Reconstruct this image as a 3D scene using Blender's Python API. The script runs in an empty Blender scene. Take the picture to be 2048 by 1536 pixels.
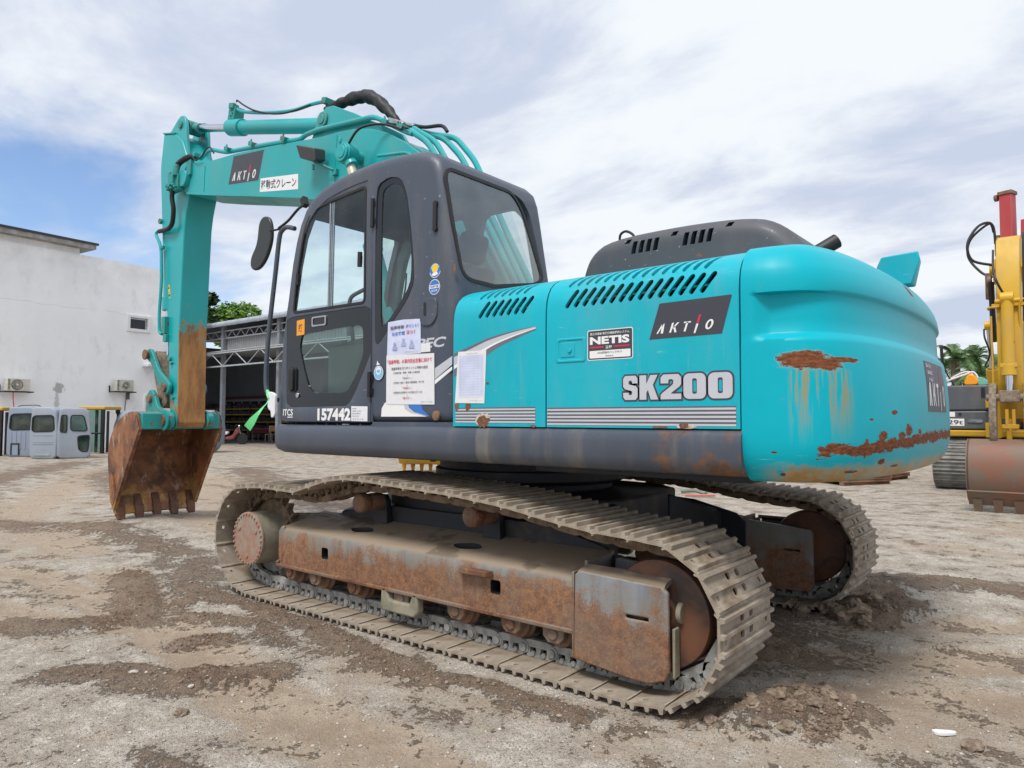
import bpy, bmesh, math, random
from mathutils import Vector, Matrix, noise as mn
random.seed(7)
S = bpy.context.scene; COL = S.collection
R_ = math.radians; PI = math.pi
# ---------------------------------------------------------------- camera
cam = bpy.data.objects.new('camera', bpy.data.cameras.new('camera')); COL.objects.link(cam); S.camera = cam
YAW, PIT, ROL, FPX = -0.68017761, 0.0490992874, 0.00175765, 1420.59
F_ = Vector((math.sin(YAW)*math.cos(PIT), math.cos(YAW)*math.cos(PIT), math.sin(PIT)))
R0 = Vector((math.cos(YAW), -math.sin(YAW), 0)); U0 = R0.cross(F_)
RX = R0*math.cos(ROL)+U0*math.sin(ROL); UX = -R0*math.sin(ROL)+U0*math.cos(ROL)
m3 = Matrix((RX, UX, -F_)).transposed()
cam.matrix_world = Matrix.Translation((3.2563, -4.26805, 1.30506)) @ m3.to_4x4()
cam.data.sensor_width = 36; cam.data.lens = FPX/2048*36; cam.data.clip_end = 3000; cam.data.clip_start = 0.05
# ---------------------------------------------------------------- world
SUN_EL, SUN_AZ = R_(60), R_(280)      # direction towards the sun: azimuth measured in the xy plane from +x
W = bpy.data.worlds.new('World'); S.world = W; W.use_nodes = True
nt = W.node_tree; nt.nodes.clear()
def wn(t, **k):
    n = nt.nodes.new(t)
    for a, b in k.items(): setattr(n, a, b)
    return n
def lk(a, b): nt.links.new(a, b)
out = wn('ShaderNodeOutputWorld'); bg = wn('ShaderNodeBackground'); bg.inputs[1].default_value = 0.1
sky = wn('ShaderNodeTexSky', sky_type='NISHITA'); sky.sun_disc = False
sky.sun_elevation = SUN_EL; sky.sun_rotation = PI/2-SUN_AZ; sky.air_density = 1.0; sky.dust_density = 0.6; sky.ozone_density = 1.5
tc = wn('ShaderNodeTexCoord'); sep = wn('ShaderNodeSeparateXYZ'); lk(tc.outputs['Generated'], sep.inputs[0])
def wm(op, a, b=None, c=None, clamp=False):
    n = wn('ShaderNodeMath', operation=op); n.use_clamp = clamp
    for i, v in enumerate((a, b, c)):
        if v is None: continue
        if isinstance(v, (int, float)): n.inputs[i].default_value = v
        else: lk(v, n.inputs[i])
    return n.outputs[0]
zz = wm('ADD', wm('MAXIMUM', sep.outputs[2], 0.0), 0.16)
cmb = wn('ShaderNodeCombineXYZ'); lk(wm('DIVIDE', sep.outputs[0], zz), cmb.inputs[0]); lk(wm('DIVIDE', sep.outputs[1], zz), cmb.inputs[1])
rt = wn('ShaderNodeMapping'); rt.inputs['Rotation'].default_value = (0, 0, R_(28)); rt.inputs['Scale'].default_value = (0.85, 1.25, 1); lk(cmb.outputs[0], rt.inputs[0])
def wnoise(scale, det, rough, off, dist=0.4):
    mp = wn('ShaderNodeMapping'); mp.inputs['Location'].default_value = off; lk(rt.outputs[0], mp.inputs[0])
    n = wn('ShaderNodeTexNoise'); n.inputs['Scale'].default_value = scale; n.inputs['Detail'].default_value = det
    n.inputs['Roughness'].default_value = rough; n.inputs['Distortion'].default_value = dist; lk(mp.outputs[0], n.inputs[0]); return n.outputs[0]
def wramp(v, a, b, inter='EASE'):
    n = wn('ShaderNodeMapRange'); n.interpolation_type = 'SMOOTHSTEP'; n.inputs[1].default_value = a; n.inputs[2].default_value = b; lk(v, n.inputs[0]); return n.outputs[0]
n1 = wnoise(1.0, 9, 0.56, (3.1, 1.7, 0), .2); n2 = wnoise(1.5, 9, 0.60, (7.3, 2.2, 0), .3); n3 = wnoise(0.6, 5, 0.5, (1.3, 9.2, 0), .2)
# bluer patch low in the west (towards -x), as in the photograph
dirb = wn('ShaderNodeVectorMath', operation='DOT_PRODUCT'); lk(tc.outputs['Generated'], dirb.inputs[0]); dirb.inputs[1].default_value = (-0.955, 0.28, 0.10)
patch = wramp(dirb.outputs['Value'], 0.90, 0.995)
cover = wm('SUBTRACT', wm('ADD', n1, 0.295), wm('MULTIPLY', patch, 0.21))
mask = wramp(cover, 0.44, 0.66)
ccol = wn('ShaderNodeMix', data_type='RGBA'); lk(wramp(wm('ADD', wm('MULTIPLY', n2, 0.55), wm('MULTIPLY', n3, 0.45)), 0.41, 0.56), ccol.inputs[0])
ccol.inputs[6].default_value = (4.35, 4.85, 6.0, 1); ccol.inputs[7].default_value = (6.7, 7.0, 7.35, 1)
skb = wn('ShaderNodeMix', data_type='RGBA', blend_type='MULTIPLY'); skb.inputs[0].default_value = 1; lk(sky.outputs[0], skb.inputs[6]); skb.inputs[7].default_value = (1.15, 1.2, 1.3, 1)
mx = wn('ShaderNodeMix', data_type='RGBA'); lk(mask, mx.inputs[0]); lk(skb.outputs[2], mx.inputs[6]); lk(ccol.outputs[2], mx.inputs[7])
lk(mx.outputs[2], bg.inputs[0]); lk(bg.outputs[0], out.inputs[0])
# ---------------------------------------------------------------- sun
sl = bpy.data.lights.new('sun', 'SUN'); sl.energy = 2.3; sl.angle = R_(16); sl.color = (1, 0.965, 0.91)
so = bpy.data.objects.new('sun', sl); COL.objects.link(so)
sd = Vector((math.cos(SUN_EL)*math.cos(SUN_AZ), math.cos(SUN_EL)*math.sin(SUN_AZ), math.sin(SUN_EL)))
so.rotation_euler = (-sd).to_track_quat('-Z', 'Y').to_euler(); so.location = sd*50
S.view_settings.view_transform = 'Standard'; S.view_settings.look = 'None'; S.view_settings.exposure = 0.45; S.view_settings.gamma = 1
# ================================================================ material helpers
class M:
    def __init__(s, name):
        s.m = bpy.data.materials.new(name); s.m.use_nodes = True; s.t = s.m.node_tree; s.t.nodes.clear()
        s.out = s.n('ShaderNodeOutputMaterial'); s.b = s.n('ShaderNodeBsdfPrincipled'); s.l(s.b.outputs[0], s.out.inputs[0]); s._o = None
    def n(s, t, **k):
        x = s.t.nodes.new(t)
        for a, b in k.items(): setattr(x, a, b)
        return x
    def l(s, a, b): s.t.links.new(a, b)
    def put(s, sock, v):
        if isinstance(v, (int, float)): sock.default_value = v
        elif isinstance(v, (tuple, list)): sock.default_value = (*v, 1) if len(v) == 3 and sock.type == 'RGBA' else v
        else: s.l(v, sock)
    def obj(s):
        if s._o is None: s._o = s.n('ShaderNodeTexCoord').outputs['Object']
        return s._o
    def uv(s, name='UVMap'):
        n = s.n('ShaderNodeUVMap'); n.uv_map = name; return n.outputs[0]
    def attr(s, name): return s.n('ShaderNodeAttribute', attribute_name=name).outputs['Fac']
    def map(s, v, sc=(1, 1, 1), loc=(0, 0, 0), rot=(0, 0, 0)):
        n = s.n('ShaderNodeMapping'); s.l(v, n.inputs[0]); n.inputs['Scale'].default_value = sc; n.inputs['Location'].default_value = loc; n.inputs['Rotation'].default_value = rot; return n.outputs[0]
    def noise(s, scale, det=5, rough=.55, v=None, dist=0.0):
        n = s.n('ShaderNodeTexNoise'); s.l(v if v is not None else s.obj(), n.inputs[0]); n.inputs['Scale'].default_value = scale
        n.inputs['Detail'].default_value = det; n.inputs['Roughness'].default_value = rough; n.inputs['Distortion'].default_value = dist; return n.outputs[0]
    def vor(s, scale, v=None, feat='F1', out='Distance'):
        n = s.n('ShaderNodeTexVoronoi', feature=feat); s.l(v if v is not None else s.obj(), n.inputs['Vector']); n.inputs['Scale'].default_value = scale; return n.outputs[out]
    def xyz(s, v=None):
        n = s.n('ShaderNodeSeparateXYZ'); s.l(v if v is not None else s.obj(), n.inputs[0]); return n.outputs
    def math(s, op, a, b=None, c=None):
        n = s.n('ShaderNodeMath', operation=op)
        for i, v in enumerate((a, b, c)):
            if v is not None: s.put(n.inputs[i], v)
        return n.outputs[0]
    def ramp(s, v, a, b, lo=0.0, hi=1.0):
        n = s.n('ShaderNodeMapRange', interpolation_type='SMOOTHSTEP'); s.put(n.inputs[0], v); n.inputs[1].default_value = a; n.inputs[2].default_value = b
        n.inputs[3].default_value = lo; n.inputs[4].default_value = hi; return n.outputs[0]
    def mix(s, f, a, b, mode='MIX'):
        n = s.n('ShaderNodeMix', data_type='RGBA', blend_type=mode); s.put(n.inputs[0], f); s.put(n.inputs[6], a); s.put(n.inputs[7], b); return n.outputs[2]
    def fmix(s, f, a, b):
        n = s.n('ShaderNodeMix', data_type='FLOAT'); s.put(n.inputs[0], f); s.put(n.inputs[2], a); s.put(n.inputs[3], b); return n.outputs[0]
    def bump(s, h, st=.3, dist=.01):
        n = s.n('ShaderNodeBump'); s.put(n.inputs['Height'], h); n.inputs['Strength'].default_value = st; n.inputs['Distance'].default_value = dist; s.l(n.outputs[0], s.b.inputs['Normal']); return n.outputs[0]
    def fin(s, col, rough=.5, metal=0.0, spec=None, coat=None):
        s.put(s.b.inputs['Base Color'], col); s.put(s.b.inputs['Roughness'], rough); s.put(s.b.inputs['Metallic'], metal)
        if spec is not None: s.put(s.b.inputs['Specular IOR Level'], spec)
        if coat is not None: s.put(s.b.inputs['Coat Weight'], coat); s.b.inputs['Coat Roughness'].default_value = .15
        return s.m
def flat(name, col, rough=.5, metal=0., var=.12, sc=6., spec=None, bump=0.):
    m = M(name); n = m.noise(sc, 6, .6); c = m.mix(m.ramp(n, .3, .7), tuple(x*(1-var) for x in col), tuple(min(1, x*(1+var)) for x in col))
    if bump: m.bump(m.noise(sc*8, 4, .6), bump, .004)
    return m.fin(c, m.ramp(n, .3, .7, max(0, rough-.06), min(1, rough+.08)), metal, spec)
RUST = (0.17, 0.055, 0.022); RUST2 = (0.30, 0.115, 0.035); RUSTD = (0.075, 0.028, 0.016); DUST = (0.33, 0.27, 0.205)
def rustcol(m, sc=14.):
    a = m.mix(m.ramp(m.noise(sc, 7, .7), .35, .65), RUST, RUST2)
    return m.mix(m.ramp(m.noise(sc*.35, 4, .6), .55, .75), a, RUSTD)
def paint(name, col, rough=.33, dirt=.25, chips=.0, rustz=None, var=.06, coat=.25, spots=.0, dcol=DUST, chipsc=9., spec=None, dents=False):
    m = M(name); n = m.noise(1.3, 6, .6)
    c = m.mix(m.ramp(n, .3, .7), tuple(x*(1-var) for x in col), tuple(min(1, x*(1+var)) for x in col))
    st = m.noise(3.5, 8, .68, m.map(m.obj(), (1, 1, .25)))
    c = m.mix(m.math('MULTIPLY', m.ramp(st, .45, .8), dirt), c, dcol)
    r = m.ramp(st, .3, .8, rough, min(1, rough+.3))
    if chips or rustz:
        k = m.noise(chipsc, 9, .66)
        th = .74-chips
        if rustz:
            z = m.xyz()[2]; g = m.ramp(z, rustz[0], rustz[1], rustz[2], 0.0); k2 = m.math('ADD', k, g); mask = m.ramp(k2, th, th+.03)
        else: mask = m.ramp(k, th, th+.03)
        c = m.mix(mask, c, rustcol(m)); r = m.fmix(mask, r, .85)
        m.bump(m.math('MULTIPLY', mask, -1.), .5, .003)
    if dents:
        c = m.mix(m.math('MULTIPLY', m.ramp(m.noise(60, 3, .6, m.map(m.obj(), (.15, 1, 1.6), rot=(0, .25, 0))), .68, .74), .35), c, (.35, .62, .66)); c = m.mix(m.math('MULTIPLY', m.ramp(m.noise(38, 6, .7), .70, .73), .8), c, (.16, .08, .05))
        c = m.mix(m.math('MULTIPLY', m.ramp(m.noise(14, 6, .7, m.map(m.obj(), (1, 1, .06))), .56, .72), .30), c, (.20, .30, .29)); m.bump(m.noise(2.6, 3, .5), .22, .03)
    if spots:
        sp = m.ramp(m.noise(42, 2, .5), .70-.0, .74); c = m.mix(m.math('MULTIPLY', sp, spots), c, (.45, .45, .43))
    return m.fin(c, r, 0, spec, coat)
def glassmat(name, tint, refl=1.0, dirt=.06):
    m = M(name); t = m.t; t.nodes.remove(m.b)
    tr = m.n('ShaderNodeBsdfTransparent'); tr.inputs[0].default_value = (*tint, 1)
    gl = m.n('ShaderNodeBsdfGlossy'); gl.inputs['Roughness'].default_value = .02; gl.inputs['Color'].default_value = (.95, 1, 1, 1)
    fr = m.n('ShaderNodeFresnel'); fr.inputs[0].default_value = 1.5
    bf = m.n('ShaderNodeNewGeometry').outputs['Backfacing']; f = m.math('MULTIPLY', m.math('MULTIPLY', fr.outputs[0], refl), m.math('SUBTRACT', 1, bf))
    df = m.n('ShaderNodeBsdfDiffuse'); df.inputs[0].default_value = (.42, .42, .38, 1)
    a = m.n('ShaderNodeMixShader'); m.l(f, a.inputs[0]); m.l(tr.outputs[0], a.inputs[1]); m.l(gl.outputs[0], a.inputs[2])
    b = m.n('ShaderNodeMixShader'); m.l(m.math('MULTIPLY', m.ramp(m.noise(2.2, 6, .6), .35, .8), dirt), b.inputs[0]); m.l(a.outputs[0], b.inputs[1]); m.l(df.outputs[0], b.inputs[2])
    m.l(b.outputs[0], m.out.inputs[0]); return m.m
# ================================================================ mesh helpers
def frame(d):
    d = Vector(d).normalized(); a = Vector((0, 0, 1)) if abs(d.z) < .95 else Vector((1, 0, 0))
    u = d.cross(a).normalized(); return u, d.cross(u).normalized()
class MB:
    def __init__(s): s.v = []; s.f = []; s.mi = []; s.cur = 0
    def q(s, vs, fs):
        b = len(s.v); s.v += [tuple(x) for x in vs]; s.f += [tuple(b+i for i in f) for f in fs]; s.mi += [s.cur]*len(fs); return s
    def box(s, x0, x1, y0, y1, z0, z1):
        return s.q([(x0,y0,z0),(x1,y0,z0),(x1,y1,z0),(x0,y1,z0),(x0,y0,z1),(x1,y0,z1),(x1,y1,z1),(x0,y1,z1)],
            [(0,3,2,1),(4,5,6,7),(0,1,5,4),(1,2,6,5),(2,3,7,6),(3,0,4,7)])
    def obox(s, c, ax, ay, az):
        c = Vector(c); ax, ay, az = Vector(ax), Vector(ay), Vector(az)
        P = [c+i*ax+j*ay+k*az for k in (-1, 1) for i, j in ((-1,-1),(1,-1),(1,1),(-1,1))]
        return s.q(P, [(0,3,2,1),(4,5,6,7),(0,1,5,4),(1,2,6,5),(2,3,7,6),(3,0,4,7)])
    def prism(s, poly, axis, a, b, fn=None):
        def P(p, h):
            if axis == 'y': q = (p[0], h, p[1])
            elif axis == 'x': q = (h, p[0], p[1])
            else: q = (p[0], p[1], h)
            return fn(q) if fn else q
        n = len(poly)
        return s.q([P(p, a) for p in poly]+[P(p, b) for p in poly], [tuple(range(n)), tuple(range(2*n-1, n-1, -1))]+[(i, i+n, (i+1) % n+n, (i+1) % n) for i in range(n)])
    def cyl(s, p, q, r, n=20, r2=None, cap=True):
        p, q = Vector(p), Vector(q); u, w = frame(q-p); r2 = r if r2 is None else r2
        V = [p+(u*math.cos(t)+w*math.sin(t))*r for t in [2*PI*i/n for i in range(n)]]+[q+(u*math.cos(t)+w*math.sin(t))*r2 for t in [2*PI*i/n for i in range(n)]]
        Fs = [(i, i+n, (i+1) % n+n, (i+1) % n) for i in range(n)]
        if cap: Fs += [tuple(range(n)), tuple(range(2*n-1, n-1, -1))]
        return s.q(V, Fs)
    def tube(s, pts, r, n=8, sub=6, cap=True, rf=None):
        P = smooth(pts, sub) if sub else [Vector(p) for p in pts]
        V = []; u = None
        for i, p in enumerate(P):
            d = (P[min(i+1, len(P)-1)]-P[max(i-1, 0)]).normalized()
            if u is None: u, w = frame(d)
            else:
                u = (u-d*u.dot(d)).normalized()
            w = d.cross(u)
            rr = rf(i/(len(P)-1)) if rf else r
            V += [p+(u*math.cos(2*PI*k/n)+w*math.sin(2*PI*k/n))*rr for k in range(n)]
        m = len(P); Fs = [(i*n+k, i*n+(k+1) % n, (i+1)*n+(k+1) % n, (i+1)*n+k) for i in range(m-1) for k in range(n)]
        if cap: Fs += [tuple(range(n-1, -1, -1)), tuple((m-1)*n+k for k in range(n))]
        return s.q(V, Fs)
    def lathe(s, p, d, prof, n=28):
        p = Vector(p); d = Vector(d).normalized(); u, w = frame(d); V = []
        for (h, r) in prof: V += [p+d*h+(u*math.cos(2*PI*k/n)+w*math.sin(2*PI*k/n))*max(r, 1e-4) for k in range(n)]
        m = len(prof)
        return s.q(V, [(i*n+k, i*n+(k+1) % n, (i+1)*n+(k+1) % n, (i+1)*n+k) for i in range(m-1) for k in range(n)]+[tuple(range(n-1, -1, -1)), tuple((m-1)*n+k for k in range(n))])
def smooth(pts, sub=6, closed=False):
    P = [Vector(p) for p in pts]; n = len(P); O = []
    rng = range(n if closed else n-1)
    for i in rng:
        a, b, c, d = (P[(i-1) % n], P[i], P[(i+1) % n], P[(i+2) % n]) if closed else (P[max(i-1, 0)], P[i], P[i+1], P[min(i+2, n-1)])
        for k in range(sub):
            t = k/sub; O.append(0.5*((2*b)+(c-a)*t+(2*a-5*b+4*c-d)*t*t+(3*b-3*c+d-a)*t**3))
    if not closed: O.append(P[-1])
    return O
def rnd(poly, it=2, f=.22):
    for _ in range(it):
        o = []; n = len(poly)
        for i in range(n):
            a, b = poly[i], poly[(i+1) % n]
            o += [(a[0]+(b[0]-a[0])*f, a[1]+(b[1]-a[1])*f), (a[0]+(b[0]-a[0])*(1-f), a[1]+(b[1]-a[1])*(1-f))]
        poly = o
    return poly
def rrect(x0, x1, z0, z1, r, n=5):
    o = []
    for cx, cz, a in ((x1-r, z1-r, 0), (x0+r, z1-r, 90), (x0+r, z0+r, 180), (x1-r, z0+r, 270)):
        o += [(cx+r*math.cos(R_(a+90*k/n)), cz+r*math.sin(R_(a+90*k/n))) for k in range(n+1)]
    return o
def capsule(a, b, r, n=6):
    a, b = Vector(a), Vector(b); t = math.atan2(b.y-a.y, b.x-a.x)
    return [(b.x+r*math.cos(t-PI/2+PI*k/n), b.y+r*math.sin(t-PI/2+PI*k/n)) for k in range(n+1)]+[(a.x+r*math.cos(t+PI/2+PI*k/n), a.y+r*math.sin(t+PI/2+PI*k/n)) for k in range(n+1)]
def rc(poly, r=.04, n=5):
    """the polygon with its corners rounded to radius about r"""
    o = []; m = len(poly)
    for i in range(m):
        a, b, c = Vector(poly[i-1]), Vector(poly[i]), Vector(poly[(i+1) % m]); la, lc = (a-b).length, (c-b).length; k = min(r, la*.48, lc*.48)
        if abs((b-a).normalized().dot((c-b).normalized())) > .97: o.append(tuple(b)); continue
        p, q = b+(a-b).normalized()*k, b+(c-b).normalized()*k
        for j in range(n+1): t = j/n; w = p*(1-t)**2+b*2*t*(1-t)+q*t*t; o.append((w.x, w.y))
    return o
def shrink(poly, f):
    cx = sum(p[0] for p in poly)/len(poly); cz = sum(p[1] for p in poly)/len(poly)
    return [(cx+(p[0]-cx)*f, cz+(p[1]-cz)*f) for p in poly]
def inset(poly, d):
    n = len(poly); A = sum(poly[i][0]*poly[(i+1) % n][1]-poly[(i+1) % n][0]*poly[i][1] for i in range(n)); sg = 1 if A > 0 else -1; o = []
    for i in range(n):
        a, b, c = Vector(poly[i-1]), Vector(poly[i]), Vector(poly[(i+1) % n])
        e1 = (b-a).normalized(); e2 = (c-b).normalized(); n1 = Vector((-e1.y, e1.x))*sg; n2 = Vector((-e2.y, e2.x))*sg
        m = (n1+n2); m = m/max(.35, m.length_squared/2) if m.length > 1e-6 else n1
        o.append((b.x+m.x*d, b.y+m.y*d))
    return o
def tag(o, label=None, cat=None, group=None, kind=None):
    for k, v in (('label', label), ('category', cat), ('group', group), ('kind', kind)):
        if v: o[k] = v
    return o
def empty(name, label, cat, loc=(0, 0, 0), rz=0, group=None):
    o = bpy.data.objects.new(name, None); COL.objects.link(o); o.location = loc; o.rotation_euler = (0, 0, rz); o.empty_display_size = .2
    return tag(o, label, cat, group)
def finmesh(me, ang=35):
    me.polygons.foreach_set('use_smooth', [True]*len(me.polygons))
    me.set_sharp_from_angle(angle=R_(ang)); me.update()
def obj(name, mb, mats, parent=None, bevel=0, seg=2, ang=35, fix=True, uv=None):
    me = bpy.data.meshes.new(name); me.from_pydata(mb.v, [], mb.f); mats = mats if isinstance(mats, (list, tuple)) else [mats]
    for m in mats: me.materials.append(m)
    if len(mats) > 1: me.polygons.foreach_set('material_index', mb.mi)
    if fix:
        b = bmesh.new(); b.from_mesh(me); bmesh.ops.recalc_face_normals(b, faces=b.faces); b.to_mesh(me); b.free()
    finmesh(me, ang)
    o = bpy.data.objects.new(name, me); COL.objects.link(o); o.parent = parent
    if bevel:
        md = o.modifiers.new('bevel', 'BEVEL'); md.width = bevel; md.segments = seg; md.limit_method = 'ANGLE'; md.angle_limit = R_(32); md.harden_normals = False
    return o
def bake(o, ang=35):
    bpy.context.view_layer.update(); dg = bpy.context.evaluated_depsgraph_get()
    me = bpy.data.meshes.new_from_object(o.evaluated_get(dg), depsgraph=dg); o.modifiers.clear(); o.data = me; finmesh(me, ang); return o
def cut(o, *cutters, op='DIFFERENCE', ang=35):
    cs = []
    for mb in cutters:
        c = obj('cutter', mb, o.data.materials[0], o.parent); md = o.modifiers.new('b', 'BOOLEAN'); md.operation = op; md.solver = 'EXACT'; md.object = c; cs.append(c)
    bake(o, ang)
    for c in cs: me = c.data; bpy.data.objects.remove(c); bpy.data.meshes.remove(me)
    return o
def safecut(o, *cutters, ang=35):
    """one cutter at a time; a cut that would eat the body is undone"""
    def span(me): v = [x.co.z for x in me.vertices]; return (max(v)-min(v)) if v else 0
    for mb in cutters:
        old = o.data.copy(); s0 = span(old); n0 = len(old.vertices); cut(o, mb, ang=ang)
        if len(o.data.vertices) < n0*.8 or span(o.data) < s0*.95: print('undone cut on', o.name); o.data = old
    return o
def warp(o, fn):
    for v in o.data.vertices: v.co = fn(v.co)
    o.data.update(); return o
def ring(name, outer, inner, y0, y1, mat, parent, bevel=0):
    o = obj(name, MB().prism(outer, 'y', y0, y1), mat, parent); cut(o, MB().prism(inner, 'y', y0-.05, y1+.05))
    return o
def copytree(o, parent=None):
    c = o.copy(); COL.objects.link(c); c.parent = parent
    for ch in o.children: copytree(ch, c)
    return c
def textmesh(body, size=1., ext=0.0, off=0.0, shear=0.0, space=1., sx=1.):
    c = bpy.data.curves.new('t', 'FONT'); c.body = body; c.size = size; c.extrude = ext; c.offset = off; c.shear = shear; c.space_character = space; c.resolution_u = 3
    o = bpy.data.objects.new('t', c); COL.objects.link(o); bpy.context.view_layer.update(); dg = bpy.context.evaluated_depsgraph_get()
    me = bpy.data.meshes.new_from_object(o.evaluated_get(dg)); bpy.data.objects.remove(o)
    V = [(v.co.x*sx, v.co.y, v.co.z) for v in me.vertices]; Fs = [tuple(p.vertices) for p in me.polygons]; bpy.data.meshes.remove(me)
    return V, Fs
def fittext(mb, body, box, fn, off=0., shear=0., d=0.0012, ext=.0):
    """writes body into the rectangle box=(a0,a1,b0,b1) of the 2D decal space; fn maps (a,b,depth) to 3D"""
    V, Fs = textmesh(body, 1., ext, off, shear)
    if not V: return
    x0 = min(v[0] for v in V); x1 = max(v[0] for v in V); y0 = min(v[1] for v in V); y1 = max(v[1] for v in V)
    a0, a1, b0, b1 = box
    mb.q([fn(a0+(v[0]-x0)/(x1-x0)*(a1-a0), b0+(v[1]-y0)/(y1-y0)*(b1-b0), d) for v in V], Fs)
# ================================================================ materials
TEAL = (0.0, 0.39, 0.485); GREEN = (0.003, 0.35, 0.365); NAVY = (0.056, 0.072, 0.102)
m_body = paint('turquoise paint', TEAL, .36, .16, .0, coat=.0, spec=.35, dents=True)
m_boom = paint('turquoise boom paint', GREEN, .36, .22, .02, coat=.2)
m_hw = paint('turquoise hardware paint', (.01, .27, .26), .45, .35, .16, coat=0)
m_navy = paint('charcoal blue paint', NAVY, .42, .22, .01, coat=.08, spots=.35)
m_hood = paint('charcoal hood paint', (.07, .075, .088), .5, .2, .07, coat=.05, spots=.5)
m_skirt = None
m_dark = flat('black rubber and pocket shade', (.012, .012, .014), .55)
m_black = flat('gloss black', (.008, .010, .013), .12, var=.05)
m_steel = flat('bare steel', (.45, .45, .46), .28, .9)
m_chrome = flat('chrome rod', (.62, .62, .66), .12, 1.0, .04)
m_int = flat('cab interior grey', (.10, .105, .11), .7)
m_seat = flat('seat fabric', (.035, .036, .04), .9)
m_rod = flat('cream rod', (.62, .55, .42), .4, .3)
m_white = flat('white decal', (.78, .78, .78), .45, var=.02)
m_grey = flat('grey decal', (.50, .51, .56), .4, var=.03)
m_dk = flat('dark decal', (.045, .047, .062), .45, var=.03)
m_red = flat('red decal', (.62, .02, .06), .45, var=.03)
m_blue = flat('blue decal', (.03, .17, .55), .45, var=.03)
m_lblue = flat('pale blue decal', (.20, .48, .72), .45, var=.03)
m_yel = flat('yellow decal', (.75, .55, .03), .45, var=.03)
m_org = flat('orange decal', (.85, .33, .01), .45, var=.03)
m_ink = flat('print ink', (.06, .06, .08), .5)
m_paper = flat('paper', (.72, .72, .74), .5, var=.03, sc=30)
m_paperb = flat('blue paper', (.58, .62, .80), .5, var=.08, sc=9)
m_glass = glassmat('cab glass', (.90, .965, .97), .8, .05)
m_glassr = glassmat('rear cab glass', (.84, .88, .87), 3.0, .14)
m_glassd = glassmat('low cab glass', (.74, .84, .82), 1.2, .05)
m_win = flat('dark window glass', (.02, .022, .026), .08, var=.1)
m_mirror = flat('mirror back', (.02, .022, .022), .35)
def mk_steelwear(name, base, rz0=.2, rz1=.55, amt=.34, top=True, th=.56):
    m = M(name); z = m.xyz()[2]; k = m.noise(3.2, 7, .62); fine = m.noise(85, 4, .7); mid = m.noise(24, 5, .65)
    grad = m.ramp(z, rz0, rz1, amt, 0.0); streak = m.noise(9, 5, .6, m.map(m.obj(), (1, 1, .12)))
    dens = m.math('ADD', m.math('ADD', grad, m.math('MULTIPLY', m.math('SUBTRACT', k, .5), 1.0)), m.math('MULTIPLY', m.math('SUBTRACT', streak, .5), .5))
    x = m.math('ADD', m.math('ADD', m.math('MULTIPLY', fine, .65), m.math('MULTIPLY', mid, .35)), dens)
    mask = m.ramp(x, th, th+.16)
    b = m.mix(m.ramp(streak, .35, .7), base, tuple(c*.66 for c in base)); b = m.mix(m.math('MULTIPLY', m.ramp(m.noise(2.6, 6, .6), .40, .62), .75), b, (.215, .185, .145))
    rc = m.mix(m.ramp(mid, .35, .65), (.145, .058, .03), (.27, .125, .055)); rc = m.mix(m.math('MULTIPLY', m.ramp(fine, .52, .62), .6), rc, (.38, .22, .10)); rc = m.mix(m.math('MULTIPLY', m.ramp(m.noise(130, 3, .7), .54, .62), .6), rc, (.06, .03, .02))
    rc = m.mix(m.math('MULTIPLY', m.ramp(m.noise(1.7, 5, .6), .5, .62), .4), rc, (.19, .15, .115))
    c = m.mix(m.math('MULTIPLY', mask, .92), b, rc)
    if top:
        g = m.n('ShaderNodeNewGeometry'); nz = m.xyz(g.outputs['Normal'])[2]
        dm = m.math('MULTIPLY', m.ramp(nz, .45, .8), m.ramp(m.noise(5, 6, .6), .1, .35)); wet = m.mix(m.ramp(m.noise(2.2, 5, .6), .54, .60), (.275, .215, .155), (.15, .115, .082))
        c = m.mix(dm, c, wet)
    m.bump(m.math('ADD', m.math('MULTIPLY', fine, .6), mid), .4, .003)
    return m.fin(c, m.fmix(mask, .55, .85), 0)
m_frame = mk_steelwear('worn rusty frame', (.235, .225, .205), .25, .60, .42, th=.56)
m_guard = mk_steelwear('worn rusty guard plate', (.25, .275, .30), .14, .54, .40, th=.57)
m_rust = mk_steelwear('rusty steel', (.15, .06, .03), -1, -.5, .3, top=False, th=.45)
m_idler = M('idler steel'); 
_n = m_idler.noise(5, 8, .65, dist=1.2); m_idler.bump(_n, .3, .004)
m_idler = m_idler.fin(m_idler.mix(m_idler.ramp(_n, .35, .65), (.17, .07, .035), (.055, .04, .033)), .6)
m_mud = M('dried mud'); _n = m_mud.noise(22, 8, .65); m_mud.bump(_n, .6, .01); m_mud = m_mud.fin(m_mud.mix(m_mud.ramp(_n, .3, .7), (.13, .10, .075), (.30, .24, .175)), .9)
def mk_shoe():
    m = M('muddy track steel'); n = m.noise(9, 8, .62); f = m.noise(55, 5, .7)
    c = m.mix(m.ramp(n, .35, .7), (.27, .225, .175), (.42, .36, .29)); c = m.mix(m.ramp(m.noise(3.3, 5, .6), .5, .68), c, (.20, .15, .10))
    c = m.mix(m.math('MULTIPLY', m.ramp(f, .58, .7), .6), c, (.12, .075, .05)); m.bump(m.math('ADD', n, m.math('MULTIPLY', f, .5)), .5, .006)
    return m.fin(c, .82)
m_shoe = mk_shoe()
def mk_link():
    m = M('grey muddy link steel'); n = m.noise(18, 7, .65); z = m.xyz()[2]
    lo = m.mix(m.ramp(n, .35, .65), (.19, .19, .175), (.33, .33, .31)); hi = m.mix(m.ramp(n, .35, .65), (.10, .07, .045), (.22, .155, .10))
    m.bump(n, .5, .006); return m.fin(m.mix(m.ramp(z, .2, .45), lo, hi), .75)
m_link = mk_link()
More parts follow.
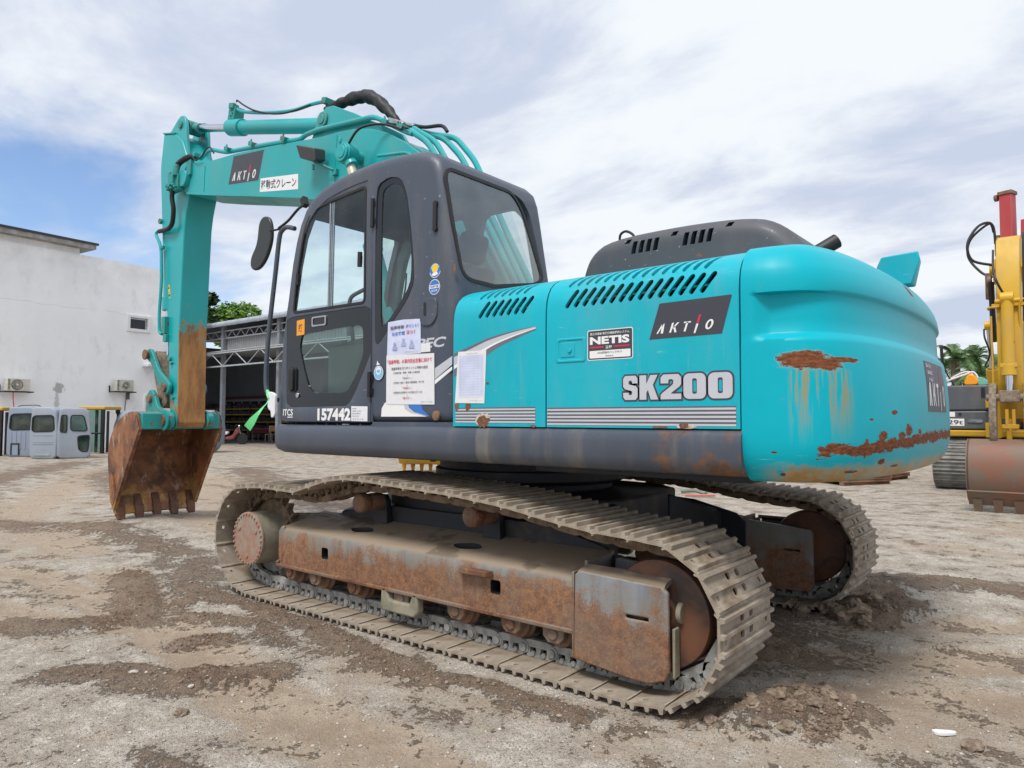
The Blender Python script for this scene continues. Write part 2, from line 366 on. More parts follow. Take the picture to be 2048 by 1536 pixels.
def mk_drum():
    m = M('final drive mud grey'); n = m.noise(8, 8, .65); m.bump(n, .4, .005)
    return m.fin(m.mix(m.ramp(n, .35, .65), (.19, .18, .13), (.30, .27, .20)), .8)
m_drum = mk_drum()
m_cover = M('final drive cover'); _n = m_cover.noise(16, 8, .7); m_cover.bump(_n, .4, .004); m_cover = m_cover.fin(m_cover.mix(m_cover.ramp(_n, .35, .62), (.33, .165, .11), (.30, .25, .20)), .8)
m_car = M('dark underbody'); _n = m_car.noise(4, 8, .65); m_car = m_car.fin(m_car.mix(m_car.ramp(_n, .5, .75), (.018, .022, .032), (.075, .06, .045)), .6)
def mk_skirt():
    m = M('charcoal deck skirt'); x = m.xyz()[0]; z = m.xyz()[2]; n = m.noise(2.5, 8, .62)
    st = m.noise(5, 6, .6, m.map(m.obj(), (1, 1, .15)))
    c = m.mix(m.ramp(n, .3, .7), (.050, .062, .086), (.066, .080, .108))
    c = m.mix(m.math('MULTIPLY', m.ramp(st, .5, .75), m.ramp(x, -.2, 1.3)), c, (.17, .15, .125))
    g = m.math('ADD', m.math('ADD', m.noise(6, 8, .65), m.ramp(x, 1.25, 2.1, 0, .30)), m.ramp(z, 1.06, 1.2, .06, -.05))
    mask = m.ramp(g, .70, .86); c = m.mix(mask, c, m.mix(m.ramp(m.noise(18, 6, .7), .4, .6), (.085, .05, .032), (.17, .08, .035)))
    # a pale run below the rust hole of the front panel
    run = m.math('MULTIPLY', m.ramp(m.math('ABSOLUTE', m.math('SUBTRACT', x, .70)), .035, .05, 1, 0), m.ramp(n, .3, .6, .25, .6)); c = m.mix(run, c, (.26, .24, .19))
    return m.fin(c, m.fmix(mask, .38, .8), 0, None, .1)
m_skirt = mk_skirt()
def mk_cw():
    m = M('counterweight paint'); uv = m.uv(); X = m.xyz(uv); s_, z_ = X[0], X[1]
    wob = m.math('SUBTRACT', m.noise(9, 9, .72, m.map(uv, (.8, 1.6, 1))), .5); wob2 = m.math('SUBTRACT', m.noise(48, 8, .8, m.map(uv, (.55, 1.5, 1))), .5)
    n = m.noise(1.2, 5, .6); c = m.mix(m.ramp(n, .3, .7), tuple(v*.96 for v in TEAL), tuple(v*1.04 for v in TEAL))
    c = m.mix(m.ramp(m.math('ADD', s_, m.math('MULTIPLY', wob, .3)), .95, 1.5, 0, .35), c, (.10, .27, .29))
    # rust runs below the upper scrape
    fall = m.ramp(z_, 1.17, 1.46); runn = m.noise(22, 4, .65, m.map(uv, (1, .06, 1)))
    inr = m.math('MULTIPLY', m.math('MULTIPLY', m.ramp(s_, .18, .21), m.ramp(s_, .42, .50, 1, 0)), m.math('MULTIPLY', fall, m.ramp(z_, 1.50, 1.52, 1, 0)))
    c = m.mix(m.math('MULTIPLY', m.math('MULTIPLY', inr, m.ramp(runn, .48, .58)), .85), c, (.36, .24, .06))
    def ell(cx, cz, a, b, k=1.7, k2=2.0):
        dx = m.math('DIVIDE', m.math('SUBTRACT', s_, cx), a); dz = m.math('DIVIDE', m.math('SUBTRACT', z_, cz), b)
        d = m.math('SQRT', m.math('ADD', m.math('MULTIPLY', dx, dx), m.math('MULTIPLY', dz, dz)))
        d = m.math('ADD', d, m.math('ADD', m.math('MULTIPLY', wob, k), m.math('MULTIPLY', wob2, k2)))
        rings.append(m.ramp(d, .98, 1.16, 1, 0)); return m.ramp(d, .93, 1.0, 1, 0)
    rings = []; masks = [ell(*q) for q in CW_SPOTS]
    bz = m.math('ABSOLUTE', m.math('SUBTRACT', m.math('ADD', z_, m.math('ADD', m.math('MULTIPLY', wob, .11), m.math('MULTIPLY', wob2, .06))), m.ramp(s_, .25, 1.6, 1.178, 1.222)))
    band = m.math('MULTIPLY', m.ramp(bz, .022, .027, 1, 0), m.ramp(m.math('ADD', s_, m.math('MULTIPLY', wob2, .1)), .29, .31)); masks.append(band)
    low = m.math('ADD', m.math('ADD', z_, m.math('MULTIPLY', wob, .11)), m.math('MULTIPLY', wob2, .03)); masks_low = m.math('MULTIPLY', m.ramp(low, 1.085, 1.135, 1, 0), m.ramp(s_, .03, .2))
    c = m.mix(m.math('MULTIPLY', masks_low, m.ramp(m.noise(14, 5, .6), .34, .5)), c, m.mix(m.ramp(m.noise(7, 5, .6), .4, .6), (.42, .30, .17), (.36, .22, .06)))
    scr = m.noise(30, 4, .7, m.map(uv, (.25, 6, 1))); c = m.mix(m.math('MULTIPLY', m.ramp(scr, .64, .70), m.ramp(z_, 1.2, 1.1)), c, (.35, .62, .64))
    rg = rings[0]
    for q in rings[1:3]: rg = m.math('MAXIMUM', rg, q)
    c = m.mix(m.math('MULTIPLY', rg, .55), c, (.30, .45, .42))
    k = masks[0]
    for q in masks[1:]: k = m.math('MAXIMUM', k, q)
    c = m.mix(k, c, m.mix(m.ramp(m.noise(30, 6, .7, m.map(uv, (1, 3, 1))), .35, .7), (.11, .035, .018), (.28, .10, .04)))
    c = m.mix(m.math('MULTIPLY', m.ramp(m.noise(17, 8, .75), .63, .68), m.math('MULTIPLY', m.math('SUBTRACT', 1, k), .5)), c, (.10, .26, .27))
    m.bump(m.math('ADD', m.math('MULTIPLY', k, -.25), m.math('MULTIPLY', m.noise(2.6, 3, .5), 1.0)), .30, .022)
    return m.fin(c, m.fmix(k, .42, .85), 0, .22, .0)
# (distance along the plan from the left seam, height, half length, half height)
CW_SPOTS = [(.25, 1.548, .10, .040), (.34, 1.530, .08, .026), (.44, 1.548, .11, .012), (.60, 1.305, .016, .005), (.83, 1.335, .032, .010), (1.02, 1.255, .05, .028), (.70, 1.235, .04, .022), (.56, 1.19, .018, .045), (.92, 1.235, .05, .016), (1.2, 1.25, .03, .012),
            (.13, 1.17, .014, .005), (.72, 1.125, .03, .012), (.16, 1.08, .012, .008), (.50, 1.09, .05, .006), (.9, 1.10, .05, .006), (1.42, 1.955, .045, .032)]
m_cw = mk_cw()
def mk_bucket():
    m = M('worn bucket steel'); n = m.noise(3.2, 9, .66, dist=.6); st = m.noise(11, 6, .7, m.map(m.obj(), (1, 1, .3), rot=(0, .4, 0)))
    c = m.mix(m.ramp(n, .34, .64), (.16, .062, .03), (.34, .15, .065)); c = m.mix(m.ramp(m.math('ADD', m.noise(2.1, 5, .6), m.ramp(m.xyz()[2], .2, .9, .12, -.08)), .52, .64), c, (.40, .215, .05)); c = m.mix(m.math('MULTIPLY', m.ramp(m.noise(4.3, 6, .65, m.map(m.obj(), loc=(3, 1, 2))), .50, .62), .7), c, (.07, .036, .024))
    c = m.mix(m.math('MULTIPLY', m.ramp(st, .54, .68), .75), c, (.46, .34, .25)); c = m.mix(m.math('MULTIPLY', m.ramp(m.noise(40, 4, .7), .6, .7), .6), c, (.05, .025, .018))
    m.bump(m.math('ADD', n, m.math('MULTIPLY', st, .4)), .35, .006); return m.fin(c, .55, .15)
m_bucket = mk_bucket()
def mk_stick():
    m = M('stick paint with rust'); X = m.xyz(); z, x = X[2], X[0]
    n = m.noise(1.5, 5, .6); c = m.mix(m.ramp(n, .3, .7), tuple(v*.95 for v in GREEN), tuple(v*1.06 for v in GREEN))
    zz_ = m.math('ADD', m.math('ADD', z, m.math('MULTIPLY', m.math('SUBTRACT', m.noise(5, 9, .75), .5), 1.3)), m.math('MULTIPLY', m.math('SUBTRACT', m.noise(28, 6, .7, m.map(m.obj(), (1, 1, .35))), .5), .9))
    face = m.ramp(m.xyz(m.n('ShaderNodeNewGeometry').outputs['Normal'])[0], .5, .8)   # the inner face is the one rubbed bare
    mask = m.math('MULTIPLY', m.ramp(zz_, 2.34, 2.50, 1, 0), face)
    m2 = m.math('MULTIPLY', m.ramp(zz_, 1.50, 1.62, 1, 0), m.math('SUBTRACT', 1, face)); mask = m.math('MAXIMUM', mask, m.math('MULTIPLY', m2, m.ramp(m.noise(20, 5, .6), .45, .55)))
    r = m.mix(m.ramp(m.noise(8, 7, .65, m.map(m.obj(), (1, 1, .25))), .35, .65), (.25, .105, .03), (.43, .21, .065)); r = m.mix(m.ramp(m.noise(22, 5, .7), .62, .7), r, (.42, .28, .18))
    c = m.mix(mask, c, r); m.bump(m.math('MULTIPLY', mask, m.noise(20, 5, .7)), .3, .003); return m.fin(c, m.fmix(mask, .36, .6), 0, None, .1)
m_stick = mk_stick()
# ================================================================ the excavator
EX = empty('excavator', 'big turquoise crawler excavator with charcoal cab and rust scraped counterweight in the middle', 'excavator')
G, T = 1.10, 1.685
# ---- path of the pins and shoes, (x,z) of the shoe plate's outer face, going round clockwise seen from the left side
ZC = .397
top = [(-1.62, .80), (-1.30, .815), (-1.037, .80), (-.85, .845), (-.62, .905), (-.43, .925), (-.24, .922), (-.07, .912), (.326, .895), (.52, .885), (.714, .868), (.894, .85), (1.077, .822), (1.266, .795), (1.451, .775), (1.60, .768)]
path = [Vector((x, 0, z)) for x, z in smooth([(x, z, 0) for x, z in top], 8) and [(p.x, p.y) for p in smooth([(x, z, 0) for x, z in top], 8)]]
for k in range(1, 25):
    a = PI/2-PI*k/25; path.append(Vector((T+.372*math.cos(a), 0, ZC+.372*math.sin(a))))
path += [Vector((T-.02-.1*i, 0, .024)) for i in range(0, 33)]
for k in range(1, 26):
    a = -PI/2-PI*k/26; r = .39; path.append(Vector((-1.63+r*math.cos(a), 0, .415+r*math.sin(a))))
L = [0.]
for i in range(len(path)): L.append(L[-1]+(path[(i+1) % len(path)]-path[i]).length)
TOT = L[-1]; NS = round(TOT/.19); PT = TOT/NS
def at(s):
    s %= TOT; import bisect; i = min(bisect.bisect_right(L, s)-1, len(path)-1); a, b = path[i], path[(i+1) % len(path)]
    return a+(b-a)*((s-L[i])/max(1e-9, L[i+1]-L[i]))
def placing(i):
    p, q = at((i+.26)*PT), at((i+1.26)*PT); d = (q-p).normalized(); n = Vector((-d.z, 0, d.x))   # outward for a clockwise run in xz
    c = (p+q)/2; return c, d, n
# one shoe, local x along the run, y across, z outward; its plate's outer face at z=0
prof = [(-.098, -.022), (-.090, -.024), (-.078, -.012), (-.066, -.010), (.066, -.010), (.082, -.010), (.098, -.016), (.106, -.012), (.094, .002), (.086, .002), (.081, .021), (.066, .021), (.060, .002),
        (.012, .001), (.007, .020), (-.008, .020), (-.013, .001), (-.056, .001), (-.061, .021), (-.076, .021), (-.082, .001), (-.088, -.008)]
sm = MB().prism(prof, 'y', -.3, .3)
shoe = obj('track_shoe', sm, m_shoe, None, ang=28)
cc = MB()
for yy, xx in ((-.052, .036), (.052, .036), (-.052, -.036), (.052, -.036)): cc.prism(rnd([(xx-.017, yy-.022), (xx+.017, yy-.022), (xx+.017, yy+.022), (xx-.017, yy+.022)], 1), 'z', -.06, .06)
for yy in (-.24, .24): cc.prism(rnd([(.02, yy-.012), (.045, yy-.012), (.045, yy+.012), (.02, yy+.012)], 1), 'z', -.06, .06)
cut(shoe, cc, ang=28)
# uneven grousers: bent and worn edges
for v in shoe.data.vertices:
    w = mn.noise(Vector((v.co.x*5, v.co.y*9, 3)))
    if v.co.z > .01: v.co.z += w*.005; v.co.x += mn.noise(Vector((v.co.y*7, v.co.x*3, 1)))*.004
shoe_me = shoe.data; bpy.data.objects.remove(shoe)
def linkmb(mb, fn, gy):
    for sy in (-1, 1):
        y0, y1 = gy+sy*.075-.016, gy+sy*.075+.016
        for pl in ([(-.112, -.062), (-.098, -.090), (-.06, -.100), (.06, -.100), (.10, -.088), (.118, -.060)], [(-.075, -.030), (.075, -.030), (.078, -.011), (-.078, -.011)], [(-.080, -.061), (-.058, -.061), (-.056, -.031), (-.076, -.031)], [(-.016, -.061), (.016, -.061), (.013, -.031), (-.013, -.031)], [(.058, -.061), (.080, -.061), (.076, -.031), (.056, -.031)]):
            mb.prism(pl, 'y', y0, y1, fn)
        yy_ = (y0+y1)/2+sy*.004; mb.q([fn(v) for v in MB().cyl((-.093, yy_-.018, -.055), (-.093, yy_+.018, -.055), .034, 14).v], MB().cyl((0, 0, 0), (0, 1, 0), 1, 14).f)
    mb.q([fn(v) for v in MB().cyl((.095, gy-.108, -.055), (.095, gy+.108, -.055), .022, 12).v], MB().cyl((0, 0, 0), (0, 1, 0), 1, 12).f)
    for xx in (-.036, .034):
        mb.q([fn(v) for v in MB().cyl((xx, gy-.098, -.030), (xx, gy-.085, -.030), .014, 6).v], MB().cyl((0, 0, 0), (0, 1, 0), 1, 6).f)
for side in (-1, 1):
    GY = side*G; near = side < 0; who = 'near' if near else 'far'
    tm = MB()
    fr_list = []
    for i in range(NS):
        c, d, n = placing(i); fr_list.append((c, d, n))
        def fn(v, c=c, d=d, n=n): return c+d*v[0]+Vector((0, v[1], 0))+n*v[2]
        linkmb(tm, fn, GY)
    track = obj('crawler_track', tm, m_link, EX, ang=30)
    tag(track, 'muddy crawler track with triple grouser shoes')
    for i, (c, d, n) in enumerate(fr_list):
        jit = (random.random()-.5)*.006
        o = bpy.data.objects.new('track_shoe', shoe_me); COL.objects.link(o); o.parent = track
        mtx = Matrix((d, Vector((0, 1, 0)), n)).transposed()
        if mtx.determinant() < 0: mtx = Matrix((d, Vector((0, -1, 0)), n)).transposed()
        o.matrix_world = Matrix.Translation(c+Vector((0, GY+jit, 0))) @ mtx.to_4x4()
    # ---- track frame: box girder, outer face at 1.29 from the centre line
    yo, yi = side*1.285, side*.91
    def Y(a): return side*a
    fm = MB()
    xs = [-1.31, .625, 1.245]
    # cross section outer: (y,z)
    sec = [(1.285, .262), (1.285, .487), (1.272, .512), (1.245, .524), (1.02, .575), (.91, .60), (.91, .262)]
    def sect(x, f=1.0, dz=0): return [(x, Y(a), (z if z < .3 else .3+(z-.3)*f)+0) for a, z in sec]
    X = [(-1.315, 1.0), (-1.1, 1.0), (1.25, 1.0)]
    rows = [sect(x, f) for x, f in X]
    b0 = len(fm.v); n_ = len(sec); V = [p for r in rows for p in r]
    fm.q(V, [(i*n_+k, i*n_+(k+1) % n_, (i+1)*n_+(k+1) % n_, (i+1)*n_+k) for i in range(len(rows)-1) for k in range(n_)]+[tuple(range(n_)), tuple((len(rows)-1)*n_+k for k in range(n_))])
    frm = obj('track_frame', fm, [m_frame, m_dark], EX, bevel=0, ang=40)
    tag(frm, 'worn grey track frame going rusty along its lower half')
    hc = MB()
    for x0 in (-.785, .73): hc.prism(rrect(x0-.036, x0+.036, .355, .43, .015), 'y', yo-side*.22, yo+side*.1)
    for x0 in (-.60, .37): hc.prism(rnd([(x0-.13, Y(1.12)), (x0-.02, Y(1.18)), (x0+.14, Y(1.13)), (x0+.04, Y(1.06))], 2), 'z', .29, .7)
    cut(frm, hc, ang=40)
    for pl_ in frm.data.polygons:     # pocket faces blackened: the shade of a hollow girder put into the colour
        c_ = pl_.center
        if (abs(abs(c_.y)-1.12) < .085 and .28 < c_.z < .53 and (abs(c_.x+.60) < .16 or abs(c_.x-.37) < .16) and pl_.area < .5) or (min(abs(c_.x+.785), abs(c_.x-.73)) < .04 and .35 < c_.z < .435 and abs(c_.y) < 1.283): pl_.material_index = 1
    e = MB()
    # bottom flange, end rib, upturned front end wrapping behind the final drive
    e.prism([(-1.345, .238), (1.25, .238), (1.25, .262), (-1.345, .262)], 'y', Y(1.30), Y(1.22))
    e.prism([(-1.345, .262), (-1.31, .262), (-1.31, .29), (-1.34, .28)], 'y', Y(1.30), Y(1.22))
    obj('frame_flange', e, m_rust, frm, bevel=.006)
    e = MB(); e.prism([(-1.32, .27), (-1.335, .30), (-1.335, .49), (-1.30, .53), (-1.27, .53), (-1.27, .27)], 'y', Y(1.288), Y(1.26))
    e.q([(-1.335, Y(1.28), .27), (-1.335, Y(1.28), .50), (-1.62, Y(.98), .56), (-1.62, Y(.98), .27), (-1.31, Y(1.27), .27), (-1.31, Y(1.27), .51), (-1.6, Y(.95), .57), (-1.6, Y(.95), .27)],
        [(0,1,2,3),(4,7,6,5),(0,4,5,1),(1,5,6,2),(2,6,7,3),(3,7,4,0)])
    e.prism([(-.9, .575), (-1.2, .60), (-1.65, .56), (-1.72, .53), (-1.6, .50), (-1.2, .54), (-.9, .54)], 'y', Y(.985), Y(.93))
    obj('frame_end_bracket', e, m_frame, frm, bevel=.012)
    # inner web rising to the car body
    e = MB(); e.prism([(-1.5, .25), (-1.5, .50), (-1.05, .61), (-.75, .70), (.70, .70), (.87, .69), (1.21, .61), (1.28, .55), (1.28, .25)], 'y', Y(.93), Y(.905)); obj('frame_web', e, m_car, frm, bevel=.004)
    # weld step between the girder and the idler guard
    e = MB(); e.prism([(1.238, .13), (1.252, .13), (1.252, .55), (1.238, .545)], 'y', Y(1.30), Y(1.18)); e.box(1.236, 1.256, Y(1.18) if near else Y(.95), Y(.95) if near else Y(1.18), .3, .585)
    obj('frame_rib', e, m_frame, frm, bevel=.004)
    # idler guard plate: outer skin with its top folded inwards
    g = MB()
    gp = [(1.252, .125), (1.262, .54), (1.30, .56), (1.735, .545), (1.765, .52), (1.768, .17), (1.745, .125), (1.66, .095), (1.56, .098)]
    g.prism(gp, 'y', Y(1.308), Y(1.283))
    gd = obj('idler_guard', g, m_guard, frm); cut(gd, MB().prism([(1.545, .374), (1.665, .374), (1.665, .392), (1.545, .392)], 'y', Y(1.4), Y(1.2)))
    md = gd.modifiers.new('bevel', 'BEVEL'); md.width = .008; md.segments = 2; md.limit_method = 'ANGLE'
    e = MB(); e.prism([(Y(1.305), .535), (Y(1.285), .556), (Y(1.20), .575), (Y(1.19), .56), (Y(1.28), .53)], 'x', 1.27, 1.745); obj('guard_top', e, m_guard, frm)
    g = MB(); g.prism([(1.28, .12), (1.28, .56), (1.30, .57), (1.735, .535), (1.748, .51), (1.75, .15), (1.72, .11), (1.5, .10)], 'y', Y(.945), Y(.918)); gi = obj('idler_guard', g, m_guard, frm); cut(gi, MB().prism([(1.545, .374), (1.665, .374), (1.665, .392), (1.545, .392)], 'y', Y(1.1), Y(.8)))
    for yy in (1.20, .98):
        e = MB(); e.box(1.20, 1.62, min(Y(yy), Y(yy+.05)), max(Y(yy), Y(yy+.05)), .33, .45); obj('idler_yoke', e, m_rust, frm, bevel=.008)
    e = MB(); e.box(1.773, 1.787, min(Y(1.285), Y(1.235)), max(Y(1.285), Y(1.235)), .14, .36); e.cyl((1.775, Y(1.21), .42), (1.80, Y(1.21), .42), .05, 16); obj('idler_stop', e, m_drum, frm, bevel=.004)
    # step on the side
    e = MB(); e.prism([(.475, Y(1.292)), (.50, Y(1.335)), (.70, Y(1.335)), (.72, Y(1.292))], 'z', .445, .478); obj('frame_step', e, m_rust, frm, bevel=.005)
    # idler wheel
    e = MB(); prof_i = [(-.085, .05), (-.085, .10), (-.055, .12), (-.055, .215), (-.075, .235), (-.078, .25), (-.045, .262), (-.04, .285), (.04, .285), (.045, .262), (.078, .25), (.075, .235), (.055, .215), (.055, .12), (.085, .10), (.085, .05)]
    e.lathe((T-.01, Y(1.155), ZC), (0, side, 0), [(-.11, .02), (-.11, .09), (-.075, .245), (-.06, .252), (.05, .252), (.06, .247), (.063, .225), (.068, .21), (.066, .10), (.085, .085), (.085, .02)], 48)
    obj('idler_wheel', e, m_idler, EX, ang=30)
    # sprocket and final drive
    sx, sz = -1.665, .405
    teeth = []
    for k in range(21):
        for (dr, dt) in ((.275, -.5), (.275, -.22), (.325, -.10), (.325, .10), (.275, .22)):
            a = 2*PI*(k+dt*.9)/21; teeth.append((sx+dr*math.cos(a), sz+dr*math.sin(a)))
    spk = obj('drive_sprocket', MB().prism(teeth, 'y', Y(1.125), Y(1.07)), m_link, EX, bevel=.004)
    e = MB(); e.lathe((sx, Y(1.0), sz), (0, side, 0), [(0, .19), (.10, .215), (.115, .215), (.12, .195), (.27, .195), (.312, .19), (.32, .182)], 40); obj('final_drive_case', e, m_drum, spk)
    e = MB(); e.lathe((sx, Y(1.318), sz), (0, side, 0), [(0, .198), (.012, .198), (.016, .185), (.018, .15), (.012, .0)], 40)
    fc = obj('final_drive_cover', e, m_cover, spk)
    e = MB()
    for k in range(30):
        a = 2*PI*k/30; e.cyl((sx+.182*math.cos(a), Y(1.325), sz+.182*math.sin(a)), (sx+.182*math.cos(a), Y(1.345), sz+.182*math.sin(a)), .0095, 6)
    for k in range(3):
        a = 2*PI*k/3+.5; e.cyl((sx+.13*math.cos(a), Y(1.33), sz+.13*math.sin(a)), (sx+.13*math.cos(a), Y(1.343), sz+.13*math.sin(a)), .016, 10)
    obj('cover_bolt_ring', e, m_cover, spk, bevel=.002)
    # rollers
    for rx in (-1.21, -.92, -.50, -.045, .415, .82, 1.10):
        e = MB(); e.lathe((rx, Y(.96), .205), (0, side, 0), [(0, .05), (.0, .088), (.06, .085), (.07, .098), (.085, .098), (.09, .078), (.19, .078), (.195, .098), (.21, .098), (.22, .085), (.25, .082), (.252, .06), (.285, .056), (.29, .03)], 20)
        o_ = Y(1.245); e.prism([(rx+.07, .262), (rx+.065, .19), (rx+.035, .158), (rx-.035, .158), (rx-.065, .19), (rx-.07, .262)], 'y', o_-side*.025, o_+side*.022); e.cyl((rx, o_+side*.02, .205), (rx, o_+side*.032, .205), .03, 12)
        obj('track_roller', e, m_rust, frm, bevel=.008)
    for rx in (-.575, .44):
        e = MB(); e.lathe((rx, Y(.98), .735), (0, side, 0), [(0, .045), (0, .058), (.03, .062), (.10, .06), (.115, .05), (.13, .064), (.16, .068), (.19, .064), (.20, .055), (.205, .035)], 24)
        cr = obj('carrier_roller', e, m_rust, frm, bevel=.003)
        e = MB(); e.prism([(rx-.075, .55), (rx+.075, .55), (rx+.06, .74), (rx+.03, .78), (rx-.03, .78), (rx-.055, .74)], 'y', Y(.985), Y(.935)); obj('roller_bracket', e, m_car, cr, bevel=.006)
    # track guide casting
    e = MB(); e.prism([(-.19, .262), (-.20, .15), (-.17, .118), (.10, .118), (.135, .15), (.13, .262), (.09, .262), (.06, .19), (-.12, .19), (-.15, .262)], 'y', Y(1.30), Y(1.24)); obj('track_guide', e, m_drum, frm, bevel=.012, seg=3)
    if near:
        hosts = None
# car body
e = MB(); e.prism(rnd([(-.95, -.55), (-.55, -.9), (.55, -.9), (.95, -.55), (.95, .55), (.55, .9), (-.55, .9), (-.95, .55)], 1), 'z', .52, .80); e.cyl((0, 0, .80), (0, 0, .93), .60, 40)
car = obj('car_body', e, m_car, EX, bevel=.02)
for sx_ in (-1, 1):
    for sy_ in (-1, 1):
        e = MB(); e.q([(sx_*.45, sy_*.60, .42), (sx_*.95, sy_*.35, .42), (sx_*1.10, sy_*.915, .32), (sx_*.55, sy_*.915, .32), (sx_*.45, sy_*.60, .79), (sx_*.95, sy_*.35, .78), (sx_*1.10, sy_*.915, .62), (sx_*.55, sy_*.915, .69)],
            [(0,1,2,3),(4,7,6,5),(0,4,5,1),(1,5,6,2),(2,6,7,3),(3,7,4,0)]); obj('leg_beam', e, m_car, car, bevel=.02)
e = MB(); e.lathe((0, 0, .86), (0, 0, 1), [(0, .66), (.03, .72), (.09, .72), (.10, .69), (.22, .69)], 64)
sb = obj('swing_bearing', e, m_car, EX)
# ================================================================ upper structure
YS = -1.355
# ---- skirt
e = MB()
sec = [(-1.335, 1.262), (-1.352, 1.255), (-1.366, 1.235), (-1.372, 1.20), (-1.370, 1.13), (-1.360, 1.09), (-1.338, 1.068), (-1.30, 1.06), (-1.20, 1.06), (-1.20, 1.262)]
xs = [-1.315, -1.31, -1.295, -1.26, -1.20, -1.12, -1.04, 2.135]
lift = [.155, .105, .06, .03, .008, 0, 0, 0]; tuck = [.05, .03, .015, .005, 0, 0, 0, 0]
def skx(x, l, t): return [(x, y+t*(1 if y < -1.25 else 0), max(z, 1.06+l) if z < 1.25 else z) for y, z in sec]
V = []; n_ = len(sec)
for x, l, t in zip(xs, lift, tuck): V += skx(x, l, t)
e.q(V, [(i*n_+k, i*n_+(k+1) % n_, (i+1)*n_+(k+1) % n_, (i+1)*n_+k) for i in range(len(xs)-1) for k in range(n_)]+[tuple(range(n_)), tuple((len(xs)-1)*n_+k for k in range(n_))])
skirt = obj('deck_skirt', e, m_skirt, EX, ang=50)
e = MB(); e.q([(x, -y, z) for x, y, z in V], [(i*n_+k, i*n_+(k+1) % n_, (i+1)*n_+(k+1) % n_, (i+1)*n_+k) for i in range(len(xs)-1) for k in range(n_)]+[tuple(range(n_)), tuple((len(xs)-1)*n_+k for k in range(n_))])
obj('deck_skirt', e, m_skirt, EX, ang=50)
e = MB(); e.box(-1.22, 2.13, -1.21, 1.21, 1.075, 1.24); e.box(-1.25, 1.4, -.34, .34, 1.02, 1.08); e.box(.9, 2.1, -1.15, 1.15, 1.02, 1.08)
for k in range(9): e.cyl((.1+.22*k, -1.14, 1.075), (.1+.22*k, -1.14, 1.04), .022, 8)
obj('main_deck', e, m_car, EX, bevel=.01)
# ---- side panels (engine bay doors)
PP = [(-1.355, 1.264), (-1.355, 1.50), (-1.355, 1.74), (-1.353, 1.85), (-1.347, 1.90), (-1.334, 1.942), (-1.312, 1.977), (-1.28, 2.005), (-1.235, 2.028), (-1.17, 2.048), (-1.05, 2.062), (-.80, 2.068), (-.55, 2.07)]
def sweep(mb, x0, x1, sgn=1, t=.018, slope=0.0):
    A = [Vector((0, y, z)) for y, z in PP]; N = []
    for i in range(len(A)):
        d = (A[min(i+1, len(A)-1)]-A[max(i-1, 0)]).normalized(); N.append(Vector((0, d.z, -d.y)))   # inward
    B = [a+n*t for a, n in zip(A, N)]
    loop = [(p.y*sgn, p.z) for p in A]+[(p.y*sgn, p.z) for p in reversed(B)]
    mb.prism(loop, 'x', x0, x1)
def slots(x0, n, pitch, row):
    c = MB()
    for k in range(n):
        if row == 'low':
            a = (x0+k*pitch, 1.868); b = (x0+.050+k*pitch, 1.938); c.prism(capsule(a, b, .0125), 'y', -1.42, -1.22)
        else:
            a = (x0+k*pitch, -1.305); b = (x0+.036+k*pitch, -1.215); c.prism(capsule(a, b, .0125), 'z', 1.93, 2.15)
    return c
panels = []
for (x0, x1, sl_, su_) in ((.472, 1.118, (.668, 7, .0502), (.645, 7, .0515)), (1.127, 2.128, (1.250, 15, .0511), (1.245, 15, .0516))):
    e = MB(); sweep(e, x0, x1)
    p = obj('side_panel', e, m_body, EX); cut(p, slots(*sl_, 'low'), ang=30); cut(p, slots(*su_, 'up'), ang=30)
    if x0 < 1:   # front lower corner of the first panel leans with the cab
        pass
    md = p.modifiers.new('bevel', 'BEVEL'); md.width = .006; md.segments = 3; md.limit_method = 'ANGLE'; md.angle_limit = R_(60)
    panels.append(p)
pA, pB = panels
# front panel's leading edge leans forward at the bottom
e = MB(); sweep(e, .472, 2.128, -1); pr = obj('side_panel', e, m_body, EX, ang=30)
e = MB(); e.box(.50, 2.12, -1.12, 1.12, 1.25, 1.86); obj('engine_bay', e, m_car, EX)
e = MB(); e.box(.5, 2.12, -1.30, -1.12, 1.895, 1.905); e.box(.50, .53, -1.33, -1.1, 1.27, 1.88); e.box(1.08, 1.16, -1.335, -1.1, 1.27, 1.90); obj('panel_inner_shelf', e, m_hw, pB)
e = MB(); e.box(.475, 2.128, -.56, .56, 2.045, 2.055); obj('deck_top', e, m_hw, EX)
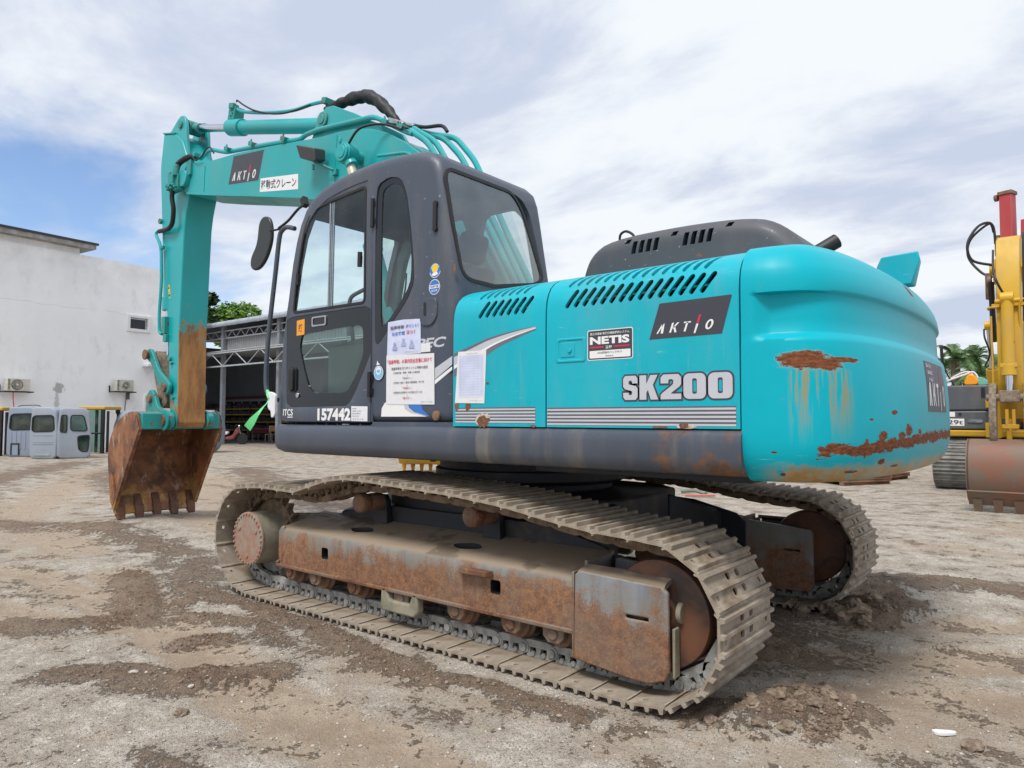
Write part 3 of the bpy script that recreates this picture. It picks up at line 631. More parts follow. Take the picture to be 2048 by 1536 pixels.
# decals on the panels
def PD(a, b, d): return (a, YS-d, b)
def decal(name, parent, mats, build):
    mb = MB(); build(mb); return obj(name, mb, mats, parent, fix=False)
def poly(mb, pts, fn, d, mi=0):
    mb.cur = mi; mb.q([fn(a, b, d) for a, b in pts], [tuple(range(len(pts)))])
def aktio(fn, q, txt, name, parent, scale=1.):
    """q: the four corners of the dark parallelogram; txt=(a0,a1,b0,b1,shear)"""
    a0, a1, b0, b1, sh, up = txt
    def B(mb):
        poly(mb, q, fn, .0008, 0)
        w = (a1-a0); cw = w*.115; h = (b1-b0)
        def P(t, b): return (a0+t*w+sh*b*h, b0+b*h+up*t)
        mb.cur = 1
        def F2(fn=fn): return lambda a, b, d: fn(a+sh*(b-b0), b+up*(a-a0)/w, d)
        f2 = F2()
        # the first letter has no crossbar
        def ch(t, s, wd): fittext(mb, s, (a0+t*w, a0+t*w+wd, b0, b0+h*.62), f2, off=.0, d=.0018)
        def bar(p0, p1, p2, p3): mb.q([f2(a0+x*w, b0+y*h, .0018) for x, y in (p0, p1, p2, p3)], [(0, 1, 2, 3)])
        bar((0, 0), (.03, 0), (.085, .62), (.055, .62)); bar((.055, .62), (.10, .62), (.125, 0), (.080, 0))
        bar((.24, 0), (.275, 0), (.275, .62), (.24, .62)); bar((.275, .30), (.335, .62), (.375, .62), (.29, .22)); bar((.29, .34), (.335, 0), (.375, 0), (.315, .40))
        bar((.46, .53), (.585, .53), (.585, .62), (.46, .62)); bar((.505, 0), (.54, 0), (.54, .60), (.505, .60))
        bar((.70, -.16), (.73, -.16), (.735, .42), (.695, .42))
        mb.cur = 2; bar((.695, .46), (.735, .46), (.735, .98), (.695, .98)); mb.cur = 1
        n = 20
        O = [(.935+.065*math.cos(2*PI*i/n), .31+.31*math.sin(2*PI*i/n)) for i in range(n)]; I = [(.935+.030*math.cos(2*PI*i/n), .31+.21*math.sin(2*PI*i/n)) for i in range(n)]
        mb.q([f2(a0+x*w, b0+y*h, .0018) for x, y in O+I], [(i, (i+1) % n, (i+1) % n+n, i+n) for i in range(n)])
    return decal(name, parent, [m_dk, m_white, m_red], B)
def stroke(mb, pts, w, fn, d, closed=False):
    P = [Vector(p) for p in pts]; n = len(P); A = []; Bb = []
    for i in range(n):
        if closed: a, c = P[i-1], P[(i+1) % n]
        else: a, c = P[max(i-1, 0)], P[min(i+1, n-1)]
        e1 = (P[i]-a).normalized() if (P[i]-a).length > 1e-9 else (c-P[i]).normalized(); e2 = (c-P[i]).normalized() if (c-P[i]).length > 1e-9 else e1
        n1, n2 = Vector((-e1.y, e1.x)), Vector((-e2.y, e2.x)); m_ = n1+n2; m_ = m_/max(.6, m_.length_squared/2); A.append(P[i]+m_*w/2); Bb.append(P[i]-m_*w/2)
    b0 = len(mb.v); mb.q([fn(p.x, p.y, d) for p in A+Bb], [(i, (i+1) % n, (i+1) % n+n, i+n) for i in range(n if closed else n-1)])
GL = {'S': [(0,.30),(0,.12),(.14,0),(.86,0),(1,.12),(1,.46),(.88,.57),(.42,.64),(.38,.68),(.38,.76),(.44,.80),(.56,.80),(.62,.76),(.62,.68),(1,.68),(1,.88),(.86,1),(.14,1),(0,.88),(0,.56),(.12,.45),(.58,.37),(.62,.33),(.62,.24),(.56,.20),(.44,.20),(.38,.24),(.38,.30)],
 '2': [(0,0),(1,0),(1,.22),(.50,.22),(.56,.28),(.92,.50),(1,.60),(1,.88),(.86,1),(.14,1),(0,.88),(0,.64),(.38,.64),(.38,.76),(.44,.80),(.56,.80),(.62,.76),(.62,.63),(.56,.56),(.10,.27),(0,.18)],
 'K': [(0,0),(.38,0),(.38,.28),(.47,.40),(.62,0),(1.03,0),(.74,.60),(1,1),(.60,1),(.38,.64),(.38,1),(0,1)]}
def blocky(mb, ch, x, z, w, h, t, fn, d, grow=0.):
    """heavy condensed capital or figure filling the box (x,z,w,h)"""
    if ch in GL:
        P = inset([(x+a*w, z+b*h) for a, b in GL[ch]], -grow) if grow else [(x+a*w, z+b*h) for a, b in GL[ch]]
        mb.q([fn(a, b, d) for a, b in P], [tuple(range(len(P)))]); return
    O = inset(rrect(x, x+w, z, z+h, w*.24, 4), -grow) if grow else rrect(x, x+w, z, z+h, w*.24, 4); tw = w*.40; I = rrect(x+tw+grow*.5, x+w-tw-grow*.5, z+h*.2+grow, z+h*.8-grow, w*.06, 4)
    n = len(O); mb.q([fn(a, b, d) for a, b in O+I], [(i, (i+1) % n, (i+1) % n+n, i+n) for i in range(n)])
aktio(PD, [(1.708, 1.668), (2.054, 1.671), (2.099, 1.835), (1.761, 1.829)], (1.745, 2.008, 1.692, 1.762, .35, .002), 'lettering_decal', pB)
def B(mb):
    mb.cur = 0
    L2 = (('S', 1.571, .076), ('K', 1.657, .092), ('2', 1.764, .100), ('0', 1.875, .104), ('0', 1.990, .108))
    for ch, x, w in L2: blocky(mb, ch, x, 1.394, w, .112, .037, PD, .0010, .008)
    mb.cur = 1
    for ch, x, w in L2: blocky(mb, ch, x, 1.394, w, .112, .037, PD, .0022, 0)
decal('number_decal', pB, [m_dk, m_grey], B)
def B(mb):
    poly(mb, rrect(1.373, 1.624, 1.588, 1.735, .01), PD, .0008, 1); poly(mb, rrect(1.377, 1.620, 1.592, 1.731, .008), PD, .0014, 0)
    poly(mb, rrect(1.386, 1.611, 1.598, 1.634, .003), PD, .002, 1)
    mb.cur = 1; fittext(mb, 'NETIS', (1.388, 1.606, 1.664, 1.702), PD, off=.045, d=.002); fittext(mb, '国土交通省 新技術情報提供システム', (1.39, 1.606, 1.710, 1.722), PD, off=.01, d=.002); fittext(mb, '登録', (1.475, 1.512, 1.642, 1.656), PD, off=.02, d=.002)
    mb.cur = 2; mb.q([PD(a, b, .002) for a, b in ((1.388, 1.647), (1.465, 1.647), (1.465, 1.654), (1.388, 1.654))], [(0,1,2,3)]); mb.q([PD(a, b, .002) for a, b in ((1.522, 1.647), (1.606, 1.647), (1.606, 1.654), (1.522, 1.654))], [(0,1,2,3)])
    mb.cur = 0; fittext(mb, 'ASG機能付バックホウ', (1.43, 1.565, 1.618, 1.629), PD, off=.01, d=.0026); fittext(mb, '登録番号', (1.475, 1.52, 1.603, 1.610), PD, d=.0026)
decal('registration_decal', pB, [m_dk, m_white, m_red], B)
def stripes(x0, x1, z0, z1, n, pa, nm):
    def B(mb):
        poly(mb, [(x0, z0), (x1, z0), (x1, z1), (x0, z1)], PD, .0006, 0)
        h = (z1-z0)/n
        for k in range(n): a = z0+h*(k+.08); poly(mb, [(x0+.001, a), (x1-.001, a), (x1-.001, a+h*.52), (x0+.001, a+h*.52)], PD, .0014, 1)
    return decal(nm, pa, [flat('stripe dark', (.10, .105, .12), .4, 0, .05) if 'stripe dark' not in bpy.data.materials else bpy.data.materials['stripe dark'], m_grey], B)
stripes(1.130, 2.112, 1.274, 1.362, 5, pB, 'stripe_decal'); stripes(.492, 1.056, 1.283, 1.367, 5, pA, 'stripe_decal')
def B(mb):
    up = smooth([(.478, 1.675, 0), (.60, 1.708, 0), (.723, 1.742, 0), (.888, 1.768, 0), (1.052, 1.784, 0)], 6); lo = smooth([(1.062, 1.766, 0), (.95, 1.735, 0), (.80, 1.688, 0), (.70, 1.64, 0), (.60, 1.60, 0), (.478, 1.54, 0)], 6)
    n = 25; U = up[:n]; Lw = list(reversed(lo))
    def at_(l, t): i = min(int(t*(len(l)-1)), len(l)-2); f = t*(len(l)-1)-i; return l[i]+(l[i+1]-l[i])*f
    for (f0, f1, mi) in ((0, .16, 0), (.16, .52, 1), (.52, .66, 2), (.66, 1.0, 0)):
        for k in range(20):
            q = []
            for t, f in ((k/20, f0), ((k+1)/20, f0), ((k+1)/20, f1), (k/20, f1)):
                a, b = at_(U, t), at_(Lw, t); p = a+(b-a)*f; q.append((p.x, p.y))
            poly(mb, q, PD, .0007+.0000*mi, mi)
decal('swoosh_decal', pA, [flat('swoosh grey', (.13, .14, .17), .4), m_grey, m_white], B)
e = MB(); e.prism([(.511, 1.682), (.721, 1.679), (.708, 1.389), (.489, 1.394)], 'y', -1.3575, -1.3572); ps = obj('inspection_sheet', e, m_paper, pA)
def B(mb):
    mb.cur = 0
    for k in range(17):
        z = 1.655-.0145*k; poly(mb, [(.517, z), (.70, z), (.70, z+.0012), (.517, z+.0012)], PD, .0030)
    for xx in (.53, .63, .66, .69): poly(mb, [(xx, 1.43), (xx+.0012, 1.43), (xx+.0012, 1.656), (xx, 1.656)], PD, .0032)
    poly(mb, [(.516, 1.43), (.702, 1.43), (.702, 1.655), (.516, 1.655)], PD, .0027, 1); mb.cur = 0
    fittext(mb, '月例検査記録表', (.57, .66, 1.662, 1.670), PD, d=.0030); fittext(mb, '特定自主検査済 アクティオ', (.60, .70, 1.402, 1.408), PD, d=.003)
decal('printed_table', ps, [m_grey, m_paperb], B)
# latch recess
e = MB(); e.prism(rrect(1.185, 1.362, 1.585, 1.708, .014), 'y', YS-.004, YS+.03); hd = obj('latch_recess', e, m_body, pB); cut(hd, MB().prism(rrect(1.203, 1.345, 1.600, 1.694, .010), 'y', YS-.05, YS+.018))
md = hd.modifiers.new('b', 'BEVEL'); md.width = .004; md.segments = 2; md.limit_method = 'ANGLE'
e = MB(); e.prism(rrect(1.214, 1.298, 1.612, 1.684, .006), 'y', YS-.003, YS+.02); e.cyl((1.27, YS-.003, 1.644), (1.27, YS-.010, 1.644), .011, 14); obj('panel_latch', e, m_body, pB, bevel=.002)
# rust holes low on the panels
def blob(name, parent, cx, cz, rx, rz, fn, mat, seed, d=.0022, n=30):
    def B(mb):
        pts = []
        for k in range(n):
            a = 2*PI*k/n; r = 1+.35*mn.noise(Vector((math.cos(a)*1.7, math.sin(a)*1.7, seed)))+.25*mn.noise(Vector((math.cos(a)*5, math.sin(a)*5, seed+4)))
            pts.append((cx+rx*r*math.cos(a), cz+rz*r*math.sin(a)))
        poly(mb, pts, fn, d)
    return decal(name, parent, m_rust if mat is None else mat, B)
m_chip = flat('chipped primer', (.50, .46, .38), .7, var=.3, sc=40)
blob('rust_chip', pA, .697, 1.298, .052, .036, PD, m_chip, 1, .0019); blob('rust_patch', pA, .70, 1.292, .042, .030, PD, None, 2.2, .0026)
blob('rust_chip', pB, 1.885, 1.272, .05, .009, PD, m_chip, 5, .0018); blob('rust_patch', pB, 1.875, 1.276, .022, .012, PD, None, 7, .0026)
for q, (cx, cz, a, b) in enumerate(((.502, 1.375, .016, .024), (.585, 1.374, .018, .026), (1.04, 1.268, .02, .006), (1.76, 1.27, .04, .004), (.73, 1.50, .01, .006))): blob('rust_patch', pA if cx < 1.1 else pB, cx, cz, a, b, PD, None, 10+q, .0024)
# ---- counterweight
half = smooth([(2.134, -1.355, 0), (2.20, -1.354, 0), (2.29, -1.343, 0), (2.40, -1.30, 0), (2.49, -1.205, 0), (2.552, -1.05, 0), (2.594, -.86, 0), (2.624, -.62, 0), (2.645, -.32, 0), (2.652, 0, 0)], 7)
plan = [(p.x, p.y) for p in half]+[(p.x, -p.y) for p in reversed(half[:-1])]
PL = [0.]
for i in range(1, len(plan)): PL.append(PL[-1]+math.dist(plan[i], plan[i-1]))
def pn(i):
    a, b = plan[max(i-1, 0)], plan[min(i+1, len(plan)-1)]; d = Vector((b[0]-a[0], b[1]-a[1])).normalized(); return Vector((d.y, -d.x))
CWR = [(1.042, .12), (1.048, .09), (1.062, .062), (1.085, .040), (1.12, .020), (1.17, .006), (1.22, 0), (1.30, 0), (1.40, 0), (1.50, .001), (1.58, .003), (1.622, .004), (1.634, .005), (1.648, .006), (1.660, .006), (1.668, .006), (1.72, .006), (1.78, .006), (1.808, .006),
       (1.820, .006), (1.826, .006), (1.832, .006), (1.842, .006), (1.89, .008), (1.925, .014), (1.945, .022), (1.975, .038), (2.005, .060), (2.03, .09), (2.048, .13), (2.058, .18), (2.066, .26), (2.068, .40)]
# extra set-back away from the seams: the groove between ledge and lip, and the lip itself a little behind the body
REC = {1.40: .002, 1.50: .006, 1.58: .013, 1.622: .018, 1.634: .021, 1.648: .030, 1.660: .043, 1.668: .048, 1.72: .051, 1.78: .053, 1.808: .054, 1.820: .053, 1.826: .051, 1.832: .042, 1.842: .039, 1.89: .044, 1.925: .048, 1.945: .050, 1.975: .052, 2.005: .052, 2.03: .05, 2.048: .04}
def sst(t): t = max(0, min(1, t)); return t*t*(3-2*t)
def cwpt(s, z, d=0.):
    s = max(0, min(PL[-1], s)); import bisect; i = min(bisect.bisect_right(PL, s)-1, len(plan)-2); f = (s-PL[i])/(PL[i+1]-PL[i])
    x = plan[i][0]+(plan[i+1][0]-plan[i][0])*f; y = plan[i][1]+(plan[i+1][1]-plan[i][1])*f; n = (pn(i)*(1-f)+pn(i+1)*f).normalized()
    zs = [q[0] for q in CWR]; j = max(0, min(bisect.bisect_right(zs, z)-1, len(zs)-2)); g = (z-zs[j])/(zs[j+1]-zs[j])
    def off(q):
        o = CWR[q][1]
        zq = CWR[q][0]; ms = min(s, PL[-1]-s)
        if zq in REC: o += REC[zq]*(sst(ms/.09-.35) if 1.64 < zq < 1.83 else sst(ms/.5))
        return o
    o = off(j)*(1-g)+off(j+1)*g
    return Vector((x-n.x*(o-d), y-n.y*(o-d), z))
e = MB(); nS = len(plan)
for z, o in CWR:
    for s in PL: e.v.append(tuple(cwpt(s, z)))
nR = len(CWR)
e.f = [(i*nS+k, i*nS+k+1, (i+1)*nS+k+1, (i+1)*nS+k) for i in range(nR-1) for k in range(nS-1)]
e.f += [tuple(range(nS)), tuple((nR-1)*nS+k for k in range(nS)), tuple(i*nS for i in range(nR))+tuple(i*nS+nS-1 for i in reversed(range(nR)))]
e.mi = [0]*len(e.f)
me = bpy.data.meshes.new('counterweight'); me.from_pydata(e.v, [], e.f); me.materials.append(m_cw)
uvl = me.uv_layers.new(name='UVMap')
for p in me.polygons:
    for li in p.loop_indices:
        vi = me.loops[li].vertex_index; uvl.data[li].uv = (PL[vi % nS], e.v[vi][2])
b = bmesh.new(); b.from_mesh(me); bmesh.ops.recalc_face_normals(b, faces=b.faces); b.to_mesh(me); b.free(); finmesh(me, 50)
cw = bpy.data.objects.new('counterweight', me); COL.objects.link(cw); cw.parent = EX
tag(cw, 'turquoise counterweight with rust scrapes and a gouge')
def CD(a, b, d): return tuple(cwpt(a, b, d))
def cdecal(name, mats, quads):
    """quads: (s0,s1,z0,z1,d,mi) laid on the curved back in fine strips"""
    mb = MB()
    for s0, s1, z0, z1, d, mi in quads:
        mb.cur = mi; k = max(1, int((s1-s0)/.02)); kz = max(1, int((z1-z0)/.05))
        for i in range(k):
            for j in range(kz):
                a0, a1 = s0+(s1-s0)*i/k, s0+(s1-s0)*(i+1)/k; b0, b1 = z0+(z1-z0)*j/kz, z0+(z1-z0)*(j+1)/kz
                mb.q([CD(a0, b0, d), CD(a1, b0, d), CD(a1, b1, d), CD(a0, b1, d)], [(0, 1, 2, 3)])
    return mb
SD = 1.395
mb = cdecal('', None, [(SD, SD+.60, 1.345, 1.600, .0012, 0)]); mb.cur = 1
f2 = lambda a, b, d: CD(a, b, d)
w = .5; a0 = SD+.03; b0 = 1.375; h = .19
def cbar(*P): mb.q([CD(a0+x*w, b0+y*h, .0030) for x, y in P], [(0, 1, 2, 3)])
cbar((0, 0), (.045, 0), (.085, .62), (.05, .62)); cbar((.06, .62), (.10, .62), (.135, 0), (.09, 0))
cbar((.22, 0), (.255, 0), (.255, .62), (.22, .62)); cbar((.255, .30), (.325, .62), (.365, .62), (.275, .22)); cbar((.28, .34), (.325, 0), (.365, 0), (.305, .40))
cbar((.43, .52), (.56, .52), (.56, .62), (.43, .62)); cbar((.475, 0), (.515, 0), (.515, .60), (.475, .60)); cbar((.68, -.12), (.71, -.12), (.715, .42), (.68, .42))
mb.cur = 2; cbar((.68, .45), (.715, .45), (.715, .95), (.68, .95)); mb.cur = 1
n = 20; mb.q([CD(a0+(.93+.065*math.cos(2*PI*i/n))*w, b0+(.31+.31*math.sin(2*PI*i/n))*h, .003) for i in range(n)]+[CD(a0+(.93+.03*math.cos(2*PI*i/n))*w, b0+(.31+.2*math.sin(2*PI*i/n))*h, .003) for i in range(n)], [(i, (i+1) % n, (i+1) % n+n, i+n) for i in range(n)])
fittext(mb, '20t.-7.4', (SD+.03, SD+.15, 1.570, 1.588), CD, off=.01, d=.003); fittext(mb, 'SERVICE', (SD+.05, SD+.17, 1.535, 1.552), CD, off=.01, d=.003); fittext(mb, 'F 1021', (SD+.07, SD+.16, 1.500, 1.516), CD, off=.01, d=.003)
obj('lettering_decal', mb, [m_dk, m_white, m_red], cw, fix=False)
# light box and small beacon on the counterweight
gx = Vector((1, .05, 0)).normalized(); gy = Vector((-.05, 1, 0)).normalized()
e = MB(); e.q([(2.329, .30, 2.08), (2.50, .30, 2.08), (2.545, .30, 2.22), (2.535, .30, 2.268), (2.343, .30, 2.256), (2.318, .30, 2.20), (2.329, .42, 2.08), (2.50, .42, 2.08), (2.53, .42, 2.22), (2.52, .42, 2.262), (2.343, .42, 2.25), (2.318, .42, 2.20)],
    [(0,1,2,3,4,5), (11,10,9,8,7,6), (0,6,7,1), (1,7,8,2), (2,8,9,3), (3,9,10,4), (4,10,11,5), (5,11,6,0)])
obj('camera_housing', e, m_body, cw, bevel=.008)
e = MB(); e.lathe((2.26, -.05, 2.075), (0, 0, 1), [(0, .05), (.03, .05), (.05, .035), (.055, .01)], 16); obj('orange_cap', e, m_org, cw)
# ---- engine hood
hp = rnd([(.80, 2.05), (.82, 2.20), (.88, 2.33), (1.02, 2.405), (1.50, 2.415), (1.90, 2.392), (2.05, 2.33), (2.18, 2.18), (2.28, 2.05)], 2, .25)
HR = .095; rows = []
for k in range(9): a = PI/2*k/8; rows.append((-.60+HR*(1-math.sin(a)), HR*(1-math.cos(a))))
rows = list(reversed([(y, d) for y, d in rows])); rows = sorted(rows)
full = [(y, d) for y, d in rows]+[(.62+.60+(-.60)-(y+.60)+.0, d) for y, d in reversed(rows)]
e = MB(); n_ = len(hp); V = []
for y, d in full: V += [(q[0], y, q[1]) for q in (inset(hp, d) if d > 1e-6 else hp)]
e.q(V, [(i*n_+k, i*n_+(k+1) % n_, (i+1)*n_+(k+1) % n_, (i+1)*n_+k) for i in range(len(full)-1) for k in range(n_)]+[tuple(range(n_)), tuple((len(full)-1)*n_+k for k in range(n_))])
hood = obj('engine_hood', e, m_hood, EX, ang=60)
cl_ = []
for x0, n in ((1.205, 4), (1.53, 4)):
    for k in range(n): x = x0+.047*k; c = MB(); cl_.append(c); c.prism([(x-.014, 2.278), (x+.015, 2.278), (x+.030, 2.352), (x+.001, 2.352)], 'y', -.68, -.50)
for x in (1.16, 1.46, 1.78): c = MB(); cl_.append(c); c.prism([(x-.018, 2.345), (x+.018, 2.345), (x+.030, 2.372), (x-.004, 2.372)], 'y', -.65, -.48)
safecut(hood, *cl_, ang=45)
e = MB(); e.box(1.05, 1.92, -.50, .45, 2.1, 2.32); obj('hood_inner', e, m_dark, hood)
e = MB(); e.tube([(1.06, -.5, 2.36), (1.06, -.5, 2.43), (1.10, -.5, 2.45), (1.15, -.5, 2.42), (1.17, -.5, 2.37)], .008, 8, 4); obj('hood_handle', e, m_dark, hood)
e = MB(); 
for (x, y) in ((1.62, -.22), (1.80, .1), (1.85, -.3)): e.cyl((x, y, 2.36), (x, y, 2.392), .02, 10)
obj('hood_bolt', e, m_rust, hood)
# exhaust
d = Vector((.55, .35, .38)).normalized(); p0 = Vector((1.98, .12, 2.27)); e = MB(); e.lathe(p0, d, [(0, .042), (.20, .044), (.20, .038), (.02, .036)], 20); obj('exhaust_pipe', e, m_dark, EX)
# ---- cab
YC = -1.33
def lean(v):
    t = max(0, (v[2]-2.1)/.85); return Vector((v[0], YC+(v[1]-YC)*(1-.15*t)+.012*t, v[2]))
cabp = [(-1.312, 1.27), (-1.31, 1.42), (-1.305, 1.60), (-1.292, 1.80), (-1.268, 1.99), (-1.236, 2.20), (-1.194, 2.425), (-1.150, 2.58), (-1.100, 2.70), (-1.035, 2.80), (-.945, 2.872), (-.82, 2.922), (-.66, 2.955), (-.48, 2.972), (-.30, 2.978), (-.12, 2.972), (.05, 2.958), (.17, 2.938), (.255, 2.905), (.315, 2.85), (.345, 2.77), (.368, 2.65), (.402, 2.45), (.437, 2.25), (.463, 2.08), (.468, 1.9), (.468, 1.27)]
shell = obj('cab', MB().prism(cabp, 'y', YC, -.345), m_navy, EX); md = shell.modifiers.new('b', 'BEVEL'); md.width = .075; md.segments = 6; md.limit_method = 'ANGLE'; md.angle_limit = R_(48); bake(shell, 40)
tag(shell, 'charcoal operator cab with a rounded roof')
inn = obj('tmp', MB().prism(inset(cabp, .05), 'y', YC+.045, -.345-.045), m_navy); md = inn.modifiers.new('b', 'BEVEL'); md.width = .05; md.segments = 3; md.limit_method = 'ANGLE'; md.angle_limit = R_(48); bake(inn)
md = shell.modifiers.new('bb', 'BOOLEAN'); md.operation = 'DIFFERENCE'; md.solver = 'EXACT'; md.object = inn; bake(shell, 40); bpy.data.objects.remove(inn)
door = [(-1.262, 1.305), (-1.262, 1.60), (-1.240, 1.85), (-1.206, 2.05), (-1.133, 2.40), (-1.070, 2.60), (-.995, 2.725), (-.90, 2.80), (-.77, 2.852), (-.60, 2.88), (-.45, 2.893), (-.282, 2.898), (-.276, 2.60), (-.270, 2.0), (-.265, 1.282), (-1.23, 1.284)]
def dsm(d): return d
dwin = rc([(-1.128, 2.050), (-1.100, 2.30), (-1.045, 2.55), (-1.012, 2.66), (-.955, 2.745), (-.87, 2.782), (-.70, 2.800), (-.52, 2.812), (-.345, 2.822), (-.335, 2.40), (-.328, 2.044)], .04)
quart = rnd([(-.243, 2.70), (-.225, 2.80), (-.12, 2.828), (-.01, 2.80), (.045, 2.70), (.080, 2.52), (.112, 2.28), (.118, 2.13), (.06, 2.03), (-.09, 1.885), (-.205, 1.770), (-.240, 1.79), (-.245, 2.2)], 1, .2)
quartc = rnd([(-.190, 2.66), (-.180, 2.76), (-.09, 2.785), (-.005, 2.745), (.042, 2.62), (.075, 2.43), (.094, 2.24), (.082, 2.12), (-.02, 1.995), (-.13, 1.90), (-.180, 1.88), (-.188, 2.2)], 1, .2)
c = MB().prism(inset(door, .045), 'y', -1.5, -1.2)
c2 = MB().prism(quart, 'y', -1.5, -1.2)
cr_ = MB().prism(rnd([(-1.15, 1.62), (-1.12, 2.1), (-1.02, 2.55), (-.93, 2.74), (-.80, 2.80), (-.30, 2.83), (-.28, 1.62)], 2, .15), 'y', -.6, -.2); cr2 = MB().prism(rnd([(-.20, 1.70), (-.20, 2.80), (.12, 2.80), (.22, 2.7), (.33, 2.15), (.33, 1.70)], 2, .15), 'y', -.6, -.2)
cf = MB().prism(rnd([(-1.26, 1.42), (-1.26, 2.82), (-.42, 2.82), (-.42, 1.42)], 2, .08), 'x', -1.5, -1.02)
rw = rc([(-1.262, 2.125), (-1.29, 2.45), (-1.312, 2.795), (-.585, 2.80), (-.50, 2.70), (-.435, 2.235), (-.56, 2.190), (-.98, 2.118)], .09)
crw = MB().prism(rw, 'x', .22, .6)
cut(shell, c, c2, crw, ang=40); cut(shell, cr_, cr2, cf, ang=40)
# door recess groove: shallow seam all round the door
e = obj('door', MB().prism(door, 'y', YC-.007, YC+.025), m_navy, shell)
blackp = rnd([(-1.196, 2.026), (-.275, 2.026), (-.272, 1.72), (-.335, 1.61), (-.405, 1.50), (-.465, 1.42), (-.515, 1.388), (-1.185, 1.385), (-1.197, 1.80)], 2, .07)
cut(e, MB().prism(dwin, 'y', -1.5, -1.2), MB().prism(blackp, 'y', -1.5, -1.2), ang=40); md = e.modifiers.new('b', 'BEVEL'); md.width = .005; md.segments = 2; md.limit_method = 'ANGLE'; md.angle_limit = R_(60); bake(e, 40); warp(e, lean)
dr = e
lowg = rnd([(-1.02, 1.885), (-.98, 1.895), (-.70, 1.905), (-.40, 1.912), (-.352, 1.89), (-.345, 1.72), (-.415, 1.59), (-.50, 1.485), (-.55, 1.475), (-.86, 1.477), (-.93, 1.53), (-.985, 1.65), (-1.04, 1.80)], 2, .14)
o = ring('lower_door_panel', inset(blackp, .0015), lowg, YC-.004, YC+.012, m_black, shell); warp(o, lean)
o = obj('lower_glass', MB().prism(inset(lowg, -.004), 'y', YC+.003, YC+.006), m_glassd, shell); warp(o, lean)
o = ring('door_window_seal', dwin, inset(dwin, .016), YC-.010, YC+.012, m_dark, shell); warp(o, lean)
o = obj('door_window', MB().prism(inset(dwin, .012), 'y', YC+.001, YC+.005), m_glass, shell); warp(o, lean)
# sliding glass channel
e = MB(); e.box(-.735, -.722, YC-.001, YC+.008, 2.06, 2.80); e.box(-.700, -.690, YC+.004, YC+.014, 2.06, 2.81); e.box(-.715, -.708, YC+.003, YC+.010, 2.06, 2.80); o = obj('glass_channel', e, m_steel, shell); warp(o, lean)
o = ring('quarter_window_frit', inset(quart, .0015), quartc, YC-.002, YC+.010, m_black, shell); warp(o, lean)
o = obj('quarter_window', MB().prism(inset(quartc, -.004), 'y', YC+.003, YC+.006), m_glassd, shell); warp(o, lean)
# rear window on the slanted back
def back(q):
    x, y, z = q; t = .468-(z-2.06)*.172 if z > 2.06 else .468; return Vector((t+x, y, z))
rws = [(y, z) for y, z in rw]
o = obj('rear_window_seal', MB().prism(inset(rws, -.012), 'x', -.012, .004, back), m_dark, shell); cut(o, MB().prism(inset(rws, .010), 'x', -.3, .3, back)); warp(o, lean)
o = obj('rear_window', MB().prism(inset(rws, .004), 'x', -.006, -.003, back), m_glassr, shell); warp(o, lean)
# right hand and front glass
o = obj('right_window', MB().prism([(-1.17, 1.6), (-1.14, 2.1), (-1.02, 2.6), (-.80, 2.85), (-.27, 2.86), (-.27, 1.6)], 'y', -.372, -.368), m_glass, shell); warp(o, lean)
o = obj('right_window', MB().prism([(-.22, 1.68), (-.22, 2.82), (.15, 2.82), (.35, 2.15), (.35, 1.68)], 'y', -.372, -.368), m_glass, shell); warp(o, lean)
def front(q):
    x, y, z = q; P = cabp[:12]
    for i in range(len(P)-1):
        if P[i][1] <= z <= P[i+1][1]: f = (z-P[i][1])/(P[i+1][1]-P[i][1]); return Vector((P[i][0]+(P[i+1][0]-P[i][0])*f+x, y, z))
    return Vector((P[-1][0]+x, y, z))
e = MB()
for k in range(10):
    z0, z1 = 1.42+.142*k, 1.42+.142*(k+1); e.q([front((.02, -1.27, z0)), front((.02, -.41, z0)), front((.02, -.41, z1)), front((.02, -1.27, z1))], [(0, 1, 2, 3)])
o = obj('windscreen', e, m_glass, shell); warp(o, lean)
# hinges, handles, locks, knobs
def lo(x, y, z): return tuple(lean(Vector((x, y, z))))
for z0, z1 in ((2.53, 2.715), (1.44, 1.60)):
    e = MB(); e.cyl((-.268, YC-.018, z0), (-.268, YC-.018, z1), .013, 12); e.box(-.29, -.245, YC-.012, YC, z0+.02, z0+.055); e.box(-.29, -.245, YC-.012, YC, z1-.055, z1-.02); o = obj('door_hinge', e, m_dark, shell); warp(o, lean)
e = MB(); e.prism(rrect(-.895, -.735, 1.938, 2.006, .012), 'y', YC-.012, YC-.004); o = obj('grab_pull', e, m_steel, shell); cut(o, MB().prism(rrect(-.882, -.748, 1.948, 1.996, .010), 'y', -1.6, -1.2)); 
e = MB(); e.prism(rrect(-.880, -.750, 1.950, 1.994, .010), 'y', YC-.006, YC-.0045); obj('pull_insert', e, m_black, shell)
e = MB(); e.prism(rrect(-1.135, -1.085, 1.50, 1.66, .02), 'y', YC-.030, YC-.006); e.prism(rrect(-1.15, -1.07, 1.49, 1.67, .02), 'y', YC-.010, YC-.004); obj('door_handle', e, m_dark, shell, bevel=.004)
e = MB(); e.cyl((-1.05, YC-.005, 1.468), (-1.05, YC-.014, 1.468), .018, 18); obj('door_lock', e, m_steel, shell, bevel=.002)
e = MB(); e.box(-1.085, -1.055, YC-.02, YC-.004, 2.27, 2.30); e.cyl((-1.07, YC-.014, 2.25), (-1.07, YC-.014, 2.33), .014, 10); o = obj('window_catch', e, m_dark, shell); warp(o, lean); e = MB(); e.box(-.40, -.37, YC-.022, YC-.004, 2.31, 2.36); e.cyl((-.385, YC-.014, 2.29), (-.385, YC-.014, 2.385), .016, 10); o = obj('window_catch', e, m_dark, shell); warp(o, lean)
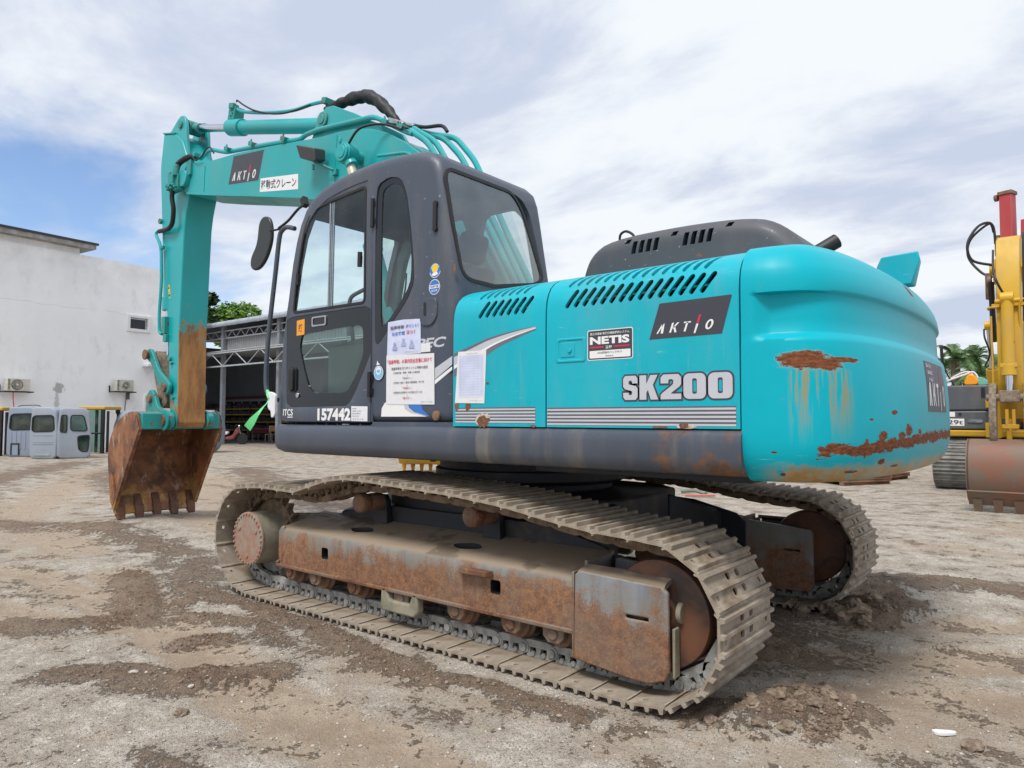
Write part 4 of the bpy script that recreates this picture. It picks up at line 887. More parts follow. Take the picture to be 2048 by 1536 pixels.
e = MB(); e.cyl((-.62, YC-.008, 2.848), (-.62, YC+.004, 2.848), .013, 12); o = obj('roof_bolt', e, m_white, shell); warp(o, lean)
e = MB(); e.cyl((.0, YC-.005, 2.885), (.0, YC+.03, 2.885), .022, 14); o = obj('rubber_plug', e, m_dark, shell); warp(o, lean)
e = MB(); e.prism(capsule((.30, 2.425), (.30, 2.575), .014), 'y', YC-.022, YC-.012); e.cyl((.30, YC-.02, 2.575), (.30, YC+.06, 2.575), .018, 12); e.cyl((.30, YC-.02, 2.425), (.30, YC+.06, 2.425), .018, 12); o = obj('grab_handle', e, m_dark, shell); warp(o, lean)
e = MB(); e.prism(rnd([(.175, 1.86), (.175, 2.02), (.30, 2.02), (.32, 1.99), (.32, 1.90), (.27, 1.85)], 2, .2), 'y', YC-.010, YC+.01); o = obj('window_latch_boss', e, m_navy, shell, bevel=.005)
e = MB(); e.prism(capsule((.222, 1.925), (.222, 1.985), .011), 'y', YC-.0115, YC-.009); obj('latch_slot', e, m_dark, shell)
e = MB(); e.lathe((.318, YC, 1.323), (0, -1, 0), [(0, .03), (.012, .028), (.016, .015), (.016, 0)], 16); obj('rusty_bolt', e, m_rust, shell)
e = MB(); e.box(-.262, .466, YC-.003, YC+.01, 1.262, 1.285); e.box(-.262, -.25, YC-.003, YC+.01, 1.27, 1.40); obj('cab_sill', e, m_navy, shell)
blob('rust_patch', shell, .452, 2.17, .012, .03, lambda a, b, d: (a, YC-d, b), None, 33, .002)
# interior
e = MB(); e.box(-1.25, .42, -1.27, -.42, 1.275, 1.33); e.box(.10, .41, -1.26, -.42, 1.33, 1.82); obj('cab_floor', e, m_int, shell)
e = MB(); e.box(-.55, -.02, -1.10, -.62, 1.62, 1.76); e.prism([(-.06, 1.70), (.06, 1.72), (.20, 2.30), (.10, 2.32)], 'y', -1.08, -.64); e.prism([(.10, 2.33), (.18, 2.31), (.235, 2.50), (.155, 2.52)], 'y', -.98, -.74); e.box(-.45, -.1, -1.0, -.7, 1.33, 1.62)
obj('operator_seat', e, m_seat, shell, bevel=.04, seg=4)
for y0, y1 in ((-1.27, -1.12), (-.60, -.44)):
    e = MB(); e.box(-.80, .10, y0, y1, 1.33, 1.80); e.prism([(-.80, 1.80), (-.30, 1.85), (.05, 1.85), (.05, 1.80)], 'y', y0, y1); e.tube([(-.62, (y0+y1)/2, 1.8), (-.64, (y0+y1)/2, 1.92), (-.66, (y0+y1)/2, 2.0)], .014, 8, 3); obj('control_console', e, m_int, shell, bevel=.02)
e = MB(); e.tube([(-.62, -1.24, 2.05), (-.60, -1.24, 2.12), (-.52, -1.24, 2.15), (-.36, -1.24, 2.17), (-.33, -1.24, 2.06)], .014, 8, 4); e.tube([(-.38, -1.24, 2.1), (-.31, -1.24, 2.30), (-.29, -1.24, 2.38)], .008, 6, 3); obj('inner_grab_bar', e, m_int, shell)
e = MB(); e.tube([(-.10, -1.24, 2.00), (-.06, -1.24, 2.12), (-.05, -1.24, 2.22)], .006, 6, 3); e.box(-1.20, -1.05, -.95, -.60, 1.33, 1.70); e.tube([(-.98, -.80, 1.33), (-.92, -.80, 1.75)], .02, 8, 0); obj('cab_levers', e, m_dark, shell)
# stickers and papers on the cab
def CB(a, b, d): return tuple(lean(Vector((a, YC-d, b))))
def DB(a, b, d): return tuple(lean(Vector((a, YC-.007-d, b))))
def B(mb):
    fittext(mb, '157442', (-.817, -.462, 1.290, 1.374), DB, off=.045, d=.0012)
decal('number_decal', shell, m_white, B)
def B(mb):
    fittext(mb, 'ITCS', (-1.225, -1.105, 1.325, 1.372), DB, off=.02, d=.001); poly(mb, [(-1.17, 1.312), (-1.105, 1.312), (-1.105, 1.318), (-1.17, 1.318)], DB, .001)
decal('lettering_decal', shell, m_white, B)
def B(mb):
    poly(mb, [(-.455, 1.290), (-.293, 1.288), (-.293, 1.383), (-.455, 1.386)], DB, .0012, 0); mb.cur = 1
    for k in range(4): fittext(mb, ('銘板', '型式', '製造番号', '年月日')[k], (-.445, (-.40, -.35, -.36, -.38)[k], 1.366-.016*k, 1.373-.016*k), DB, d=.002)
    fittext(mb, 'アクティオ', (-.44, -.33, 1.297, 1.306), DB, d=.002, off=.01)
decal('owner_plate', shell, [m_paper, m_ink], B)
def B(mb): poly(mb, [(-1.078, 1.890), (-.985, 1.893), (-.985, 2.002), (-1.078, 1.997)], CB, .0055, 0); mb.cur = 1; fittext(mb, '技', (-1.058, -1.008, 1.918, 1.972), CB, d=.0065, off=.01)
decal('orange_sticker', shell, [m_org, m_ink], B)
def disc(fn, cx, cz, r, d, mb, mi, n=28, sq=1.): mb.cur = mi; mb.q([fn(cx+r*math.cos(2*PI*k/n), cz+sq*r*math.sin(2*PI*k/n), d) for k in range(n)], [tuple(range(n))])
def B(mb):
    disc(CB, .295, 2.180, .046, .001, mb, 0); disc(CB, .295, 2.180, .042, .0016, mb, 1); disc(CB, .295, 2.190, .026, .0022, mb, 2)
    mb.cur = 0; mb.q([CB(.295+x, 2.165+z, .0028) for x, z in ((-.028, -.012), (-.01, .004), (0, -.002), (.012, .008), (.028, -.010), (.01, -.018), (-.01, -.02))], [tuple(range(7))])
    for k in range(9):
        a = R_(20+140*k/8); disc(CB, .295+.033*math.cos(a), 2.184+.033*math.sin(a), .0035, .0024, mb, 0, 8)
decal('round_sticker', shell, [m_white, m_blue, m_yel], B)
def B(mb):
    disc(CB, .292, 2.080, .046, .001, mb, 0); disc(CB, .292, 2.080, .042, .0016, mb, 1); poly(mb, [(.252, 2.072), (.332, 2.072), (.330, 2.092), (.254, 2.092)], CB, .0022, 0)
    mb.cur = 2; fittext(mb, '低騒音', (.258, .326, 2.076, 2.089), CB, d=.003, off=.01); mb.cur = 0; fittext(mb, '認定車', (.268, .318, 2.052, 2.064), CB, d=.003, off=.01)
decal('round_sticker', shell, [m_white, m_blue, m_ink], B)
def B(mb):
    disc(CB, -.190, 1.592, .045, .0085, mb, 0); disc(CB, -.190, 1.592, .041, .0092, mb, 1); disc(CB, -.190, 1.605, .025, .0098, mb, 0); mb.q([CB(-.19+x, 1.64+z, .009) for x, z in ((-.02, 0), (-.012, .03), (0, .012), (.018, .006))], [(0, 1, 2, 3)])
    mb.cur = 1; disc(CB, -.190, 1.602, .018, .0104, mb, 1, sq=.6)
decal('blue_sticker', shell, [m_white, m_lblue], B)
def B(mb):
    mb.cur = 0; fittext(mb, 'SPEC', (.07, .392, 1.722, 1.782), CB, off=.03, shear=.25, d=.001)
decal('lettering_decal', shell, m_grey, B)
def B(mb): poly(mb, [(.18, 1.70), (.262, 1.70), (.262, 1.752), (.18, 1.752)], CB, .002, 0)
decal('clear_tape', shell, m_paper, B)
e = MB(); e.q([CB(a, b, .003+.004*k) for a, b, k in ((-.112, 1.905, 0), (.035, 1.909, 1), (.178, 1.902, 0), (.184, 1.695, 0), (.03, 1.694, .6), (-.118, 1.692, .2), (-.115, 1.80, 0))], [tuple(range(7))]); n1_ = obj('notice_paper', e, m_paperb, shell, fix=False)
def B(mb):
    mb.cur = 1; fittext(mb, 'ポイント！', (.055, .165, 1.856, 1.877), CB, off=.02, d=.0085); fittext(mb, '左右確認', (-.072, .048, 1.815, 1.838), CB, off=.02, d=.0085)
    mb.cur = 0; fittext(mb, '指差呼称', (-.085, .04, 1.852, 1.876), CB, off=.015, d=.0085); fittext(mb, '株式会社アクティオ', (.05, .165, 1.706, 1.711), CB, d=.0085)
    mb.cur = 2; fittext(mb, 'ヨシ！', (.062, .135, 1.817, 1.840), CB, off=.02, d=.0085)
    mb.cur = 3
    for cx, cz in ((-.045, 1.745), (.035, 1.765), (.105, 1.75)): disc(CB, cx, cz+.018, .011, .0085, mb, 3, 12); mb.q([CB(cx+x, cz+z, .0085) for x, z in ((-.022, -.018), (.024, -.02), (.018, .004), (-.012, .006))], [(0, 1, 2, 3)])
decal('printed_text', n1_, [m_ink, m_blue, m_red, flat('pale print', (.33, .37, .58), .5)], B)
e = MB(); e.q([CB(a, b, d) for a, b, d in ((-.120, 1.697, .006), (.298, 1.689, .005), (.302, 1.388, .004), (-.122, 1.394, .003))], [(0, 1, 2, 3)]); n2_ = obj('notice_paper', e, m_paper, shell, fix=False)
def B(mb):
    mb.cur = 1; fittext(mb, '「指差呼称」の車内完全定着に向けて', (-.108, .282, 1.640, 1.667), CB, off=.012, d=.0075)
    mb.cur = 0; fittext(mb, '指差呼称を行うポイントと呼称の設定', (-.072, .248, 1.602, 1.620), CB, off=.008, d=.0075)
    for z, t, r, x1 in ((1.578, '①機械点検・整備・現場への乗用前', '「左右ヨシ！」', .18), (1.518, '②機械から離れて重機の運転開始・終了時', '「周囲ヨシ！」', .215), (1.458, '③運転席左右移動するを機械に近づく前', '「後方ヨシ！」', .20)):
        mb.cur = 0; fittext(mb, t, (-.055, x1, z, z+.013), CB, off=.006, d=.0075); mb.cur = 1 if z < 1.57 else 0; fittext(mb, r[:3], (.03, .075, z-.034, z-.021), CB, off=.012, d=.0075); mb.cur = 0; fittext(mb, r[3:], (.078, .115, z-.034, z-.021), CB, d=.0075); fittext(mb, '↓', (.068, .076, z-.017, z-.006), CB, d=.0075)
    fittext(mb, '株式会社アクティオ 安全部', (.19, .288, 1.402, 1.408), CB, d=.0075)
decal('printed_text', n2_, [m_ink, m_red], B)
def B(mb):
    # pale swoosh under the notices
    P = [(-.135, 1.405), (.035, 1.405), (.045, 1.365), (.10, 1.34), (.24, 1.318), (-.17, 1.318), (-.165, 1.37)]; poly(mb, P, CB, .001, 0)
    poly(mb, [(.035, 1.405), (.075, 1.405), (.083, 1.372), (.13, 1.345), (.26, 1.318), (.10, 1.338), (.045, 1.365)], CB, .0014, 1)
    poly(mb, [(.078, 1.405), (.185, 1.405), (.20, 1.36), (.262, 1.320), (.15, 1.342), (.09, 1.37)], CB, .0018, 2)
    poly(mb, [(.30, 1.60), (.44, 1.665), (.44, 1.615), (.30, 1.535)], CB, .001, 1); poly(mb, [(.30, 1.53), (.44, 1.605), (.44, 1.585), (.30, 1.505)], CB, .0014, 0)
decal('swoosh_decal', shell, [m_white, m_grey, m_blue], B)
# handrail and mirror
e = MB(); e.tube([(-1.13, -1.33, 2.668), (-1.21, -1.34, 2.69), (-1.262, -1.345, 2.675), (-1.300, -1.345, 2.62), (-1.345, -1.345, 2.35), (-1.405, -1.345, 2.0), (-1.435, -1.345, 1.75), (-1.438, -1.345, 1.56), (-1.405, -1.345, 1.48), (-1.33, -1.34, 1.445), (-1.30, -1.33, 1.44)], .017, 12, 5); rail = obj('handrail', e, m_navy, EX)
e = MB(); e.tube([(-1.055, -1.30, 2.84), (-1.10, -1.33, 2.80), (-1.20, -1.34, 2.735), (-1.29, -1.36, 2.69)], .010, 8, 4); e.tube([(-1.24, -1.34, 2.69), (-1.33, -1.36, 2.685), (-1.385, -1.37, 2.69)], .008, 8, 3); e.obox((-1.06, -1.30, 2.855), (.018, 0, .01), (0, .02, 0), (-.012, 0, .03)); obj('mirror_arm', e, m_dark, rail)
mp = smooth([(x, z, 0) for x, z in ((-1.385, 2.70), (-1.42, 2.79), (-1.50, 2.815), (-1.555, 2.77), (-1.575, 2.66), (-1.60, 2.60), (-1.655, 2.53), (-1.66, 2.46), (-1.61, 2.425), (-1.53, 2.435), (-1.45, 2.50), (-1.395, 2.60))], 4, True)
e = MB(); e.prism([(p.x, p.y) for p in mp], 'y', -1.36, -1.33); mi = obj('wing_mirror', e, m_mirror, EX); md = mi.modifiers.new('b', 'BEVEL'); md.width = .013; md.segments = 3; md.limit_method = 'ANGLE'; md.angle_limit = R_(50)
# ================================================================ boom, stick, bucket
BY = .22
bt = [(-5.02, 4.335), (-4.85, 4.315), (-4.54, 4.26), (-3.9, 4.21), (-3.38, 4.145), (-2.37, 4.005), (-2.1, 3.985), (-1.88, 3.955), (-1.66, 3.90), (-1.42, 3.80), (-1.19, 3.66), (-.98, 3.50), (-.70, 3.20), (-.42, 2.78), (-.15, 2.32), (.05, 1.98), (.12, 1.80), (.05, 1.66), (-.08, 1.62),
      (-.22, 1.70), (-.55, 2.20), (-.90, 2.62), (-1.30, 2.98), (-1.80, 3.25), (-2.67, 3.48), (-3.6, 3.68), (-4.52, 3.875), (-5.0, 3.985), (-5.12, 4.04), (-5.16, 4.13), (-5.14, 4.25)]
e = MB(); e.prism(bt, 'y', -BY, -BY+.02); e.prism(bt, 'y', BY-.02, BY)
N_ = len(bt)
def web(i0, i1, dy, ins):
    P = bt[i0:i1+1]; c = [(p[0], p[1]) for p in P]
    V = []; F2 = []
    for i, (x, z) in enumerate(c):
        a = c[max(i-1, 0)]; b = c[min(i+1, len(c)-1)]; d = Vector((b[0]-a[0], b[1]-a[1])).normalized(); n = Vector((d.y, -d.x))
        for (t, y) in ((ins, -dy), (ins+.016, -dy), (ins+.016, dy), (ins, dy)): V.append((x+n.x*t, y, z+n.y*t))
    for i in range(len(c)-1):
        for k in range(4): F2.append((i*4+k, i*4+(k+1) % 4, (i+1)*4+(k+1) % 4, (i+1)*4+k))
    F2 += [(3, 2, 1, 0), tuple((len(c)-1)*4+k for k in range(4))]
    e.q(V, F2)
web(1, 16, BY-.015, .008)
boom = obj('boom', e, m_boom, EX, bevel=.006, ang=35); tag(boom, 'turquoise boom arched above the cab')
e = MB(); web(19, 26, BY+.012, -.018) if False else None
# bottom plate, a little wider than the sides; it carries the pale underside
V = []; F2 = []; c = bt[19:28]
for i, (x, z) in enumerate(c):
    for (t, y) in ((-.014, -BY-.012), (.004, -BY-.012), (.004, BY+.012), (-.014, BY+.012)): V.append((x, y, z+t))
for i in range(len(c)-1):
    for k in range(4): F2.append((i*4+k, i*4+(k+1) % 4, (i+1)*4+(k+1) % 4, (i+1)*4+k))
F2 += [(3, 2, 1, 0), tuple((len(c)-1)*4+k for k in range(4))]
e = MB(); e.q(V, F2); obj('boom_bottom_plate', e, m_boom, boom)
# casting ribs/weld lines
e = MB(); e.prism([(-4.62, 3.93), (-4.60, 3.93), (-4.585, 4.22), (-4.605, 4.22)], 'y', -BY-.005, -BY); e.prism([(-2.18, 3.39), (-2.165, 3.39), (-2.13, 3.96), (-2.145, 3.96)], 'y', -BY-.004, -BY); obj('weld_seam', e, m_boom, boom)
# arm cylinder bracket on the boom's back
for y in (-.15, .15):
    e = MB(); e.prism([(-2.62, 4.03), (-2.55, 4.16), (-2.47, 4.27), (-2.38, 4.315), (-2.27, 4.30), (-1.95, 4.14), (-1.62, 3.95), (-1.55, 3.85), (-2.6, 3.98)], 'y', y-.018, y+.018); o = obj('cylinder_bracket', e, m_boom, boom, bevel=.006)
e = MB(); e.cyl((-2.42, -.20, 4.20), (-2.42, .20, 4.20), .045, 20); e.cyl((-2.42, -.19, 4.20), (-2.42, -.172, 4.20), .075, 20); obj('bracket_pin', e, m_hw, boom, bevel=.004)
# boom cylinders with rod and cross pin
e = MB(); e.cyl((-1.79, -.42, 3.655), (-1.79, .42, 3.655), .055, 24); obj('cross_pin', e, m_boom, boom)
for s in (-1, 1):
    e = MB(); y = s*.36; e.cyl((-1.79, y-.055, 3.655), (-1.79, y+.055, 3.655), .095, 28); e.cyl((-1.79, s*.405, 3.655), (-1.79, s*.435, 3.655), .082, 28); e.cyl((-1.79, s*.43, 3.655), (-1.79, s*.442, 3.655), .055, 20)
    e.cyl((-1.79+.02, y, 3.60), (-1.72, y, 3.53), .055, 16); e.cyl((-1.80, s*.435, 3.735), (-1.80, s*.435, 3.785), .012, 8)
    bc = obj('boom_cylinder', e, m_boom, EX, bevel=.006)
    d = (Vector((-.95, y, 1.55))-Vector((-1.79, y, 3.655))).normalized(); p = Vector((-1.79, y, 3.655))
    e = MB(); e.cyl(p+d*.09, p+d*.95, .042, 24); obj('cylinder_rod', e, m_rod, bc)
    e = MB(); e.cyl(p+d*.93, p+d*2.25, .068, 24); e.cyl(p+d*.93, p+d*1.0, .082, 24); obj('cylinder_barrel', e, m_boom, bc, bevel=.004)
# arm cylinder
A0, A1 = Vector((-2.42, 0, 4.20)), Vector((-5.33, 0, 4.925)); d = (A0-A1).normalized()
e = MB(); e.cyl(A1+d*.93, A0-d*.05, .078, 32); e.cyl(A1+d*.92, A1+d*1.20, .096, 32); e.cyl(A0-d*.12, A0+d*.02, .085, 24); e.cyl(A0+Vector((0, -.08, 0)), A0+Vector((0, .08, 0)), .09, 24)
ac = obj('arm_cylinder', e, m_boom, EX, bevel=.006)
e = MB(); e.cyl(A1+d*.05, A1+d*.95, .047, 28); obj('cylinder_rod', e, m_chrome, ac)
e = MB(); e.cyl(A1+Vector((0, -.085, 0)), A1+Vector((0, .085, 0)), .085, 24); e.cyl(A1+d*.02, A1+d*.20, .062, 20); obj('rod_eye', e, m_hw, ac, bevel=.004)
up = Vector((-.24, 0, -.97)).cross(Vector((0, 1, 0))); upv = Vector((.24, 0, .97))
e = MB(); b0 = A1+d*1.0
e.obox(b0+upv*.15, d*.07, (0, .06, 0), upv*.075); e.obox(b0+upv*.20+d*-.06, d*.04, (0, .045, 0), upv*.035); e.cyl(b0+upv*.09-d*.02, b0+upv*.26-d*.03, .032, 12); e.obox(b0+upv*.23+Vector((0, -.06, 0)), d*.05, (0, .02, 0), upv*.03)
for k in range(5): e.cyl(b0+upv*(.12+.03*k)+Vector((0, -.075, 0))+d*(.03*(k % 2)), b0+upv*(.12+.03*k)+Vector((0, -.045, 0))+d*(.03*(k % 2)), .012, 8)
obj('port_block', e, m_hw, ac, bevel=.006)
hs = [b0+upv*.20+d*.05+Vector((0, -.03, 0)), b0+upv*.165+d*.25+Vector((0, -.03, 0)), b0+upv*.145+d*.7+Vector((0, -.03, 0)), b0+upv*.155+d*1.2+Vector((0, -.03, 0)), b0+upv*.21+d*1.55+Vector((0, -.03, 0)), b0+upv*.235+d*1.80+Vector((0, -.03, 0))]
e = MB(); e.tube(hs, .019, 10, 5); obj('hydraulic_pipe', e, m_boom, ac)
e = MB(); e.tube([b0+upv*.30-d*.03, b0+upv*.30+d*.04+Vector((0, -.03, 0)), b0+upv*.24+d*.22+Vector((0, -.05, 0)), b0+upv*.175+d*.45+Vector((0, -.05, 0)), b0+upv*.13+d*.75+Vector((0, -.055, 0)), b0+upv*.12+d*1.05+Vector((0, -.055, 0)), b0+upv*.15+d*1.3+Vector((0, -.05, 0)), b0+upv*.2+d*1.55+Vector((0, -.045, 0))], .010, 8, 5); obj('thin_hose', e, m_dark, ac)
e = MB(); 
for t in (1.78,): e.obox(b0+upv*.235+d*t, d*.035, (0, .06, 0), upv*.03); e.cyl(b0+upv*.22+d*(t-.02), b0+upv*.02+d*(t+.02), .014, 8); e.cyl(b0+upv*.22+d*(t+.09), b0+upv*.02+d*(t+.12), .014, 8)
obj('pipe_clamp', e, m_hw, ac, bevel=.003)
# sleeve of black cloth round the hoses
hp0 = [(-2.60, -.02, 4.405), (-2.50, -.02, 4.40), (-2.36, -.02, 4.395), (-2.18, 0, 4.40), (-1.99, 0, 4.37), (-1.84, 0, 4.29), (-1.70, 0, 4.17), (-1.58, 0, 4.04), (-1.47, 0, 3.93)]
def slv(t): return (.020+.042*math.sin(PI*min(1, max(0, (t-.06)/.94)))**.8)*(1+.05*math.sin(t*38)+.04*math.sin(t*71+1))
e = MB(); e.tube(hp0, .06, 20, 12, True, slv); hsl = obj('hose_sleeve', e, m_dark, boom, ang=60)
for v in hsl.data.vertices: v.co += Vector((mn.noise(v.co*14), mn.noise(v.co*14+Vector((5, 0, 0))), mn.noise(v.co*14+Vector((0, 7, 0)))))*.012
# pipes along the boom
def pipe(pts, r=.02, name='hydraulic_pipe', mat=None, parent=None, sub=0, n=10):
    e = MB()
    if sub == 0:
        # softened corners
        P = [Vector(p) for p in pts]; Q = [P[0]]
        for i in range(1, len(P)-1):
            a, b, c = P[i-1], P[i], P[i+1]; la = min(.08, (b-a).length*.4); lc = min(.08, (c-b).length*.4)
            A_, C_ = b+(a-b).normalized()*la, b+(c-b).normalized()*lc
            for k in range(5): t = k/4; Q.append(A_*(1-t)**2+b*2*t*(1-t)+C_*t*t)
        Q.append(P[-1]); e.tube(Q, r, n, 0)
    else: e.tube(pts, r, n, sub)
    return obj(name, e, mat or m_boom, parent or boom)
pipe([(-4.80, -.17, 4.37), (-4.55, -.18, 4.42), (-4.2, -.18, 4.30), (-3.4, -.19, 4.185), (-2.75, -.19, 4.085), (-2.68, -.19, 4.11), (-2.45, -.2, 4.10), (-1.62, -.2, 4.005), (-1.20, -.2, 3.755), (-1.12, -.2, 3.72)], .024)
pipe([(-1.16, -.19, 3.76), (-.95, -.19, 3.61), (-.78, -.19, 3.36), (-.38, -.17, 2.80), (-.13, -.17, 2.36), (.0, -.15, 2.02)], .026)
pipe([(-1.25, -.07, 3.84), (-.98, -.07, 3.66), (-.84, -.07, 3.45), (-.38, -.06, 2.82), (-.13, -.06, 2.37), (.0, -.05, 2.02)], .026)
pipe([(-1.30, .06, 3.87), (-1.0, .06, 3.73), (-.80, .06, 3.52), (-.38, .05, 2.82), (-.13, .05, 2.37), (.0, .05, 2.02)], .026)
pipe([(-1.34, .18, 3.90), (-.98, .18, 3.77), (-.76, .18, 3.52), (-.38, .16, 2.82), (-.13, .16, 2.37), (.0, .15, 2.02)], .026)
pipe([(-1.50, -.26, 3.60), (-1.10, -.26, 3.54), (-.85, -.26, 3.25), (-.25, -.26, 2.3), (-.15, -.2, 2.1)], .014)
pipe([(-1.60, -.20, 3.98), (-1.45, -.22, 3.90), (-1.28, -.22, 3.83), (-1.15, -.24, 3.76)], .009, 'thin_hose', m_dark, sub=4)
pipe([(-1.73, -.40, 3.72), (-1.62, -.38, 3.83), (-1.50, -.3, 3.87), (-1.36, -.25, 3.84), (-1.22, -.24, 3.77)], .011, 'thin_hose', m_dark, sub=5)
pipe([(-1.36, .02, 3.93), (-1.20, .02, 3.87), (-1.0, .02, 3.83), (-.93, .02, 3.76)], .016, 'thin_hose', m_dark, sub=4)
e = MB()
for (x, z, y) in ((-1.45, 3.90, -.2), (-1.35, 3.86, -.1), (-1.32, 3.88, .04), (-1.25, 3.80, -.2), (-1.16, 3.75, 0), (-3.6, 4.235, -.2), (-3.0, 4.14, -.2), (-4.1, 4.30, -.2)):
    e.obox((x, y, z), (.035, 0, -.015), (0, .045, 0), (.008, 0, .022)); e.cyl((x, y-.03, z+.01), (x, y-.03, z+.05), .01, 8)
obj('pipe_clamp', e, m_hw, boom, bevel=.003)
e = MB(); e.obox((-1.42, -.05, 3.92), (.06, 0, -.03), (0, .12, 0), (.01, 0, .02)); e.cyl((-1.5, -.12, 3.965), (-1.32, -.12, 3.88), .022, 10); e.cyl((-1.5, 0, 3.985), (-1.32, 0, 3.90), .022, 10); obj('hose_coupling', e, m_steel, boom, bevel=.003)
# work light on the boom
e = MB(); e.q([(-2.505, -.42, 3.90), (-2.215, -.42, 3.80), (-2.205, -.40, 3.69), (-2.30, -.36, 3.70), (-2.49, -.38, 3.775), (-2.47, -.27, 3.91), (-2.24, -.27, 3.83), (-2.23, -.27, 3.72), (-2.29, -.27, 3.71), (-2.45, -.27, 3.80)],
    [(0,1,2,3,4), (9,8,7,6,5), (0,5,6,1), (1,6,7,2), (2,7,8,3), (3,8,9,4), (4,9,5,0)]); wl = obj('work_light', e, flat('grey lamp housing', (.055, .055, .062), .45), boom, bevel=.012)
e = MB(); e.tube([(-2.33, -.33, 3.72), (-2.25, -.30, 3.68), (-2.14, -.25, 3.62)], .014, 8, 0); e.cyl((-2.33, -.34, 3.69), (-2.33, -.34, 3.64), .014, 8); e.obox((-2.13, -.235, 3.60), (.03, 0, 0), (0, .02, 0), (0, 0, .03)); obj('light_bracket', e, m_hw, wl, bevel=.004)
for (x, z) in ((-.98, 3.40), (-1.42, 3.30)): e = MB(); e.prism(rrect(x-.06, x+.06, z-.06, z+.04, .015), 'y', -.30, -.22); e.cyl((x, -.26, z+.03), (x, -.26, z+.07), .025, 10); obj('rusty_lug', e, m_rust, boom, bevel=.006)
# decals on the boom
def BD(a, b, d): return (a, -BY-d, b)
aktio(BD, [(-4.065, 3.890), (-3.462, 3.812), (-3.365, 4.118), (-3.965, 4.186)], (-3.99, -3.53, 3.915, 4.06, .33, -.062), 'lettering_decal', boom)
def B(mb):
    poly(mb, [(-3.430, 3.680), (-2.742, 3.570), (-2.745, 3.725), (-3.418, 3.822)], BD, .0012, 0); mb.cur = 1
    fittext(mb, '移動式クレーン', (-3.405, -2.775, 3.700, 3.800), lambda a, b, d: BD(a, b-(a+3.405)*.158, d), off=.012, d=.0026)
decal('crane_decal', boom, [m_white, m_ink], B)
# ---- stick
st = [(-5.735, 4.90), (-5.43, 4.83), (-5.25, 4.70), (-5.14, 4.50), (-5.02, 4.33), (-5.02, 4.05), (-5.11, 3.80), (-5.145, 3.62), (-5.18, 3.0), (-5.215, 2.37), (-5.205, 1.36), (-5.19, 1.25), (-5.24, 1.19), (-5.32, 1.19), (-5.37, 1.25), (-5.405, 1.45), (-5.49, 2.39), (-5.56, 2.70), (-5.71, 3.55), (-5.80, 4.42), (-5.80, 4.52)]
SW = .175
stk = obj('stick', MB().prism(st, 'y', -SW, SW), m_stick, EX, bevel=.012); tag(stk, 'turquoise stick hanging straight down, rubbed to bare rust on its lower inner face')
for y in (-.135, .135):
    e = MB(); e.prism([(-5.66, 4.86), (-5.58, 4.91), (-5.42, 5.01), (-5.355, 5.035), (-5.29, 5.03), (-5.235, 4.98), (-5.20, 4.86), (-5.185, 4.70), (-5.14, 4.50), (-5.02, 4.32), (-5.6, 4.6)], 'y', y-.02, y+.02); obj('cylinder_lug', e, m_boom, stk, bevel=.005)
e = MB(); e.cyl((-5.33, -.175, 4.925), (-5.33, .175, 4.925), .048, 20); obj('lug_pin', e, m_hw, stk, bevel=.004)
e = MB(); e.prism([(-5.74, 4.90), (-5.43, 4.83), (-5.43, 4.845), (-5.74, 4.915)], 'y', -.185, -.15); obj('top_edge_plate', e, m_hw, stk)
e = MB(); e.cyl((-5.03, -.262, 4.16), (-5.03, .262, 4.16), .06, 24); e.cyl((-5.03, -.275, 4.16), (-5.03, -.22, 4.16), .10, 24); obj('elbow_pin', e, m_boom, boom, bevel=.005)
# manifold block at the elbow, hoses
e = MB(); e.box(-5.30, -5.08, -.30, -.22, 4.03, 4.22); e.box(-5.26, -5.14, -.335, -.28, 4.10, 4.26); e.cyl((-5.34, -.28, 4.12), (-5.25, -.28, 4.12), .05, 12); e.cyl((-5.12, -.30, 4.2), (-5.12, -.30, 4.33), .035, 10)
for k in range(5): e.cyl((-5.28+.045*k, -.34, 4.06+.03*(k % 2)), (-5.28+.045*k, -.30, 4.06+.03*(k % 2)), .017, 8)
obj('hose_manifold', e, m_hw, stk, bevel=.006)
e = MB(); e.box(-4.98, -4.88, -.25, -.2, 4.18, 4.36); e.obox((-4.86, -.20, 4.40), (.05, 0, .01), (0, .04, 0), (0, 0, .025)); obj('hose_bracket', e, m_hw, boom, bevel=.006)
pipe([(-4.84, -.20, 4.39), (-4.93, -.24, 4.40), (-5.06, -.26, 4.38), (-5.15, -.27, 4.34), (-5.17, -.28, 4.24)], .034, 'rubber_hose', m_dark, stk, 6, 12)
pipe([(-5.18, -.29, 4.12), (-5.235, -.29, 3.98), (-5.23, -.27, 3.82), (-5.29, -.25, 3.68), (-5.40, -.23, 3.635), (-5.52, -.22, 3.63), (-5.72, -.21, 3.645)], .027, 'rubber_hose', m_dark, stk, 6, 12)
pipe([(-4.84, -.24, 4.37), (-4.75, -.25, 4.32), (-4.62, -.25, 4.33), (-4.55, -.24, 4.39), (-4.45, -.24, 4.40), (-4.36, -.24, 4.31)], .009, 'thin_hose', m_dark, boom, 5, 8)
pipe([(-5.74, -.21, 3.65), (-5.80, -.22, 3.63), (-5.67, -.22, 3.48), (-5.625, -.22, 3.38), (-5.60, -.22, 3.0), (-5.64, -.22, 2.60), (-5.625, -.22, 2.36), (-5.55, -.22, 2.34)], .019, parent=stk)
for q in ((-5.56, -5.47, -.23, -.16, 2.34, 2.55), (-5.53, -5.45, -.22, -.17, 2.24, 2.33), (-5.66, -5.57, -.235, -.20, 3.40, 3.44)): obj('pipe_clamp', MB().box(*q), m_hw, stk, bevel=.004)
